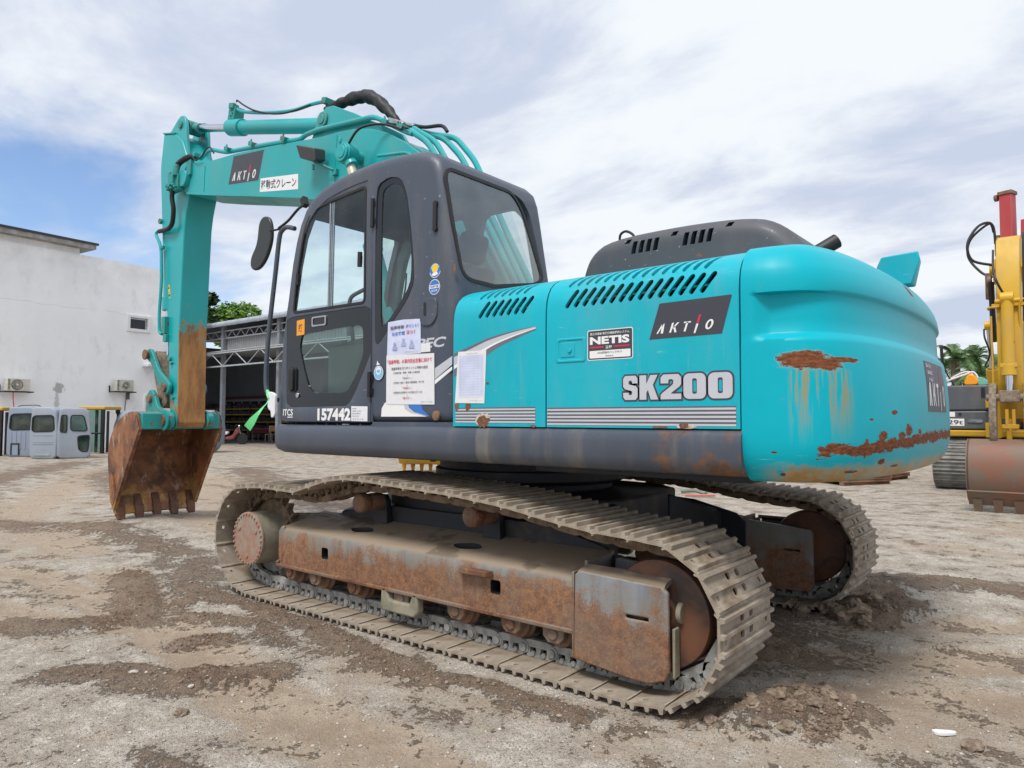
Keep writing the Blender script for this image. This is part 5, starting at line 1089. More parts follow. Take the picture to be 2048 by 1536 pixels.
for x, z, r in ((-5.40, 2.03, .03), (-5.355, 1.975, .02), (-5.30, 1.55, .02), (-5.74, 3.78, .035)): obj('boss_bolt', MB().cyl((x, -.205, z), (x, -.172, z), r, 8), m_hw, stk, bevel=.003)
def SDl(a, b, d): return (a, -SW-d, b)
def B(mb):
    mb.cur = 0; poly(mb, capsule((-5.47, 2.80), (-5.50, 2.93), .022), SDl, .001, 0); mb.cur = 1
    mb.q([SDl(a, b, .002) for a, b in ((-5.517, 2.90), (-5.480, 2.897), (-5.50, 2.94))], [(0, 1, 2)]); poly(mb, [(-5.49, 2.80), (-5.455, 2.80), (-5.46, 2.83), (-5.495, 2.83)], SDl, .002, 1); poly(mb, [(-5.495, 2.85), (-5.465, 2.85), (-5.468, 2.856), (-5.497, 2.856)], SDl, .002, 1)
decal('warning_decal', stk, [m_yel, m_ink], B)
# ---- bucket cylinder and linkage
e = MB(); e.cyl((-5.90, 0, 4.45), (-5.84, 0, 2.75), .075, 24); e.cyl((-5.845, 0, 2.85), (-5.84, 0, 2.68), .088, 24); bcy = obj('bucket_cylinder', e, m_boom, EX, bevel=.005)
e = MB(); e.cyl((-5.84, 0, 2.75), (-5.85, 0, 2.10), .045, 20); obj('cylinder_rod', e, m_chrome, bcy)
for y in (-.215, .215):
    e = MB(); e.prism(rnd([(-5.93, 2.06), (-5.90, 2.165), (-5.83, 2.18), (-5.74, 2.10), (-5.60, 1.90), (-5.40, 1.78), (-5.30, 1.72), (-5.30, 1.63), (-5.38, 1.585), (-5.48, 1.62), (-5.60, 1.75), (-5.78, 1.98), (-5.86, 2.02)], 1, .2), 'y', y-.022, y+.022)
    o = obj('idler_link', e, m_hw, EX, bevel=.008)
e = MB(); e.cyl((-5.87, -.27, 2.10), (-5.87, .27, 2.10), .045, 18); e.cyl((-5.87, -.285, 2.10), (-5.87, -.265, 2.10), .065, 18); e.cyl((-5.40, -.27, 1.67), (-5.40, .27, 1.67), .05, 18); obj('link_pin', e, m_rust, EX, bevel=.004)
e = MB(); e.prism(rnd([(-5.94, 2.10), (-5.87, 2.17), (-5.80, 2.10), (-5.70, 1.85), (-5.56, 1.60), (-5.55, 1.48), (-5.62, 1.42), (-5.70, 1.46), (-5.80, 1.62), (-5.90, 1.85)], 1, .2), 'y', -.15, .15); obj('bucket_link', e, m_mud, EX, bevel=.02)
# ---- bucket
m_tooth = flat('worn brown tooth steel', (.15, .068, .04), .55, .2, .35, 14, bump=.3); bk = empty('bucket', None, None); bk.parent = EX; tag(bk, 'rusty digging bucket with five teeth, curled so that its mouth faces the cab')
W2 = .56; WL, WR = -.56, .43
sh = smooth([(-5.36, 1.365, 0), (-5.52, 1.385, 0), (-5.72, 1.345, 0), (-5.93, 1.245, 0), (-6.08, 1.09, 0), (-6.15, .90, 0), (-6.13, .66, 0), (-6.04, .43, 0), (-5.945, .225, 0)], 5)
shp = [(p.x, p.y) for p in sh]; N2 = len(shp)
def strip(mb, P, y0, y1, t):
    V = []; F2 = []
    for i, (x, z) in enumerate(P):
        a = P[max(i-1, 0)]; b = P[min(i+1, len(P)-1)]; d = Vector((b[0]-a[0], b[1]-a[1])).normalized(); n = Vector((-d.y, d.x))
        V += [(x, y0, z), (x+n.x*t, y0, z+n.y*t), (x+n.x*t, y1, z+n.y*t), (x, y1, z)]
    for i in range(len(P)-1):
        for k in range(4): F2.append((i*4+k, i*4+(k+1) % 4, (i+1)*4+(k+1) % 4, (i+1)*4+k))
    F2 += [(3, 2, 1, 0), tuple((len(P)-1)*4+k for k in range(4))]; mb.q(V, F2)
e = MB(); strip(e, shp, WL, WR, .02); obj('bucket_shell', e, m_bucket, bk, ang=40)
e = MB()
for y in (-.50, -.2, .05, .30): strip(e, shp[14:-2], y, y+.10, -.014)
obj('wear_strip', e, m_bucket, bk, ang=40)
pl = shp+[(-5.90, .20), (-5.60, .70), (-5.285, 1.175)]
for s in (-1, 1):
    W2 = -WL if s < 0 else WR
    e = MB(); e.prism(pl, 'y', s*(W2-.02), s*(W2+.004)); sp_ = obj('bucket_side_plate', e, m_bucket, bk, bevel=.004, ang=50)
    e = MB(); e.prism([(-5.285, 1.175), (-5.60, .70), (-5.90, .20), (-5.975, .205), (-5.69, .74), (-5.36, 1.30)], 'y', s*(W2+.004), s*(W2+.022)); e.prism([(-5.55, .95), (-5.50, 1.0), (-5.60, .60), (-5.72, .42), (-5.80, .5)], 'y', s*(W2+.022), s*(W2+.036)) if False else None
    e.prism(rnd([(-6.06, .62), (-5.98, .66), (-5.86, .34), (-5.93, .24), (-6.0, .30)], 1), 'y', s*(W2+.004), s*(W2+.03)); obj('side_cutter', e, m_bucket, sp_, bevel=.005)
e = MB(); e.prism([(-5.285, 1.175), (-5.30, 1.365), (-5.40, 1.375), (-5.46, 1.20)], 'y', WL+.02, WR-.02); obj('bucket_top_bar', e, m_hw, bk, bevel=.01)
e = MB(); e.obox((-5.955, (WL+WR)/2, .24), (.022, 0, .008), (0, (WR-WL)/2-.002, 0), (-.045, 0, .10)); obj('cutting_edge', e, m_bucket, bk, bevel=.006)
for y in (-.50, -.28, -.065, .15, .37):
    e = MB(); dn = Vector((.48, 0, -.88)); sd_ = Vector((.88, 0, .48)); p = Vector((-5.955, y, .235))
    def R4(t, w, h): c = p+dn*t; return [c+Vector((0, -w, 0))-sd_*h, c+Vector((0, w, 0))-sd_*h, c+Vector((0, w, 0))+sd_*h, c+Vector((0, -w, 0))+sd_*h]
    V = R4(-.20, .036, .012)+R4(-.09, .046, .046)+R4(.02, .046, .042)+R4(.02, .055, .05)+R4(.10, .050, .036)+R4(.175, .042, .012)
    e.q(V, [(3, 2, 1, 0)]+[(i*4+k, i*4+(k+1) % 4, (i+1)*4+(k+1) % 4, (i+1)*4+k) for i in range(5) for k in range(4)]+[(20, 21, 22, 23)]); obj('bucket_tooth', e, m_tooth, bk, bevel=.006)
for y in (-.24, .24):
    e = MB(); e.prism(rnd([(-5.86, 1.28), (-5.82, 1.60), (-5.72, 1.67), (-5.62, 1.60), (-5.52, 1.43), (-5.34, 1.40), (-5.18, 1.36), (-5.16, 1.22), (-5.26, 1.16), (-5.42, 1.20)], 1, .2), 'y', y-.025, y+.025); e.cyl((-5.28, y-.045, 1.28), (-5.28, y+.045, 1.28), .10, 28)
    obj('bucket_ear', e, m_hw, bk, bevel=.008)
e = MB(); e.cyl((-5.71, -.30, 1.545), (-5.71, .30, 1.545), .05, 18); e.cyl((-5.28, -.305, 1.28), (-5.28, .305, 1.28), .05, 20); e.cyl((-5.28, -.32, 1.28), (-5.28, -.29, 1.28), .062, 8); obj('bucket_pin', e, m_rust, bk, bevel=.004)
for y in (-.303, -.20, .20): obj('pin_ring', MB().lathe((-5.28, y, 1.28), (0, 1, 0), [(0, .09), (0, .118), (.012, .118), (.012, .09)], 28), m_hw, bk)
# ================================================================ ground
def axis(lo, hi, step, far0, far1, g=1.09):
    a = []; x = lo
    while x < hi: a.append(x); x += step
    o = []; s = step; x = hi
    while x < far1: o.append(x); s *= g; x += s
    p = []; s = step; x = lo-step
    while x > far0: p.append(x); s *= g; x -= s
    return [far0]+list(reversed(p))+a+o+[far1]
def fbm(x, y, z, o=5, f=2.0):
    v = 0; a = 1; s = 0
    for _ in range(o): v += a*mn.noise(Vector((x, y, z))); s += a; a *= .5; x *= f; y *= f; z += 3.3
    return v/s
XS = axis(-3.2, 3.4, .026, -600, 600, 1.06); YSs = axis(-3.5, 1.6, .026, -600, 600, 1.06)
# brown crumbly mud and smooth compacted lanes, as polylines (points, half width, strength)
MUDL = [([(-2.05, -2.72), (-1.77, -2.5), (-1.65, -2.17), (-2.0, -1.95), (-2.99, -1.61)], .16, 1), ([(-.83, -2.81), (-.64, -2.65), (-.28, -2.56), (-.28, -2.43), (-.05, -2.2)], .15, 1), ([(-2.3, -1.55), (-1.6, -1.50), (-1.05, -1.50), (-.6, -1.52), (-.38, -1.56), (.01, -1.62), (.5, -1.66)], .11, 1),
    ([(.41, -1.74), (.65, -1.69), (.98, -1.60), (1.5, -1.62)], .08, .9), ([(-9, -1.6), (-6.86, -1.3), (-6.33, -1.02), (-5.61, -.81), (-4.4, -.82), (-3.48, -.95), (-2.5, -1.3), (-1.7, -1.68)], .30, .62), ([(-.89, -2.19), (-.80, -2.02)], .10, .9), ([(-1.4, -1.9), (-.9, -1.72), (-.4, -1.85)], .10, .8),
    ([(1.9, -1.2), (2.15, -1.12), (2.3, -.8)], .17, 1.0), ([(2.15, -.8), (2.4, -.84)], .13, 1.1), ([(1.9, .9), (2.05, 1.35), (1.87, 2.0), (2.35, 2.4), (3.1, 2.4)], .24, 1), ([(1.6, .75), (2.05, .78), (2.25, 1.15)], .17, 1), ([(2.35, -1.25), (2.42, -.95)], .05, .7), ([(-1.2, 0), (1.6, 0)], .6, .7),
    ([(-3.6, .9), (-4.5, 2.2), (-8, 3.0), (-14, 6)], .5, .7), ([(-8, -2.2), (-14, 0), (-20, 4)], .6, .7), ([(-3.5, -3.1), (-2.6, -3.3)], .2, .6), ([(3.4, .6), (5, 2.4), (8, 4)], .4, .5), ([(-8, 1.0), (-14, 2.5), (-24, 9)], .5, .6), ([(.3, -3.0), (1.1, -2.85)], .07, .6)]
COMPL = [([(-3.2, -1.62), (-2.56, -1.79), (-1.51, -2.06), (-.53, -2.25), (.1, -2.36), (.55, -2.40), (1.0, -2.38), (1.5, -2.42), (2.1, -2.6)], .24, 1), ([(-6.0, -2.5), (-4.01, -2.24), (-3.57, -2.08), (-2.24, -2.14), (-1.5, -2.3)], .17, .9), ([(-3.6, -2.75), (-2.65, -2.61), (-2.06, -2.51), (-1.81, -2.3)], .14, .8),
    ([(1.7, -.35), (2.09, -.06), (2.37, .06), (2.95, .45), (4.5, 1.5)], .22, .9), ([(2.2, -.62), (2.36, -.50), (2.7, -.36), (3.1, -.1), (4, .5)], .16, .9), ([(1.6, .1), (2.4, .9), (3.5, 1.8), (6, 3)], .22, .6), ([(-5, .4), (-7, 1.6), (-12, 4)], .8, .7), ([(-4.6, -1.5), (-8, -1.0), (-16, 3)], .7, .6), ([(.6, 3.5), (-3, 6), (-9, 10)], 1.2, .5)]
for L_ in (MUDL, COMPL):
    for i, (P, r, s_) in enumerate(L_): xs_ = [q[0] for q in P]; ys_ = [q[1] for q in P]; L_[i] = (P, r, s_, min(xs_)-2.5*r, max(xs_)+2.5*r, min(ys_)-2.5*r, max(ys_)+2.5*r)
def field(L_, x, y):
    m = 0
    for P, r, s_, x0, x1, y0, y1 in L_:
        if x < x0 or x > x1 or y < y0 or y > y1: continue
        dm = 1e9
        for (ax, ay), (bx, by) in zip(P, P[1:]):
            ex, ey = bx-ax, by-ay; t = ((x-ax)*ex+(y-ay)*ey)/(ex*ex+ey*ey); t = 0 if t < 0 else 1 if t > 1 else t; dx, dy = x-ax-ex*t, y-ay-ey*t; d = dx*dx+dy*dy
            if d < dm: dm = d
        v = s_*math.exp(-dm/(r*r)*.9)
        if v > m: m = v
    return m
def mudf(x, y): return field(MUDL, x, y)
def height(x, y, mud, comp=None):
    if comp is None: comp = field(COMPL, x, y)
    d = math.hypot(x-2.5, y+2)
    h = .020*fbm(x*.55, y*.55, 1)+.012*fbm(x*2.3, y*2.3, 5); mr = sst((mud-.25)/.5)
    if d < 16:
        rough = 1-.75*sst(comp*1.2)*(1-mr)
        h += rough*(.009*fbm(x*8, y*8, 8, 4)+(.009*fbm(x*26, y*26, 3, 3) if d < 8 else 0))
        k = sst((fbm(x*.7+3, y*.7, 6, 2)+.05)*4); h += k*.018*rough*fbm(x*1.1, y*9+1.3*math.sin(x*.8), 2, 4)
        h -= .022*comp*(1-mr); h += .014*math.exp(-((comp-.30)/.12)**2)*(1-mr)*(.6+fbm(x*5, y*5, 2, 3))
        # grouser prints pressed across the compacted lane
        if comp > .35 and d < 7: h += .0045*(comp-.35)*math.sin(2*PI*(x*.97-y*.2)/.063+2*fbm(x*2, y*2, 1, 2))
        h += mr*(.010+.045*abs(fbm(x*7+2, y*7, 4, 4))+(.022*fbm(x*19, y*19, 2, 3) if d < 9 else 0))
    for px, py, r, hh in ((2.16, -1.10, .17, .055), (2.30, -.86, .17, .045), (2.08, -1.28, .13, .04), (2.42, -.98, .15, .03), (2.12, .98, .22, .055), (2.25, 1.3, .3, .06), (1.95, 1.9, .35, .05), (-5.95, 0, .95, .085), (-5.6, -.6, .7, .03)):
        q = math.hypot(x-px, y-py)/r
        if q < 2.2: h += hh*math.exp(-q*q)*((1+1.3*fbm(x*9, y*9, 11, 4)) if px > 0 else 1+.3*fbm(x*4, y*4, 11, 3))
    for s in (-1, 1):
        ux = max(0, abs(x)-1.72); uy = max(0, abs(y-s*1.1)-.30); q = math.hypot(ux, uy)
        if q < .16: k = sst(q/.16); h = h*k+min(h, -.006)*(1-k)
    if d > 25: h *= max(.0, 1-(d-25)/60)
    return h
nx, ny = len(XS), len(YSs); V = []; A = []; A2 = []
for j, y in enumerate(YSs):
    for i, x in enumerate(XS):
        m_ = mudf(x, y); c_ = field(COMPL, x, y); V.append((x, y, height(x, y, m_, c_))); A.append(m_); A2.append(c_)
Fg = [(j*nx+i, j*nx+i+1, (j+1)*nx+i+1, (j+1)*nx+i) for j in range(ny-1) for i in range(nx-1)]
me = bpy.data.meshes.new('ground'); me.from_pydata(V, [], Fg); at_ = me.attributes.new('mud', 'FLOAT', 'POINT'); at_.data.foreach_set('value', A); at_ = me.attributes.new('comp', 'FLOAT', 'POINT'); at_.data.foreach_set('value', A2)
def mk_ground():
    m = M('yard gravel and mud'); o = m.obj(); n1 = m.noise(.55, 9, .62); n2 = m.noise(3.2, 9, .68); n3 = m.noise(26, 7, .72); n4 = m.noise(110, 4, .75)
    el = m.noise(1.0, 8, .62, m.map(o, (.28, 1.6, 1), rot=(0, 0, .35)))
    grav = m.mix(m.ramp(n3, .36, .64), (.40, .345, .28), (.625, .565, .49)); grav = m.mix(m.ramp(n2, .42, .62), grav, (.46, .385, .305))
    def stones(sc, a, b, lo, hi, c0, c1, gap):
        d_ = m.vor(sc); x_ = m.xyz(m.vor(sc, out='Color')); k = m.math('MULTIPLY', m.ramp(d_, a, b, 1, 0), m.ramp(x_[1], lo, hi)); return k, m.mix(x_[0], c0, c1), d_
    k1, c1_, vd = stones(150, .30, .45, .25, .35, (.25, .215, .18), (.72, .68, .63), 0); grav = m.mix(k1, grav, c1_)
    k2, c2_, vd2 = stones(70, .25, .36, .45, .55, (.28, .24, .20), (.72, .68, .63), 0); grav = m.mix(k2, grav, c2_)
    k3, c3_, vd3 = stones(28, .18, .27, .80, .85, (.24, .20, .165), (.66, .62, .57), 0); grav = m.mix(k3, grav, c3_)
    gaps = m.math('MULTIPLY', m.ramp(vd, .42, .60), m.ramp(n2, .40, .56)); grav = m.mix(m.math('MULTIPLY', gaps, .5), grav, (.20, .165, .13))
    mudc = m.mix(m.ramp(m.math('ADD', m.math('MULTIPLY', n3, .6), m.math('MULTIPLY', n4, .4)), .40, .60), (.135, .085, .056), (.30, .205, .14)); mudc = m.mix(m.ramp(n2, .45, .6), mudc, m.mix(m.ramp(n4, .4, .6), (.19, .135, .10), (.37, .28, .205)))
    compc = m.mix(m.ramp(n2, .38, .62), (.335, .25, .18), (.46, .37, .28)); compc = m.mix(m.math('MULTIPLY', k2, .5), compc, c2_); compc = m.mix(m.math('MULTIPLY', m.ramp(n3, .58, .7), .5), compc, (.20, .14, .10))
    rag = m.math('ADD', m.math('MULTIPLY', m.math('SUBTRACT', n2, .5), 1.3), m.math('MULTIPLY', m.math('SUBTRACT', n3, .5), 1.2))
    dm = m.ramp(m.math('ADD', m.math('ADD', m.math('MULTIPLY', n1, .6), m.math('MULTIPLY', el, .5)), m.math('MULTIPLY', rag, .12)), .55, .64)
    ca = m.math('MAXIMUM', m.ramp(m.math('ADD', m.attr('comp'), m.math('MULTIPLY', rag, 1.0)), .28, .60), m.math('MULTIPLY', dm, .8)); c = m.mix(m.math('MULTIPLY', ca, .93), grav, compc)
    wild = m.ramp(m.math('ADD', m.math('ADD', m.math('MULTIPLY', n2, .6), m.math('MULTIPLY', el, .6)), m.math('MULTIPLY', n3, .25)), .76, .90, 0, .48)
    mm = m.ramp(m.math('ADD', m.math('ADD', m.attr('mud'), wild), m.math('MULTIPLY', rag, 1.9)), .30, .56); c = m.mix(m.math('MULTIPLY', mm, .84), c, mudc)
    h = m.math('ADD', m.math('ADD', m.math('MULTIPLY', n3, .7), m.math('MULTIPLY', n4, .35)), m.math('MULTIPLY', m.math('ADD', m.math('MULTIPLY', k1, .35), m.math('MULTIPLY', k2, .6)), m.math('SUBTRACT', 1, m.math('MULTIPLY', ca, .7))))
    m.bump(m.math('ADD', m.math('ADD', h, m.math('MULTIPLY', mm, m.math('MULTIPLY', n3, 1.6))), m.math('MULTIPLY', n2, 1.0)), .95, .022)
    damp = m.ramp(m.noise(.8, 4, .5, m.map(o, loc=(4, 1, 0))), .58, .66); return m.fin(c, m.fmix(damp, .92, .6), 0, .22)
m_ground = mk_ground(); me.materials.append(m_ground); me.polygons.foreach_set('use_smooth', [True]*len(me.polygons))
gd_ = bpy.data.objects.new('ground', me); COL.objects.link(gd_); tag(gd_, kind='structure')
import bisect
def gz(x, y):
    i = max(0, min(nx-2, bisect.bisect_right(XS, x)-1)); j = max(0, min(ny-2, bisect.bisect_right(YSs, y)-1)); u = (x-XS[i])/(XS[i+1]-XS[i]); w = (y-YSs[j])/(YSs[j+1]-YSs[j])
    return (V[j*nx+i][2]*(1-u)+V[j*nx+i+1][2]*u)*(1-w)+(V[(j+1)*nx+i][2]*(1-u)+V[(j+1)*nx+i+1][2]*u)*w
# loose pebbles, far too many to count
def stone_shape(rs, n=0):
    base = [(0,0,1),(.894,0,.447),(.276,.851,.447),(-.724,.526,.447),(-.724,-.526,.447),(.276,-.851,.447),(.724,.526,-.447),(-.276,.851,-.447),(-.894,0,-.447),(-.276,-.851,-.447),(.724,-.526,-.447),(0,0,-1)]
    f = [(0,1,2),(0,2,3),(0,3,4),(0,4,5),(0,5,1),(1,6,2),(2,7,3),(3,8,4),(4,9,5),(5,10,1),(6,7,2),(7,8,3),(8,9,4),(9,10,5),(10,6,1),(11,7,6),(11,8,7),(11,9,8),(11,10,9),(11,6,10)]
    return [tuple(c*(1+rs.uniform(-.25, .25)) for c in b) for b in base], f
rs = random.Random(3)
m_p1 = flat('light pebble', (.50, .465, .42), .9, var=.3, sc=12); m_p2 = flat('brown pebble', (.30, .235, .18), .9, var=.3, sc=12); m_p3 = flat('grey pebble', (.40, .365, .33), .9, var=.3, sc=12)
e = MB()
C0 = Vector((3.2563, -4.268)); fwd = Vector((F_.x, F_.y)).normalized(); rgt = Vector((R0.x, R0.y))
cnt = 0
while cnt < 7000:
    dd = 2.3+13*rs.random()**2.2; lat = rs.uniform(-.8, .8)*dd; p = C0+fwd*dd+rgt*lat
    if abs(p.x) < 1.95 and .75 < abs(p.y) < 1.42: continue
    s_ = rs.choice((.002, .003, .003, .004, .004, .005, .007)) * (1+.04*dd)*rs.uniform(.7, 1.3)
    if mudf(p.x, p.y) > .4 and rs.random() < .5: s_ *= 1.3; e.cur = 1
    else: e.cur = rs.choice((0, 0, 1, 2, 2))
    sv, sf = stone_shape(rs); a = rs.random()*6.28; z = gz(p.x, p.y); kx, ky, kz = rs.uniform(.8, 1.4), rs.uniform(.7, 1.1), rs.uniform(.4, .8)
    e.q([(p.x+s_*(x*kx*math.cos(a)-y*ky*math.sin(a)), p.y+s_*(x*kx*math.sin(a)+y*ky*math.cos(a)), z+s_*.25+s_*kz*w) for x, y, w in sv], sf); cnt += 1
tag(obj('pebbles', e, [m_p1, m_p2, m_p3], None, fix=False, ang=180), 'loose pebbles and crumbs strewn over the yard', 'pebbles', kind='stuff')
m_clod = M('mud clod'); _n = m_clod.noise(14, 9, .7); m_clod.bump(_n, .8, .02); m_clod = m_clod.fin(m_clod.mix(m_clod.ramp(_n, .35, .65), (.14, .10, .07), (.34, .265, .195)), .95)
def lump(name, x, y, r, seed, mat, sq=.7, label=None, cat=None, group=None, sub=3, sink=.35):
    b = bmesh.new(); bmesh.ops.create_icosphere(b, subdivisions=sub, radius=1)
    for v in b.verts:
        c = v.co.copy(); k = 1+.38*mn.noise(c*1.6+Vector((seed*3.1, 0, 0)))+.22*mn.noise(c*4+Vector((seed, 9, 0)))+.10*mn.noise(c*9+Vector((0, seed, 0)))
        v.co = Vector((c.x*k*r*1.15, c.y*k*r*.95, c.z*k*r*sq))
    me = bpy.data.meshes.new(name); b.to_mesh(me); b.free(); me.materials.append(mat); finmesh(me, 25)
    o = bpy.data.objects.new(name, me); COL.objects.link(o); o.location = (x, y, gz(x, y)+r*sq*sink); o.rotation_euler = (0, 0, seed)
    return tag(o, label, cat, group)
near_cl = [(2.10, -1.20, .055), (1.97, -1.33, .040), (2.17, -1.30, .035), (2.24, -1.10, .045), (2.13, -1.00, .050), (2.22, -.90, .045), (2.28, -.76, .055), (2.38, -.80, .062), (2.30, -1.00, .040), (2.18, -.76, .045), (1.88, -1.42, .028), (2.36, -.93, .035), (2.05, -1.07, .050), (2.26, -1.24, .042), (2.42, -.90, .03), (2.12, -.86, .045)]
for i, (x, y, r) in enumerate(near_cl): lump('mud_clod', x, y, r*rs.uniform(.55, .85), i+1, m_clod, .65, 'clod of brown mud in the heap behind the nearer crawler track', 'mud clod', 'mud clods behind the nearer track')
far_cl = [(1.60, .90, .070), (1.70, .80, .05), (1.86, .84, .075), (1.97, .72, .075), (2.07, .76, .070), (2.12, .68, .045), (1.78, .95, .05), (2.10, 1.05, .05), (2.0, .95, .055), (2.2, .9, .04)]
for i, (x, y, r) in enumerate(far_cl): lump('mud_clod', x, y, r*rs.uniform(.75, 1.05), i+31, m_clod, .75, 'clod of brown mud lying behind the farther crawler track', 'mud clod', 'mud clods behind the farther track')
for i, (x, y, r, t) in enumerate([(.10, -2.69, .030, 'dark clod of earth alone on the pale gravel in the left foreground'), (2.86, -.86, .04, 'brown clod at the bottom right corner of the yard')]): lump('earth_clod', x, y, r, i+60, m_clod, .6, t, 'clod')
for i, (x, y, r, t) in enumerate([(-.55, -2.62, .020, 'white stone lying on the brown mud in the left foreground'), (-.15, -2.52, .013, 'small pale stone at the edge of the mud in the left foreground')]): lump('stone', x, y, r, i+70, m_p1, .6, t, 'stone', sub=2)
e = MB(); e.prism(rnd([(2.70, -.79), (2.74, -.82), (2.80, -.76), (2.785, -.74)], 2), 'z', gz(2.75, -.77)+.002, gz(2.75, -.77)+.012); tag(obj('plastic_scrap', e, m_white), 'thin white plastic scrap lying on damp gravel at the lower right', 'scrap')
# crumbs of mud in the spread areas: part of the stuff
e = MB()
for _ in range(3600):
    P, r1, s_0 = rs.choice([q for q in MUDL[:12] if True])[:3]; i = rs.randrange(len(P)-1); t = rs.random(); x = P[i][0]+(P[i+1][0]-P[i][0])*t+rs.gauss(0, .62)*r1; y = P[i][1]+(P[i+1][1]-P[i][1])*t+rs.gauss(0, .62)*r1; a = x
    if abs(x) < 2.0 and .74 < abs(y) < 1.43: continue
    if (Vector((x, y))-C0).length < 1.6: continue
    s_ = rs.uniform(.002, .0075)*(1+1.3*(rs.random() < .10))*(1.1 if a > 1.8 else .9); sv, sf = stone_shape(rs); z = gz(x, y)
    e.q([(x+s_*p[0], y+s_*p[1]*.9, z+s_*.2+s_*p[2]*.7) for p in sv], sf)
m_crumb = flat('mud crumb', (.20, .145, .105), .95, 0, .4, 20)
tag(obj('mud_crumbs', e, m_crumb, None, fix=False, ang=180), 'brown mud crumbs spread over the gravel', 'mud crumbs', kind='stuff')
# ================================================================ background
# ---- white building: its east wall runs from (-29.7,4.7) towards (-30.6,13.4)
wa = math.atan2(8.7, -.9)
BLD = empty('white_building', 'white rendered building with stained walls and a dark metal roof edge at the left', 'building', (-29.7, 4.7, 0), wa)
# local x runs along the wall to the north, local +y points away behind it (west), so the outer face is y=0
def mk_wall():
    m = M('stained white render'); X = m.xyz(); n = m.noise(.5, 8, .65); g = m.noise(1.6, 9, .7, m.map(m.obj(), (1, 1, .5)))
    c = m.mix(m.ramp(n, .35, .7), (.93, .94, .955), (.87, .875, .89)); c = m.mix(m.math('MULTIPLY', m.ramp(g, .52, .75), .4), c, (.45, .45, .44))
    top = m.math('MULTIPLY', m.ramp(X[2], 6.6, 8.3), m.ramp(m.noise(1.1, 8, .7), .35, .7)); c = m.mix(m.math('MULTIPLY', top, .4), c, (.47, .47, .45))
    fine = m.noise(6, 6, .7); c = m.mix(m.math('MULTIPLY', m.ramp(fine, .6, .72), .25), c, (.5, .5, .5)); m.bump(fine, .2, .01)
    # the flaked patch with its run below
    def spot(cx, cz, a, b): 
        dx = m.math('DIVIDE', m.math('SUBTRACT', X[0], cx), a); dz = m.math('DIVIDE', m.math('SUBTRACT', X[2], cz), b); d = m.math('ADD', m.math('ADD', m.math('MULTIPLY', dx, dx), m.math('MULTIPLY', dz, dz)), m.math('MULTIPLY', m.math('SUBTRACT', m.noise(6, 8, .78), .5), 7)); return m.ramp(d, .6, 1.1, 1, 0)
    s = m.math('MAXIMUM', spot(2.12, 2.55, .22, .22), m.math('MULTIPLY', spot(2.06, 1.7, .10, .8), .7)); c = m.mix(m.math('MULTIPLY', s, .7), c, (.25, .25, .23))
    ck = m.math('MULTIPLY', m.ramp(m.math('ABSOLUTE', m.math('SUBTRACT', m.math('ADD', X[2], m.math('MULTIPLY', m.noise(.9, 4, .6), .5)), 6.25)), .0, .02, 1, 0), m.ramp(n, .4, .5)); c = m.mix(m.math('MULTIPLY', ck, .4), c, (.4, .4, .38))
    return m.fin(c, .9)
m_wall = mk_wall()
m_roofd = flat('dark roof metal', (.03, .033, .04), .5); m_roofs = flat('weathered soffit board', (.33, .32, .30), .8, var=.3, sc=3)
w = obj('wall', MB().box(-14, 8.6, 0, 12, -.3, 8.29), m_wall, BLD)
cut(w, MB().box(5.0, 5.82, -.2, .18, 5.36, 5.87), MB().box(5.86, 6.7, -.2, .25, -.4, 2.28))
e = MB(); e.box(-14, 2.83, .12, 11, 8.29, 8.62); obj('roof_wall', e, m_wall, BLD)
e = MB(); e.box(-14, 3.30, -.30, 12, 8.56, 8.74); obj('roof_soffit', e, m_roofs, BLD)
e = MB(); e.box(-14, 3.38, -.36, 12, 8.742, 8.83); obj('roof', e, m_roofd, BLD)
e = MB(); e.box(4.86, 5.0, -.06, .02, 5.22, 5.99); e.box(5.82, 5.97, -.06, .02, 5.22, 5.99); e.box(5.0, 5.82, -.06, .02, 5.87, 5.99); e.box(5.0, 5.82, -.07, .02, 5.22, 5.36); wn_ = obj('window', e, m_white, BLD, bevel=.01)
e = MB(); e.box(5.0, 5.82, .10, .13, 5.36, 5.87); obj('pane', e, m_win, wn_); e = MB(); e.box(5.0, 5.82, .06, .11, 5.80, 5.87); e.box(5.74, 5.82, .06, .11, 5.36, 5.80); obj('sash', e, m_steel, wn_)
e = MB(); e.box(5.74, 5.86, -.05, .05, -.1, 2.40); e.box(5.86, 6.7, -.05, .05, 2.28, 2.40); dd_ = obj('door_frame', e, m_white, BLD, bevel=.01); e = MB(); e.box(5.86, 6.7, .15, .2, -.2, 2.28); obj('door_leaf', e, m_dark, dd_)
e = MB(); e.box(5.62, 6.25, -.5, 0, 3.66, 3.80); obj('awning', e, m_paper, BLD, bevel=.02)
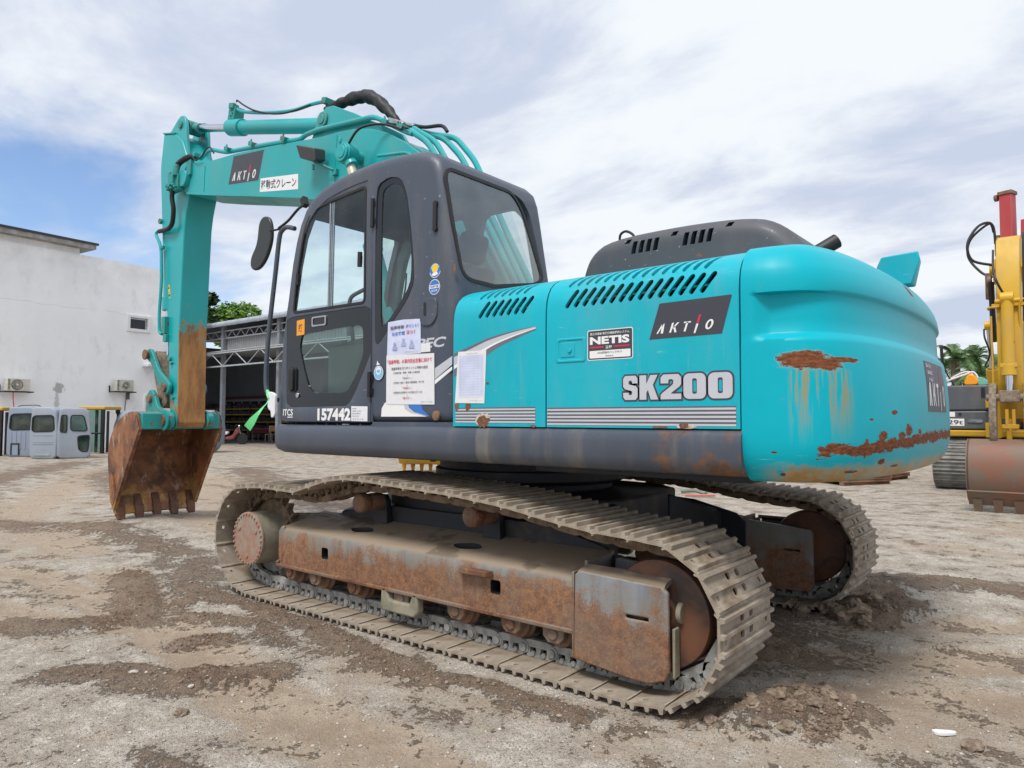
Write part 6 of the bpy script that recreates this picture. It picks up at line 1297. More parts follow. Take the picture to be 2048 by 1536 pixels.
# air conditioners hanging on the wall
def W3(x, y, z): return BLD_M @ Vector((x, y, z))
BLD_M = Matrix.Translation((-29.7, 4.7, 0)) @ Matrix.Rotation(wa, 4, 'Z')
m_ac = flat('aged cream plastic', (.62, .60, .52), .6); m_ac2 = flat('grey cream plastic', (.52, .52, .46), .6)
def ac(x, z, w_, h_, lab, mt, dark, fx):
    p = W3(x, -.30, z); a = empty('air_conditioner', lab, 'air conditioner', p, wa)
    obj('housing', MB().box(0, w_, -.15, .17, 0, h_), mt, a, bevel=.02)
    e = MB(); e.cyl((w_*fx, -.149, h_*.5), (w_*fx, -.17, h_*.5), h_*.40, 28); f = obj('fan_guard', e, dark, a)
    e = MB()
    for r in (.15, .24, .33): e.lathe((w_*fx, -.17, h_*.5), (0, -1, 0), [(0, h_*r), (.008, h_*(r+.01)), (0, h_*(r+.02))], 28)
    e.cyl((w_*fx, -.17, h_*.5), (w_*fx, -.185, h_*.5), h_*.09, 16); obj('guard_rings', e, mt, f)
    e = MB()
    for k in range(8): e.box(.015, .095, -.156, -.151, .06+k*.06*h_/.55, .085+k*.06*h_/.55)
    obj('side_grille', e, m_dark if fx < .6 else m_ac2, a)
    e = MB(); e.box(-.12, w_+.14, -.14, -.10, -.045, -.003); e.box(-.12, w_+.14, .10, .14, -.045, -.003); e.box(-.12, -.08, -.15, .28, -.05, -.01); e.box(w_+.08, w_+.12, -.15, .28, -.05, -.01); e.box(-.12, -.08, .24, .29, -.05, .25); obj('wall_bracket', e, m_dark, a)
    return a
a1 = ac(.07, 2.36, .80, .50, 'cream air conditioner unit with a dark fan, on the wall nearest the left edge', m_ac, m_dark, .42)
a2 = ac(4.27, 2.49, .74, .52, 'smaller greyish air conditioner unit on the wall beside the stick of the turquoise machine', m_ac2, m_ac2, .52)
e = MB(); e.tube([(.25, -.05, -.03), (.24, -.08, -.3), (.30, -.06, -.8), (.31, -.02, -1.5), (.30, .1, -2.3)], .018, 6, 4); obj('drain_pipe', e, m_red, a1)
e = MB(); e.tube([(.62, -.05, -.03), (.62, .12, -.2), (.60, .24, -.5), (.58, .26, -1.5), (.58, .26, -2.3)], .018, 6, 3); e.box(.58, .68, .05, .2, -.35, -.05); obj('drain_pipe', e, m_int, a2)
# ---- loose cabs standing by the wall
m_gp = paint('grey primer', (.30, .34, .40), .5, .15, coat=0); m_gpd = paint('blue grey primer', (.24, .29, .37), .5, .2, coat=0); m_cy = paint('yellow cab paint', (.55, .33, .04), .5, .3, coat=0)
m_gl2 = glassmat('old cab glass', (.55, .72, .66), 1.1, .15)
def boxcab(name, lab, loc, rz, mt, L_, D_, H_, wins_f, wins_s, extra=None):
    a = empty(name, lab, 'machine cab', loc, rz)
    P = rnd([(0, 0), (0, H_*.55), (.05, H_*.97), (.14, H_), (L_-.22, H_), (L_-.06, H_*.93), (L_, H_*.45), (L_-.02, 0)], 1, .12)
    b = obj('cab_shell', MB().prism(P, 'y', 0, D_), mt, a); md = b.modifiers.new('b', 'BEVEL'); md.width = .05; md.segments = 3; md.limit_method = 'ANGLE'; md.angle_limit = R_(55); bake(b, 40)
    i_ = obj('t', MB().prism(inset(P, .045), 'y', .045, D_-.045), mt, a); md = b.modifiers.new('x', 'BOOLEAN'); md.operation = 'DIFFERENCE'; md.solver = 'EXACT'; md.object = i_; bake(b, 40); bpy.data.objects.remove(i_)
    cs = [MB().prism(rnd(q, 2, .12), 'y', -.2, .2) for q in wins_f]+[MB().prism(rnd(q, 2, .12), 'x', xx-.3, xx+.3) for xx, q in wins_s]+[MB().prism(rnd([(L_*.1, H_*.5), (L_*.1, H_*.9), (L_*.85, H_*.9), (L_*.9, H_*.5)], 2, .1), 'y', D_-.2, D_+.2)]
    cut(b, *cs, ang=40)
    for q in wins_f:
        r = rnd(q, 2, .12); o = obj('window_seal', MB().prism(inset(r, -.015), 'y', -.012, .012), m_dark, a); cut(o, MB().prism(inset(r, .02), 'y', -.2, .2)); obj('window_pane', MB().prism(r, 'y', .015, .02), m_gl2, a)
    for xx, q in wins_s:
        r = rnd(q, 2, .12); s = -1 if xx < L_/2 else 1; o = obj('window_seal', MB().prism(inset(r, -.015), 'x', xx-.012, xx+.012), m_dark, a); cut(o, MB().prism(inset(r, .02), 'x', xx-.2, xx+.2)); obj('window_pane', MB().prism(r, 'x', xx-s*.02, xx-s*.015), m_gl2, a)
    return a
rzv = math.atan2(.62, .775)   # facing the camera
# grey cab in front: its back faces us on the left and its door side on the right
H1 = 1.66
def facing(u, dd):
    """ground point at forward distance dd that lies in the direction of picture column u (0..2048)"""
    d = Vector((F_.x, F_.y, 0))+Vector((R0.x, R0.y, 0))*((u-1024)/FPX); return (3.2563+d.x*dd, -4.268+d.y*dd, 0)
c1 = boxcab('machine_cab', 'light grey primed machine cab without its machine, foremost of the cabs by the white wall', facing(62, 22.9), rzv-.05, m_gp, .93, 1.25, H1,
    [[(.08, .86), (.10, 1.38), (.80, 1.40), (.84, .88)]], [(.93, [(.06, .88), (.10, 1.38), (.26, 1.40), (.28, .90)])])
c1b = boxcab('door_side', None, (.93, .0, 0), 1.0, m_gp, .95, .30, H1-.02, [[(.08, .86), (.10, 1.40), (.26, 1.40), (.26, .84)], [(.36, .90), (.36, 1.40), (.72, 1.40), (.84, .88)], [(.56, .72), (.60, .30), (.70, .22), (.86, .22), (.90, .76)]], [])
del c1b['category']; c1b.parent = c1; c1b.rotation_euler = (0, 0, .62)
e = MB()
for z in (.52, .46, .74): e.box(.12, .80, -.012, .0, z, z+.02)
e.box(.18, .72, -.02, .0, .10, .16); obj('pressed_rib', e, m_gp, c1, bevel=.004)
c2 = boxcab('machine_cab', 'blue grey machine cab with a large rear window, partly behind the paler one', facing(16, 24.0), rzv-.02, m_gpd, 1.05, 1.2, H1+.02, [[(.10, .90), (.14, 1.44), (.95, 1.46), (.95, .92)]], [])
e = MB()
for k in range(5): e.box(.14+.16*k, .20+.16*k, -.012, 0, .25, .85)
e.box(.20, .46, -.015, -.002, .06, .42); obj('pressed_rib', e, m_gpd, c2, bevel=.004); e = MB(); e.box(.18, .22, -.03, -.01, .06, .46); e.box(.44, .48, -.03, -.01, .06, .46); e.box(.18, .48, -.03, -.01, .42, .46); obj('vent_frame', e, m_dark, c2)
e = MB(); e.tube([(.25, .2, H1+.03), (.35, .2, H1+.07), (.9, .2, H1+.08), (1.0, .2, H1+.03)], .015, 6, 3); obj('roof_rail', e, m_dark, c2)
def framecab(lab, loc, rz, L_, D_, H_):
    a = empty('open_cab', lab, 'machine cab', loc, rz)
    e = MB(); e.prism([(0, 0), (.03, 0), (.0+.03, H_-.1), (0, H_-.1)], 'y', 0, .1); e.box(L_-.12, L_, 0, .10, 0, H_-.08); e.box(0, L_, 0, .08, .72, .78); e.box(L_-.10, L_, D_-.1, D_, 0, H_-.1); e.box(0, .08, D_-.1, D_, 0, H_-.1); e.box(L_+.04, L_+.10, .1, .2, .05, H_-.15); e.tube([(L_+.07, .12, .3), (L_+.11, .12, .9), (L_+.07, .12, 1.3)], .03, 6, 3)
    obj('cab_posts', e, m_dark, a, bevel=.012); e = MB(); e.box(-.02, L_+.04, -.02, D_, H_-.1, H_+.02); obj('roof', e, m_cy, a, bevel=.03)
    obj('lower_panel', MB().box(.03, L_-.12, .02, .05, .05, .72), m_gl2, a); obj('window_pane', MB().box(.03, L_-.12, .03, .04, .78, H_-.1), m_gl2, a); return a
framecab('black framed cab with a yellow roof, standing right of the grey cabs', facing(160, 26.2), rzv, .92, 1.1, 1.72)
y1 = framecab('dark framed yellow cab cut by the left edge of the picture', facing(-52, 24.4), rzv, 1.0, 1.1, 1.66)
e = MB()
for k in range(7): e.box(1.0, 1.16, .3, .5, .10+.1*k, .16+.1*k)
obj('step_rungs', e, m_cy, y1, bevel=.01)
# ---- tank lying behind the bucket
m_tank = paint('blue grey tank', (.22, .27, .33), .5, .5, .10, coat=0)
tk = empty('steel_tank', 'large rusty blue grey tank lying behind the digging bucket', 'tank', facing(343, 27.5), rzv-.05)
e = MB(); e.lathe((-1.95, 0, .82), (1, 0, 0), [(0, .3), (.05, .60), (.18, .78), (.25, .80), (3.65, .80), (3.72, .78), (3.85, .60), (3.9, .3)], 40); obj('tank_body', e, m_tank, tk)
e = MB(); 
for x in (-1.2, 1.2): e.box(x-.1, x+.1, -.6, .6, 0, .28)
obj('tank_cradle', e, m_dark, tk, bevel=.02); e = MB(); e.tube([(1.98, -.1, .4), (2.06, -.1, .8), (2.02, -.1, 1.35), (1.8, -.1, 1.6)], .02, 6, 4); e.tube([(-1.9, -.2, 1.4), (-2.05, -.2, 1.5), (-2.05, -.2, 1.75)], .02, 6, 2); obj('tank_pipe', e, m_dark, tk)
# ---- open shed
m_shr = flat('shed roof sheet', (.33, .36, .41), .55, .2, .1, 2); m_cl = None
def mk_clad(name, a, b):
    m = M(name); X = m.xyz(); s = m.math('SINE', m.math('MULTIPLY', X[0], 2*PI/.19)); c = m.mix(m.ramp(s, -.9, -.5), b, a); c = m.mix(m.ramp(m.noise(1.1, 6, .6), .35, .7), c, tuple(v*.8 for v in a)); m.bump(s, .6, .02); return m.fin(c, .7)
m_clad = mk_clad('grey cladding', (.30, .31, .32), (.17, .175, .18)); m_cladd = mk_clad('dark cladding', (.22, .235, .265), (.14, .15, .17)); m_col = flat('shed steel', (.22, .24, .27), .5, .1); m_colw = flat('galvanised steel', (.42, .44, .46), .5, .2)
SHD = empty('open_shed', 'long open steel shed with a curved eave, trusses and dark cladding behind the cab', 'shed', (-32.0, 14.1, 0))
e = MB()
for k in range(9):
    pass
xe = 13.4
rf = [(-.30, 5.84), (-.34, 5.93), (-.30, 6.02), (-.18, 6.10), (.1, 6.15), (6.5, 6.55), (12, 6.2), (12, 6.1), (6.5, 6.45), (.1, 6.06), (-.12, 6.02), (-.22, 5.97), (-.25, 5.92), (-.22, 5.84)]
obj('roof', MB().prism(rf, 'x', -10.5, xe), m_shr, SHD, ang=50)
e = MB(); [e.prism([(p[0]*1.0-(.012 if p[0] < .1 else 0), p[1]+.012) for p in rf[:5]]+[(.2, 6.10), (-.4, 5.8)], 'x', x, x+.035) for x in [-8.4+1.0*k for k in range(22)]]; obj('roof_seam', e, m_colw, SHD)
for x in (-8.1, -3.1, 1.75, 6.65, 11.5):
    e = MB(); e.box(x-.10, x+.10, 0, .2, -.05, 6.0); obj('column', e, m_col, SHD, bevel=.01); e = MB(); e.box(x-.10, x+.10, 9, 9.2, -.05, 6.3); obj('column', e, m_col, SHD, bevel=.01)
e = MB()
def truss(e, x0, x1, y, z0, z1, step, r=.035):
    e.box(x0, x1, y-r, y+r, z1-r, z1+r); e.box(x0, x1, y-r, y+r, z0-r, z0+r); n = int((x1-x0)/step)
    for k in range(n):
        a = x0+(x1-x0)*k/n; b = x0+(x1-x0)*(k+1)/n; m_ = (a+b)/2; e.cyl((a, y, z0), (m_, y, z1), r*.7, 6); e.cyl((m_, y, z1), (b, y, z0), r*.7, 6)
truss(e, -10, xe, .1, 5.30, 5.66, .80, .028); obj('eave_truss', e, m_colw, SHD)
for x in (1.75, 6.65, 11.5): e = MB(); e.q([], []); [e.cyl((x, .1+1.1*k, 5.1+.1*k), (x, .1+1.1*k+.55, 5.7+.12*k), .03, 6) for k in range(5)]; e.box(x-.04, x+.04, .1, 9, 5.0, 5.08); obj('rafter', e, m_col, SHD)
e = MB(); e.box(1.75, xe, .22, .26, 4.64, 5.36); obj('upper_cladding', e, m_clad, SHD)
e = MB(); e.box(.9, xe, -.35, 3.0, 4.57, 4.62); e.box(.0, 1.3, -.5, .2, 4.40, 4.56); can = obj('canopy', e, m_colw, SHD, bevel=.01)
e = MB(); truss(e, .2, xe, -.30, 3.86, 4.52, 1.9, .035); obj('canopy_truss', e, m_colw, can)
e = MB(); e.box(-10.3, xe, 6.7, 6.8, -.1, 6.5); e.box(-10.4, -10.2, .4, 6.7, -.1, 6); obj('back_wall', e, m_cladd, SHD)
e = MB(); e.box(-10, xe, 6.60, 6.69, 2.62, 2.74); obj('red_beam', e, flat('dull red steel', (.20, .03, .03), .6), SHD); e = MB(); e.box(-10, xe, 6.55, 6.69, 2.40, 2.52); 
for k in range(23): e.box(-9.6+1.0*k, -9.54+1.0*k, 6.55, 6.62, 0, 2.45)
e.box(.8, .86, .2, 6.6, 0, 0) if False else None
obj('partition_frame', e, m_colw, SHD); e = MB(); e.box(-10, xe, 6.62, 6.69, 0, 2.40); obj('dark_partition', e, m_dark, SHD)
e = MB(); e.box(-10.3, xe+.3, -.4, 7, -.2, .012); obj('shed_floor', e, flat('dusty slab', (.26, .23, .20), .9, var=.2, sc=2), SHD)
# shelves with goods
rk = empty('storage_rack', 'long rack with yellow beams and dark goods inside the shed', 'rack', (-42.0, 19.3, 0))
e = MB(); [e.box(0, 11.5, 0, .6, z, z+.08) for z in (.55, 1.05, 1.5, 1.85)]; obj('rack_beams', e, flat('dull yellow steel', (.42, .27, .03), .6), rk); [obj('rack_upright', MB().box(x, x+.08, 0, .6, 0, 2.1), m_dark, rk) for x in (0, 2.8, 5.7, 8.6, 11.4)]
e = MB(); m_goods = flat('assorted goods', (.06, .05, .055), .7, var=.8, sc=3); 
for z in (.12, .63, 1.13, 1.58, 1.93):
    x = .15
    while x < 11.2: w_ = rs.uniform(.15, .5); e.box(x, x+w_, .05, .5, z, z+rs.uniform(.12, .34)); x += w_+rs.uniform(.02, .2)
g_ = obj('stored_goods', e, m_goods, rk, bevel=.01); tag(g_, kind='stuff')
e = MB(); x = .2
while x < 11: e.lathe((x, .3, 1.93), (0, 0, 1), [(0, .07), (.2, .07), (.25, .03)], 8); x += rs.uniform(.18, .4)
o = obj('red_canisters', e, flat('dull magenta plastic', (.16, .03, .07), .6), rk); tag(o, kind='stuff')
# furniture and motorcycle in the shed mouth
def chair(lab, loc, rz, mt, grp=None):
    a = empty('chair', lab, 'chair', loc, rz, grp)
    obj('seat', MB().box(-.22, .22, -.22, .22, .43, .47), mt, a, bevel=.01); obj('backrest', MB().box(-.22, .22, .19, .23, .60, .92), mt, a, bevel=.01)
    for x in (-.2, .2):
        for y in (-.2, .2): e = MB(); e.cyl((x, y, 0), (x*.95, y*.95, .44 if y < 0 else .9), .014, 6); obj('leg', e, m_steel, a)
m_redc = flat('dark red vinyl', (.16, .035, .035), .6); m_tanc = flat('tan plywood', (.45, .28, .12), .6)
chair('tan wooden chair at the shed mouth beside the cab', facing(543, 38.6), .5, m_tanc)
chair('brown chair standing left of the red table in the shed', facing(508, 39.2), 2.0, flat('brown vinyl', (.10, .045, .04), .6))
chair('dark chair behind the motorcycle in the shed', facing(478, 39.6), 1.0, m_seat)
ta = empty('table', 'low table with a pink red cloth inside the shed', 'table', facing(525, 40), .4); obj('tabletop', MB().box(-.7, .7, -.35, .35, .70, .74), flat('pink cloth', (.50, .10, .13), .7), ta, bevel=.01); obj('table_apron', MB().box(-.55, .55, -.3, .3, .5, .70), m_redc, ta)
for x in (-.6, .6): e = MB(); e.cyl((x, 0, 0), (x, 0, .7), .03, 8); obj('leg', e, m_steel, ta)
mo = empty('motorcycle', 'small red and white motorcycle parked at the shed mouth', 'motorcycle', facing(462, 35.5), .75)
for x in (-.6, .6):
    e = MB(); e.lathe((x, -.04, .29), (0, 1, 0), [(0, .20), (.0, .26), (.04, .29), (.08, .26), (.08, .20)], 24); wh = obj('wheel', e, m_dark, mo); e = MB(); e.lathe((x, -.03, .29), (0, 1, 0), [(0, .17), (.06, .2), (.06, .17)], 20); [e.cyl((x, 0, .29), (x+.2*math.cos(k*PI/4), 0, .29+.2*math.sin(k*PI/4)), .008, 5) for k in range(8)]; obj('rim', e, m_steel, wh)
e = MB(); e.tube([(.6, 0, .29), (.48, 0, .65), (.40, 0, .95)], .03, 8, 3); e.tube([(.38, -.3, .98), (.36, 0, 1.0), (.38, .3, .98)], .015, 6, 3); obj('fork', e, m_steel, mo)
e = MB(); e.prism(rnd([(.5, .62), (.42, .88), (.30, .80), (.15, .45), (-.2, .38), (-.25, .25), (.2, .25), (.35, .5)], 1), 'y', -.12, .12); obj('body_fairing', e, flat('faded red plastic', (.22, .05, .045), .5), mo, bevel=.03); e = MB(); e.prism(rnd([(-.75, .72), (-.7, .62), (-.2, .45), (.0, .62), (-.1, .70)], 1), 'y', -.1, .1); obj('tail_panel', e, m_white, mo, bevel=.03); e = MB(); e.prism(rnd([(-.7, .72), (.05, .66), (.05, .74), (-.6, .8)], 1), 'y', -.12, .12); obj('saddle', e, m_dark, mo, bevel=.03); e = MB(); e.lathe((.44, 0, .90), (1, 0, .2), [(0, .09), (.05, .08), (.08, .02)], 16); obj('headlight', e, m_steel, mo)
# ---- yellow bucket standing far behind, seen between deck and track
m_yp = paint('yellow machine paint', (.60, .35, .012), .42, .45, .07, coat=.05); m_ypd = paint('worn yellow paint', (.50, .27, .02), .5, .4, .14, coat=0)
def simple_bucket(name, lab, loc, rz, mt, W_=1.0):
    a = empty(name, lab, 'bucket', loc, rz); P = [(p[0], p[1]) for p in smooth([(.0, .95, 0), (.25, 1.0, 0), (.60, .85, 0), (.80, .55, 0), (.75, .25, 0), (.45, .08, 0), (.05, .06, 0)], 4)]
    e = MB(); strip(e, P, -W_/2, W_/2, .02); obj('bucket_shell', e, mt, a, ang=40)
    for s in (-1, 1): obj('bucket_side_plate', MB().prism(P, 'y', s*(W_/2-.02), s*(W_/2+.003)), mt, a)
    for k in range(5): y = -W_/2+.07+(W_-.14)*k/4; e = MB(); e.q([(.12, y-.05, .03), (.12, y+.05, .03), (.12, y+.05, .10), (.12, y-.05, .10), (-.14, y-.03, .045), (-.14, y+.03, .045), (-.14, y+.03, .06), (-.14, y-.03, .06)], [(0,1,2,3), (7,6,5,4), (0,4,5,1), (1,5,6,2), (2,6,7,3), (3,7,4,0)]); obj('bucket_tooth', e, mt, a)
    for y in (-.15, .15): obj('bucket_ear', MB().prism(rnd([(.0, .9), (.05, 1.15), (.25, 1.2), (.45, .95)], 1), 'y', y-.02, y+.02), mt, a)
    return a
bq = facing(845, 17.5)
fb = empty('spare_bucket', 'yellow toothed digging bucket standing teeth down far behind the turquoise machine', 'bucket', (bq[0], bq[1], 0), math.atan2(.777, -.629)+PI)
P = [(p.x, p.y) for p in smooth([(-.30, .92, 0), (-.05, 1.0, 0), (.30, .95, 0), (.52, .70, 0), (.50, .40, 0), (.28, .24, 0)], 4)]
e = MB(); strip(e, P, -.5, .5, .02); obj('bucket_shell', e, m_yp, fb, ang=40)
for s in (-1, 1): obj('bucket_side_plate', MB().prism(P, 'y', s*.48, s*.503), m_yp, fb)
e = MB(); e.box(-.02, .03, -.5, .5, .19, .42); obj('cutting_edge', e, m_yp, fb)
for k in range(5):
    y = -.43+.215*k; e = MB(); e.q([(-.03, y-.06, .28), (.05, y-.06, .28), (.05, y+.06, .28), (-.03, y+.06, .28), (0, y-.03, .0), (.02, y-.03, .0), (.02, y+.03, .0), (0, y+.03, .0)], [(0,1,2,3), (7,6,5,4), (0,4,5,1), (1,5,6,2), (2,6,7,3), (3,7,4,0)]); obj('bucket_tooth', e, m_ypd, fb)
# ---- plank stacks
m_wood = flat('old planks', (.20, .11, .07), .85, var=.4, sc=4)
def planks(lab, loc, rz, n, L_, W_):
    a = empty('plank_stack', lab, 'planks', loc, rz)
    for k in range(n): e = MB(); e.box(-L_/2, L_/2, -W_/2+rs.uniform(-.03, .03), W_/2, .06+.045*k, .095+.045*k); obj('plank_layer', e, m_wood, a, bevel=.005)
    for x in (-L_/2+.1, L_/2-.1): e = MB(); e.box(x-.05, x+.05, -W_/2, W_/2, 0, .058); obj('bearer', e, m_wood, a)
planks('flat stack of reddish planks on the gravel behind the counterweight', facing(1705, 14.6), -.55, 3, .72, 1.2)
planks('shorter stack of boards just behind and right of the plank stack', facing(1775, 15.8), -.2, 2, .5, .9)
e = MB(); q = Vector(facing(1398, 12.0)); q.z = .03; t = Vector((R0.x, R0.y, 0))*.25; e.tube([q-t, q+t*.2, q+t*1.0], .018, 8, 0); tag(obj('red_rod', e, flat('faded pink red paint', (.55, .17, .15), .6)), 'faded red rod lying on pale gravel seen between the crawler tracks', 'rod')
e = MB(); q = Vector(facing(1360, 12.6)); q.z = .04; e.tube([q, q+Vector((.25, .05, .02)), q+Vector((.5, -.1, -.01))], .035, 8, 3); tag(obj('green_sack', e, flat('faded green cloth', (.20, .22, .17), .9)), 'faded green rolled cloth beside the red rod behind the machine', 'cloth')
# ---- glove and ribbon on the handrail
e = MB(); e.q([], []); 
gl = rnd([(-1.375, 1.475), (-1.345, 1.500), (-1.30, 1.495), (-1.262, 1.47), (-1.258, 1.38), (-1.262, 1.335), (-1.285, 1.312), (-1.302, 1.325), (-1.312, 1.365), (-1.328, 1.362), (-1.338, 1.39), (-1.352, 1.40), (-1.35, 1.44)], 2, .2)
e.prism(gl, 'y', -1.385, -1.362); o = obj('cloth_glove', e, m_paper, None, bevel=.009, seg=3)
for v in o.data.vertices: v.co += Vector((mn.noise(v.co*18), mn.noise(v.co*22)*1.2, mn.noise(v.co*18+Vector((3, 0, 0)))))*.008
tag(o, 'crumpled white work glove pushed over the lower end of the handrail', 'glove')
e = MB(); pa = [(-1.335, 1.455), (-1.40, 1.405), (-1.49, 1.345), (-1.575, 1.285), (-1.64, 1.232)]; V = []
wid = [.014, .018, .024, .026, .026]
for i, ((x, z), w_) in enumerate(zip(pa, wid)):
    d = Vector((-.8, -.6)); n = Vector((-.6, .8)); tw = .35*math.sin(i*1.3)
    V += [(x+n.x*w_, -1.37+tw*.05, z+n.y*w_), (x-n.x*w_, -1.37-tw*.05, z-n.y*w_)]
V += [(a, b+.002, c) for a, b, c in V]
e.q(V, [(2*i, 2*i+1, 2*i+3, 2*i+2) for i in range(4)]+[(10+2*i, 12+2*i, 13+2*i, 11+2*i) for i in range(4)]); e.tube([(-1.335, -1.385, 1.45), (-1.36, -1.38, 1.50), (-1.40, -1.35, 1.50), (-1.38, -1.34, 1.46)], .011, 6, 3)
tag(obj('green_ribbon', e, flat('fluorescent green tape', (.16, .75, .28), .5, var=.05), None, fix=False), 'bright green tape knotted to the handrail and hanging away from it', 'tape')
# ================================================================ yellow excavator facing us at the right edge
YE = empty('yellow_excavator', 'yellow crawler excavator with dark grey body and big rusty bucket at the right edge', 'excavator', (2.42, 13.35, 0), -PI/2)
m_yg = paint('dark grey body paint', (.085, .095, .11), .4, .2, .02, coat=.1)
m_rbk = M('red brown bucket plate'); _n = m_rbk.noise(2.4, 9, .65, dist=.5); _s = m_rbk.noise(9, 6, .7, m_rbk.map(m_rbk.obj(), (1, .4, 1)))
_c = m_rbk.mix(m_rbk.ramp(_n, .36, .62), (.22, .095, .06), (.16, .12, .09)); _c = m_rbk.mix(m_rbk.ramp(m_rbk.noise(1.9, 6, .6), .60, .70), _c, (.40, .22, .04)); _c = m_rbk.mix(m_rbk.math('MULTIPLY', m_rbk.ramp(_s, .6, .72), .5), _c, (.36, .26, .20))
m_rbk.bump(_n, .3, .006); m_rbk = m_rbk.fin(_c, .6)
m_ysh = flat('grey worn track steel', (.20, .195, .18), .7, 0, .4, 5, bump=.4)
for s in (-1, 1):
    yc = s*1.16; P = []
    for k in range(13): a = PI/2-PI*k/12; P.append((1.74+.46*math.cos(a), .475+.46*math.sin(a)))
    for k in range(13): a = -PI/2-PI*k/12; P.append((-1.74+.46*math.cos(a), .475+.46*math.sin(a)))
    tr = obj('crawler_track', MB().prism(inset(P, .03), 'y', yc-.30, yc+.30), m_dark, YE); cut(tr, MB().prism(inset(P, .10), 'y', yc-.5, yc+.5))
    LP = [Vector((p[0], 0, p[1])) for p in P]; PP2 = [0]
    for i in range(len(LP)): PP2.append(PP2[-1]+(LP[(i+1) % len(LP)]-LP[i]).length)
    tot = PP2[-1]; n = 46; pro = [(-.098, -.028), (.098, -.028), (.098, -.008), (.085, .0), (.08, .022), (.065, .022), (.06, .0), (.01, 0), (.005, .022), (-.008, .022), (-.012, 0), (-.06, 0), (-.065, .022), (-.08, .022), (-.085, -.004), (-.098, -.012)]
    if s < 0: ysm = obj('t', MB().prism(pro, 'y', -.30, .30), m_ysh).data; bpy.data.objects.remove([o for o in bpy.data.objects if o.data == ysm][0])
    def at2(t):
        t %= tot; i = min(bisect.bisect_right(PP2, t)-1, len(LP)-1); a, b = LP[i], LP[(i+1) % len(LP)]; return a+(b-a)*((t-PP2[i])/(PP2[i+1]-PP2[i]))
    for k in range(n):
        p, q = at2(tot*k/n), at2(tot*(k+1)/n); d = (q-p).normalized(); nn = Vector((-d.z, 0, d.x)); o = bpy.data.objects.new('track_shoe', ysm); COL.objects.link(o); o.parent = tr; o.matrix_local = Matrix.Translation((p+q)/2+Vector((0, yc, 0))) @ Matrix((d, Vector((0, 1, 0)), nn)).transposed().to_4x4()
    e = MB(); e.box(-1.4, 1.35, yc-.2, yc+.2, .3, .62); fr = obj('track_frame', e, m_ypd, YE, bevel=.02)
    e = MB(); e.cyl((1.74, yc-.09, .475), (1.74, yc+.09, .475), .33, 32); obj('idler_wheel', e, m_idler, YE); e = MB(); e.cyl((-1.74, yc-.2, .475), (-1.74, yc+.2, .475), .32, 32); obj('drive_sprocket', e, m_ypd, YE)
e = MB(); e.box(-.9, .9, -.9, .9, .5, .85); e.cyl((0, 0, .8), (0, 0, 1.02), .62, 32); obj('car_body', e, m_ypd, YE, bevel=.02)
e = MB(); e.prism(rnd([(1.95, .98), (1.98, 1.12), (-2.2, 1.12), (-2.2, .98)], 1, .1), 'y', -1.38, 1.38); obj('main_deck', e, m_yp, YE, bevel=.02)
e = MB(); e.box(1.40, 1.93, -1.34, -.52, 1.125, 1.47); e.box(1.33, 1.90, -1.35, -.50, 1.48, 1.95); bx = obj('toolbox', e, m_yg, YE, bevel=.03, seg=3)
obj('toolbox_handle', MB().box(1.901, 1.915, -.68, -.62, 1.72, 1.90), m_dark, bx); obj('toolbox_lock', MB().cyl((1.931, -1.02, 1.41), (1.945, -1.02, 1.41), .025, 12), m_dark, bx)
e = MB(); e.prism(capsule((-.87, 1.28), (-.69, 1.28), .028), 'x', 1.931, 1.95); obj('side_marker', e, m_steel, bx)
def YD(a, b, d): return (1.931+d, a, b)
def B(mb):
    poly(mb, [(-1.28, 1.19), (-.955, 1.19), (-.955, 1.325), (-1.28, 1.325)], YD, .002, 0); mb.cur = 1; fittext(mb, '29t', (-1.22, -.975, 1.215, 1.30), YD, off=.02, d=.004); poly(mb, [(-1.30, 1.36), (-1.10, 1.36), (-1.10, 1.45), (-1.30, 1.45)], YD, .002, 0)
decal('weight_decal', bx, [m_white, m_ink], B)
e = MB(); e.box(-2.1, .2, -1.36, 1.36, 1.13, 2.0); e.box(.2, 1.30, -1.34, -.5, 1.13, 1.90); obj('engine_housing', e, m_yg, YE, bevel=.05); e = MB(); e.prism(rnd([(-2.1, 1.1), (-2.75, 1.15), (-2.8, 2.0), (-2.1, 2.1)], 2, .15), 'y', -1.35, 1.35); obj('counterweight', e, m_yp, YE, bevel=.06)
e = MB(); e.prism(rnd([(-.2, 1.15), (-.2, 2.95), (1.25, 2.95), (1.6, 2.2), (1.65, 1.15)], 2, .12), 'y', .42, 1.36); cb = obj('cab', e, m_yp, YE, bevel=.05); e = MB(); e.prism([(1.30, 1.5), (1.30, 2.75), (1.42, 2.70), (1.68, 2.1), (1.70, 1.5)], 'y', .50, 1.28); obj('windscreen', e, m_win, cb); e = MB(); e.prism([(0, 1.9), (0, 2.75), (1.15, 2.75), (1.4, 1.9)], 'y', 1.355, 1.37); obj('side_window', e, m_win, cb)
e = MB(); e.tube([(1.80, -1.30, 1.95), (1.80, -1.30, 2.35), (1.80, -1.31, 2.68), (1.78, -1.30, 2.72)], .028, 8, 3); e.tube([(1.80, -1.30, 2.36), (1.75, -1.22, 2.15), (1.74, -1.12, 1.95)], .014, 8, 3); obj('handrail', e, m_dark, YE)
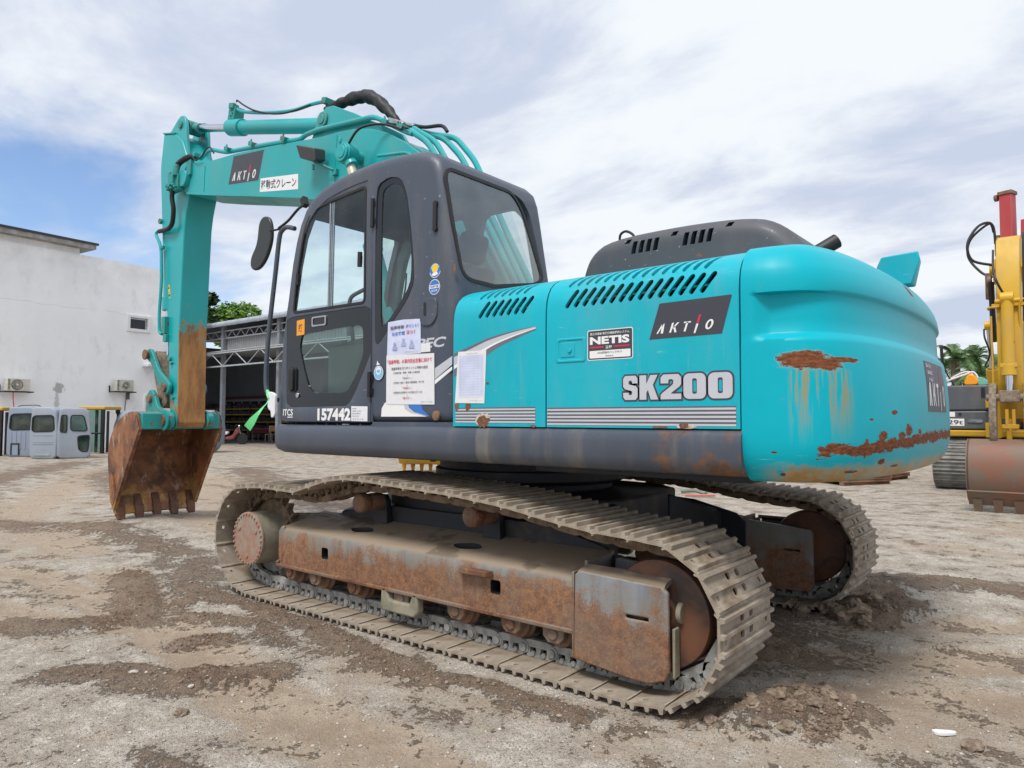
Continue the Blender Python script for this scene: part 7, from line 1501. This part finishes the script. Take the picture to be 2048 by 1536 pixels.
# boom (foot at the deck, apex, down to the nose) and stick
bm = [(.35, 1.25), (.15, 1.55), (.35, 1.95), (1.4, 3.3), (2.3, 4.05), (2.75, 4.15), (3.3, 4.1), (4.75, 3.72), (4.95, 3.55), (4.85, 3.38), (4.65, 3.35), (3.2, 3.50), (2.55, 3.35), (1.9, 2.75), (.8, 1.45)]
yb = obj('boom', MB().prism(bm, 'y', -.2, .2), m_yp, YE, bevel=.012)
yst = [(4.45, 4.02), (4.75, 4.05), (5.02, 3.95), (5.20, 3.55), (5.30, 3.1), (5.32, 2.4), (5.30, 1.55), (5.20, 1.32), (5.06, 1.34), (4.98, 1.7), (4.83, 2.9), (4.75, 3.4), (4.5, 3.8)]
ys = obj('stick', MB().prism(yst, 'y', -.140, .150), m_yp, YE, bevel=.01)
e = MB();  e.cyl((5.34, -.15, 3.0), (5.34, .15, 3.0), .035, 16); e.box(5.22, 5.36, -.19, .19, 2.92, 2.97); e.cyl((4.85, -.24, 3.55), (4.85, .24, 3.55), .08, 20); obj('stick_brackets', e, m_yp, ys, bevel=.006)
e = MB(); e.cyl((5.42, 0, 3.03), (5.44, 0, 1.98), .075, 20); e.cyl((5.435, 0, 2.08), (5.44, 0, 1.93), .09, 20); e.box(5.37, 5.50, -.10, .10, 2.04, 2.10); e.cyl((5.42, -.08, 3.03), (5.42, .08, 3.03), .085, 18); yc_ = obj('bucket_cylinder', e, m_yp, YE, bevel=.005); e = MB(); e.cyl((5.44, 0, 1.98), (5.45, 0, 1.65), .045, 16); obj('cylinder_rod', e, m_chrome, yc_)
e = MB(); e.tube([(5.28, -.23, 2.9), (5.36, -.23, 2.92), (5.40, -.10, 2.92), (5.40, -.09, 2.95)], .014, 6, 2); e.tube([(5.30, .14, 2.6), (5.36, .14, 2.95), (5.36, .22, 3.02), (5.2, .3, 3.0)], .014, 6, 2); e.tube([(5.30, -.20, 1.6), (5.33, -.20, 2.8)], .012, 6, 0); obj('stick_pipe', e, m_yp, ys)
e = MB(); e.tube([(4.9, -.2, 3.62), (4.95, -.45, 3.72), (4.95, -.50, 3.98), (4.8, -.38, 4.25), (4.6, -.24, 4.33), (4.5, -.2, 4.2)], .02, 8, 6); e.tube([(4.7, -.24, 3.4), (4.6, -.24, 2.9), (4.5, -.24, 2.5)], .04, 8, 2); obj('rubber_hose', e, m_dark, yb)
e = MB(); e.tube([(4.7, .18, 4.1), (5.15, .20, 3.95), (5.28, .20, 3.5), (5.33, .19, 2.7)], .018, 8, 5); e.tube([(5.36, -.05, 3.12), (5.40, -.12, 3.3), (5.30, -.16, 3.5), (5.1, -.17, 3.8)], .016, 8, 5); e.tube([(3.05, -.50, 2.86), (3.2, -.48, 2.7), (2.9, -.44, 2.45), (2.72, -.53, 2.25)], .014, 8, 5); obj('hydraulic_hose', e, m_dark, yb); e = MB(); e.cyl((4.6, -.30, 3.42), (4.6, -.24, 3.42), .10, 14); e.box(4.55, 4.66, -.32, -.24, 3.15, 3.55); obj('hose_manifold', e, m_rust, yb, bevel=.01)
for s in (-1, 1):
    y = s*.43; e = MB(); e.cyl((3.05, y-.06, 2.92), (3.05, y+.06, 2.92), .075, 20); e.cyl((3.05, min(y, 0), 2.92), (3.05, max(y, 0), 2.92), .045, 14); b_ = obj('boom_cylinder', e, m_yp, YE, bevel=.004); p, q = Vector((3.05, y, 2.92)), Vector((2.15, y, 1.0)); d = (q-p).normalized()
    e = MB(); e.cyl(p, p+d*.85, .042, 20); obj('cylinder_rod', e, m_chrome, b_); e = MB(); e.cyl(p+d*.80, q, .078, 24); e.cyl(p+d*.80, p+d*.98, .095, 24); obj('cylinder_barrel', e, m_yp, b_, bevel=.004)
e = MB(); e.box(1.9, 2.1, -.60, -.36, 1.52, 1.68); e.box(1.7, 2.0, -.62, -.40, .98, 1.25); e.box(1.9, 2.1, -.3, -.22, .95, 1.5); obj('deck_brackets', e, m_yp, YE, bevel=.01)
e = MB()
for y in (-.20, .20): e.prism(rnd([(5.20, 1.75), (5.34, 1.85), (5.50, 1.72), (5.60, 1.35), (5.55, 1.0), (5.42, 1.0), (5.40, 1.4)], 1), 'y', y-.045, y+.045)
e.cyl((5.47, -.28, 1.62), (5.47, .28, 1.62), .05, 14); e.box(5.40, 5.52, -.12, .12, 1.55, 1.72); lk_ = obj('bucket_link', e, m_mud, YE, bevel=.012); e = MB(); e.box(5.42, 5.48, -.06, -.02, 1.15, 1.45); e.box(5.42, 5.48, .02, .06, 1.15, 1.45); e.box(5.44, 5.50, -.10, .10, 1.18, 1.24); obj('link_guard', e, m_ypd, lk_, bevel=.005)
ybk = empty('bucket', None, None); ybk.parent = YE
P = [(p.x, p.y) for p in smooth([(5.15, .98, 0), (5.40, 1.03, 0), (5.62, .96, 0), (5.74, .75, 0), (5.76, .5, 0), (5.68, .28, 0), (5.58, .16, 0)], 4)]
e = MB(); strip(e, P, -.51, .62, -.02); obj('bucket_shell', e, m_rbk, ybk, ang=40); e = MB(); strip(e, [(5.72, .30), (5.58, .10)], -.51, .62, -.035); obj('cutting_edge', e, m_rbk, ybk)
for y in (-.51, .60): obj('bucket_side_plate', MB().prism(P+[(5.2, .5)], 'y', y-.012, y+.022), m_rbk, ybk)
for k in range(5): y = -.40+.24*k; e = MB(); e.q([(5.66, y-.06, .19), (5.66, y+.06, .19), (5.60, y+.06, .17), (5.60, y-.06, .17), (5.58, y-.045, .0), (5.58, y+.045, .0), (5.54, y+.045, .0), (5.54, y-.045, .0)], [(0,1,2,3), (7,6,5,4), (0,4,5,1), (1,5,6,2), (2,6,7,3), (3,7,4,0)]); obj('bucket_tooth', e, m_rbk, ybk)
# straps piled on the toolbox
e = MB(); e.tube([(1.7, -1.33, 1.97), (1.75, -1.2, 2.06), (1.7, -.95, 2.16), (1.7, -.80, 2.2), (1.7, -.7, 1.98)], .018, 6, 4); e.tube([(1.6, -1.33, 1.98), (1.65, -1.15, 2.12), (1.6, -.9, 2.22), (1.6, -.75, 2.0)], .016, 6, 4); tag(obj('white_rope', e, m_paper), 'white rope hanging over the toolbox of the yellow excavator', 'rope').matrix_world = YE.matrix_basis
e = MB(); e.prism(rnd([(-.98, 1.955), (-.93, 2.10), (-.88, 2.17), (-.80, 2.15), (-.72, 2.04), (-.74, 1.955)], 2), 'x', 1.5, 1.78); tag(obj('orange_strap', e, m_org, None, bevel=.02), 'bundled orange strap on the toolbox of the yellow excavator', 'strap').matrix_world = YE.matrix_basis
e = MB(); e.prism(rnd([(-.78, 1.955), (-.78, 2.08), (-.70, 2.12), (-.60, 2.05), (-.56, 1.955)], 2), 'x', 1.4, 1.75); tag(obj('mint_bag', e, flat('mint plastic', (.16, .45, .36), .5), None, bevel=.02), 'mint green bag beside the orange strap on the yellow excavator', 'bag').matrix_world = YE.matrix_basis
# ---- red machine behind it
rp = facing(2027, 20)
RM = empty('red_crane', 'red crane with an upright boom rising behind the yellow excavator', 'crane', rp, -PI/2-.3)
m_redp = paint('red machine paint', (.42, .045, .05), .45, .3, .04, coat=.1)
e = MB(); e.prism([(-.17, 1.5), (.17, 1.5), (.15, 7.70), (-.15, 7.70)], 'x', -.17, .17); rb = obj('boom', e, m_redp, RM, bevel=.015)
e = MB(); e.box(-.20, .20, -.18, .18, 7.70, 7.80); e.cyl((0, -.32, 6.45), (0, -.2, 6.45), .12, 14); e.box(-.06, .06, -.34, -.22, 6.0, 6.6); e.cyl((.1, -.28, 7.66), (.1, -.2, 7.66), .1, 12); obj('boom_head', e, m_rust, rb, bevel=.01)
e = MB(); e.tube([(.1, -.30, 6.35), (.1, -.34, 6.85), (.1, -.5, 6.95), (.1, -.95, 6.6), (.1, -1.02, 6.1), (.1, -.7, 5.6), (.1, -.4, 5.4)], .035, 8, 6); obj('rubber_hose', e, m_dark, rb)
e = MB(); e.prism([(.2, 1.6), (.75, 1.6), (.55, 6.9), (.35, 6.9)], 'x', -.12, .12); obj('jib_arm', e, m_redp, RM, bevel=.01)
e = MB(); e.box(-2.6, .9, -1.1, 1.1, .9, 2.2); obj('body', e, m_redp, RM, bevel=.08); e = MB(); [e.box(-2.4, 1.3, s*1.0-.3, s*1.0+.3, 0, .8) for s in (-1, 1)]; obj('crawler_track', e, m_ysh, RM, bevel=.2, seg=4)
# ================================================================ trees
def leafmat(name, a, b):
    m = M(name); n = m.noise(2.2, 3, .5); g = m.n('ShaderNodeObjectInfo').outputs['Random']; c = m.mix(m.ramp(n, .35, .65), a, b); m.b.inputs['Subsurface Weight'].default_value = 0
    tr = m.n('ShaderNodeBsdfTranslucent'); m.put(tr.inputs[0], c); mx_ = m.n('ShaderNodeMixShader'); mx_.inputs[0].default_value = .3; m.fin(c, .5); m.l(m.b.outputs[0], mx_.inputs[1]); m.l(tr.outputs[0], mx_.inputs[2]); m.l(mx_.outputs[0], m.out.inputs[0]); return m.m
m_lf = leafmat('bright leaves', (.09, .20, .025), (.20, .36, .05)); m_lfd = leafmat('dark leaves', (.03, .08, .02), (.08, .15, .04)); m_bark = flat('bark', (.13, .10, .075), .9, var=.3, sc=8, bump=.5)
m_palm = leafmat('palm fronds', (.06, .14, .045), (.17, .27, .10))
def tree(lab, loc, H_, R2, mt, seed, n=9000, grp=None, leaf=.20):
    r = random.Random(seed); a = empty('broadleaf_tree', lab, 'tree', loc, 0, grp); e = MB(); base = H_-R2*1.2
    e.tube([(0, 0, -.1), (.1, .05, base*.5), (.05, -.1, base), (0, 0, base+R2*.6)], .25, 10, 5, True, lambda t: .32*(1-.7*t)+.03); cl = []
    for k in range(11):
        an = r.random()*6.28; rr = R2*r.uniform(.35, .8); p = Vector((math.cos(an)*rr, math.sin(an)*rr, base+r.uniform(.0, 1.5)*R2)); cl.append((p, R2*r.uniform(.28, .48))); e.tube([(0, 0, base*.8), (p.x*.4, p.y*.4, (base+p.z)/2), p], .05, 6, 3, True, lambda t: .10*(1-t)+.015)
    obj('trunk', e, m_bark, a); cl.append((Vector((0, 0, H_-R2*.4)), R2*.45)); e = MB()
    for k in range(n):
        c, cr = r.choice(cl); d = Vector((r.gauss(0, 1), r.gauss(0, 1), r.gauss(0, 1))).normalized(); p = c+d*cr*(.55+.5*r.random()**.5)*(1+.25*mn.noise(d*2.5+c)); 
        if mn.noise(p*1.3+Vector((seed, 0, 0))) < -.28: continue
        u = Vector((r.gauss(0, 1), r.gauss(0, 1), r.gauss(0, .6))).normalized(); w = u.cross(d+Vector((.01, .02, .4))).normalized(); s = leaf*r.uniform(.6, 1.4); e.q([p-u*s, p+w*s*.45, p+u*s, p-w*s*.45], [(0, 1, 2, 3)])
    obj('crown', e, mt, a, fix=False, ang=180)
tree('bright green bushy tree rising above the shed roof', (*facing(462, 62)[:2], 0), 9.7, 2.7, m_lf, 4, 14000)
tree('dark green tree close beside the stick, behind the shed roof', (*facing(400, 60)[:2], 0), 10.9, 1.7, m_lfd, 8, 9000)
tree('smaller light green tree right of the bushy tree behind the shed', (*facing(502, 66)[:2], 0), 9.9, 1.4, m_lf, 12, 6000)
def palm(lab, loc, H_, seed, L_=3.4):
    r = random.Random(seed); a = empty('palm_tree', lab, 'palm', loc, 0, 'oil palms behind the yard'); e = MB(); e.tube([(0, 0, -.1), (.05, 0, H_*.5), (0, .05, H_)], .3, 10, 3, True, lambda t: .36-.08*t+.03*math.sin(t*60)); obj('trunk', e, m_bark, a); e = MB()
    for k in range(20):
        an = 6.28*k/20*5.1+r.random()*.3; el = R_(r.uniform(5, 82)); L2 = L_*r.uniform(.8, 1.1); h = Vector((math.cos(an), math.sin(an), 0)); pts = []; N3 = 16
        for i in range(N3+1):
            t = i/N3; pts.append(Vector((0, 0, H_))+h*(L2*t*math.cos(el)*(1-.12*t))+Vector((0, 0, L2*(t*math.sin(el)-.75*t*t*(.55+.45*math.cos(el))))))
        e.tube(pts[::4]+([pts[-1]] if N3 % 4 else []), .022, 4, 2)
        sd_ = h.cross(Vector((0, 0, 1)))
        for i in range(2, N3*3):
            t = i/(N3*3); f = t*N3; j = min(int(f), N3-1); p = pts[j]+(pts[j+1]-pts[j])*(f-j); ll = .62*math.sin(PI*min(1, t*.92+.08))**.6*L_/3.4
            for s in (-1, 1):
                q = p+sd_*s*ll*r.uniform(.75, 1)+(pts[j+1]-pts[j]).normalized()*ll*.55+Vector((0, 0, -ll*r.uniform(.15, .5))); w = (pts[j+1]-pts[j]).normalized()*.035; e.q([p-w, p+w, q+w*.2, q-w*.2], [(0, 1, 2, 3)])
    obj('fronds', e, m_palm, a, fix=False, ang=180)
for i, (u, dd, H_, lab) in enumerate(((1912, 52, 4.4, 'oil palm with arching fronds just right of the counterweight'), (1948, 60, 4.9, 'oil palm between the counterweight and the yellow excavator, farther back'), (1968, 50, 3.1, 'low oil palm close to the yellow excavator'), (1882, 64, 4.6, 'oil palm mostly hidden behind the counterweight'), (1992, 64, 4.4, 'oil palm behind the boom of the yellow excavator'), (1932, 70, 3.6, 'far oil palm low between two nearer ones'))): palm(lab, (*facing(u, dd)[:2], 0), H_+1.3, 20+i, 3.0)
# far belt of trees closing the yard
r = random.Random(77); e = MB()
for k in range(26000):
    x = r.uniform(-75, 120); yy = 108+8*r.random()+5*mn.noise(Vector((x*.05, 0, 0))); top_ = 4.2+1.6*mn.noise(Vector((x*.16, 3, 0)))+1.2*mn.noise(Vector((x*.6, 9, 0))); p = Vector((x, yy, top_*r.random()**.6)); u = Vector((r.gauss(0, 1), r.gauss(0, 1), r.gauss(0, 1))).normalized()*r.uniform(.3, .7); w = u.cross(Vector((r.gauss(0, 1), r.gauss(0, 1), 1))).normalized()*.3; e.q([p-u, p+w, p+u, p-w], [(0, 1, 2, 3)])
tag(obj('tree_belt', e, m_lfd, None, fix=False, ang=180), 'far belt of dense dark green trees beyond the yard', 'tree belt', kind='stuff')
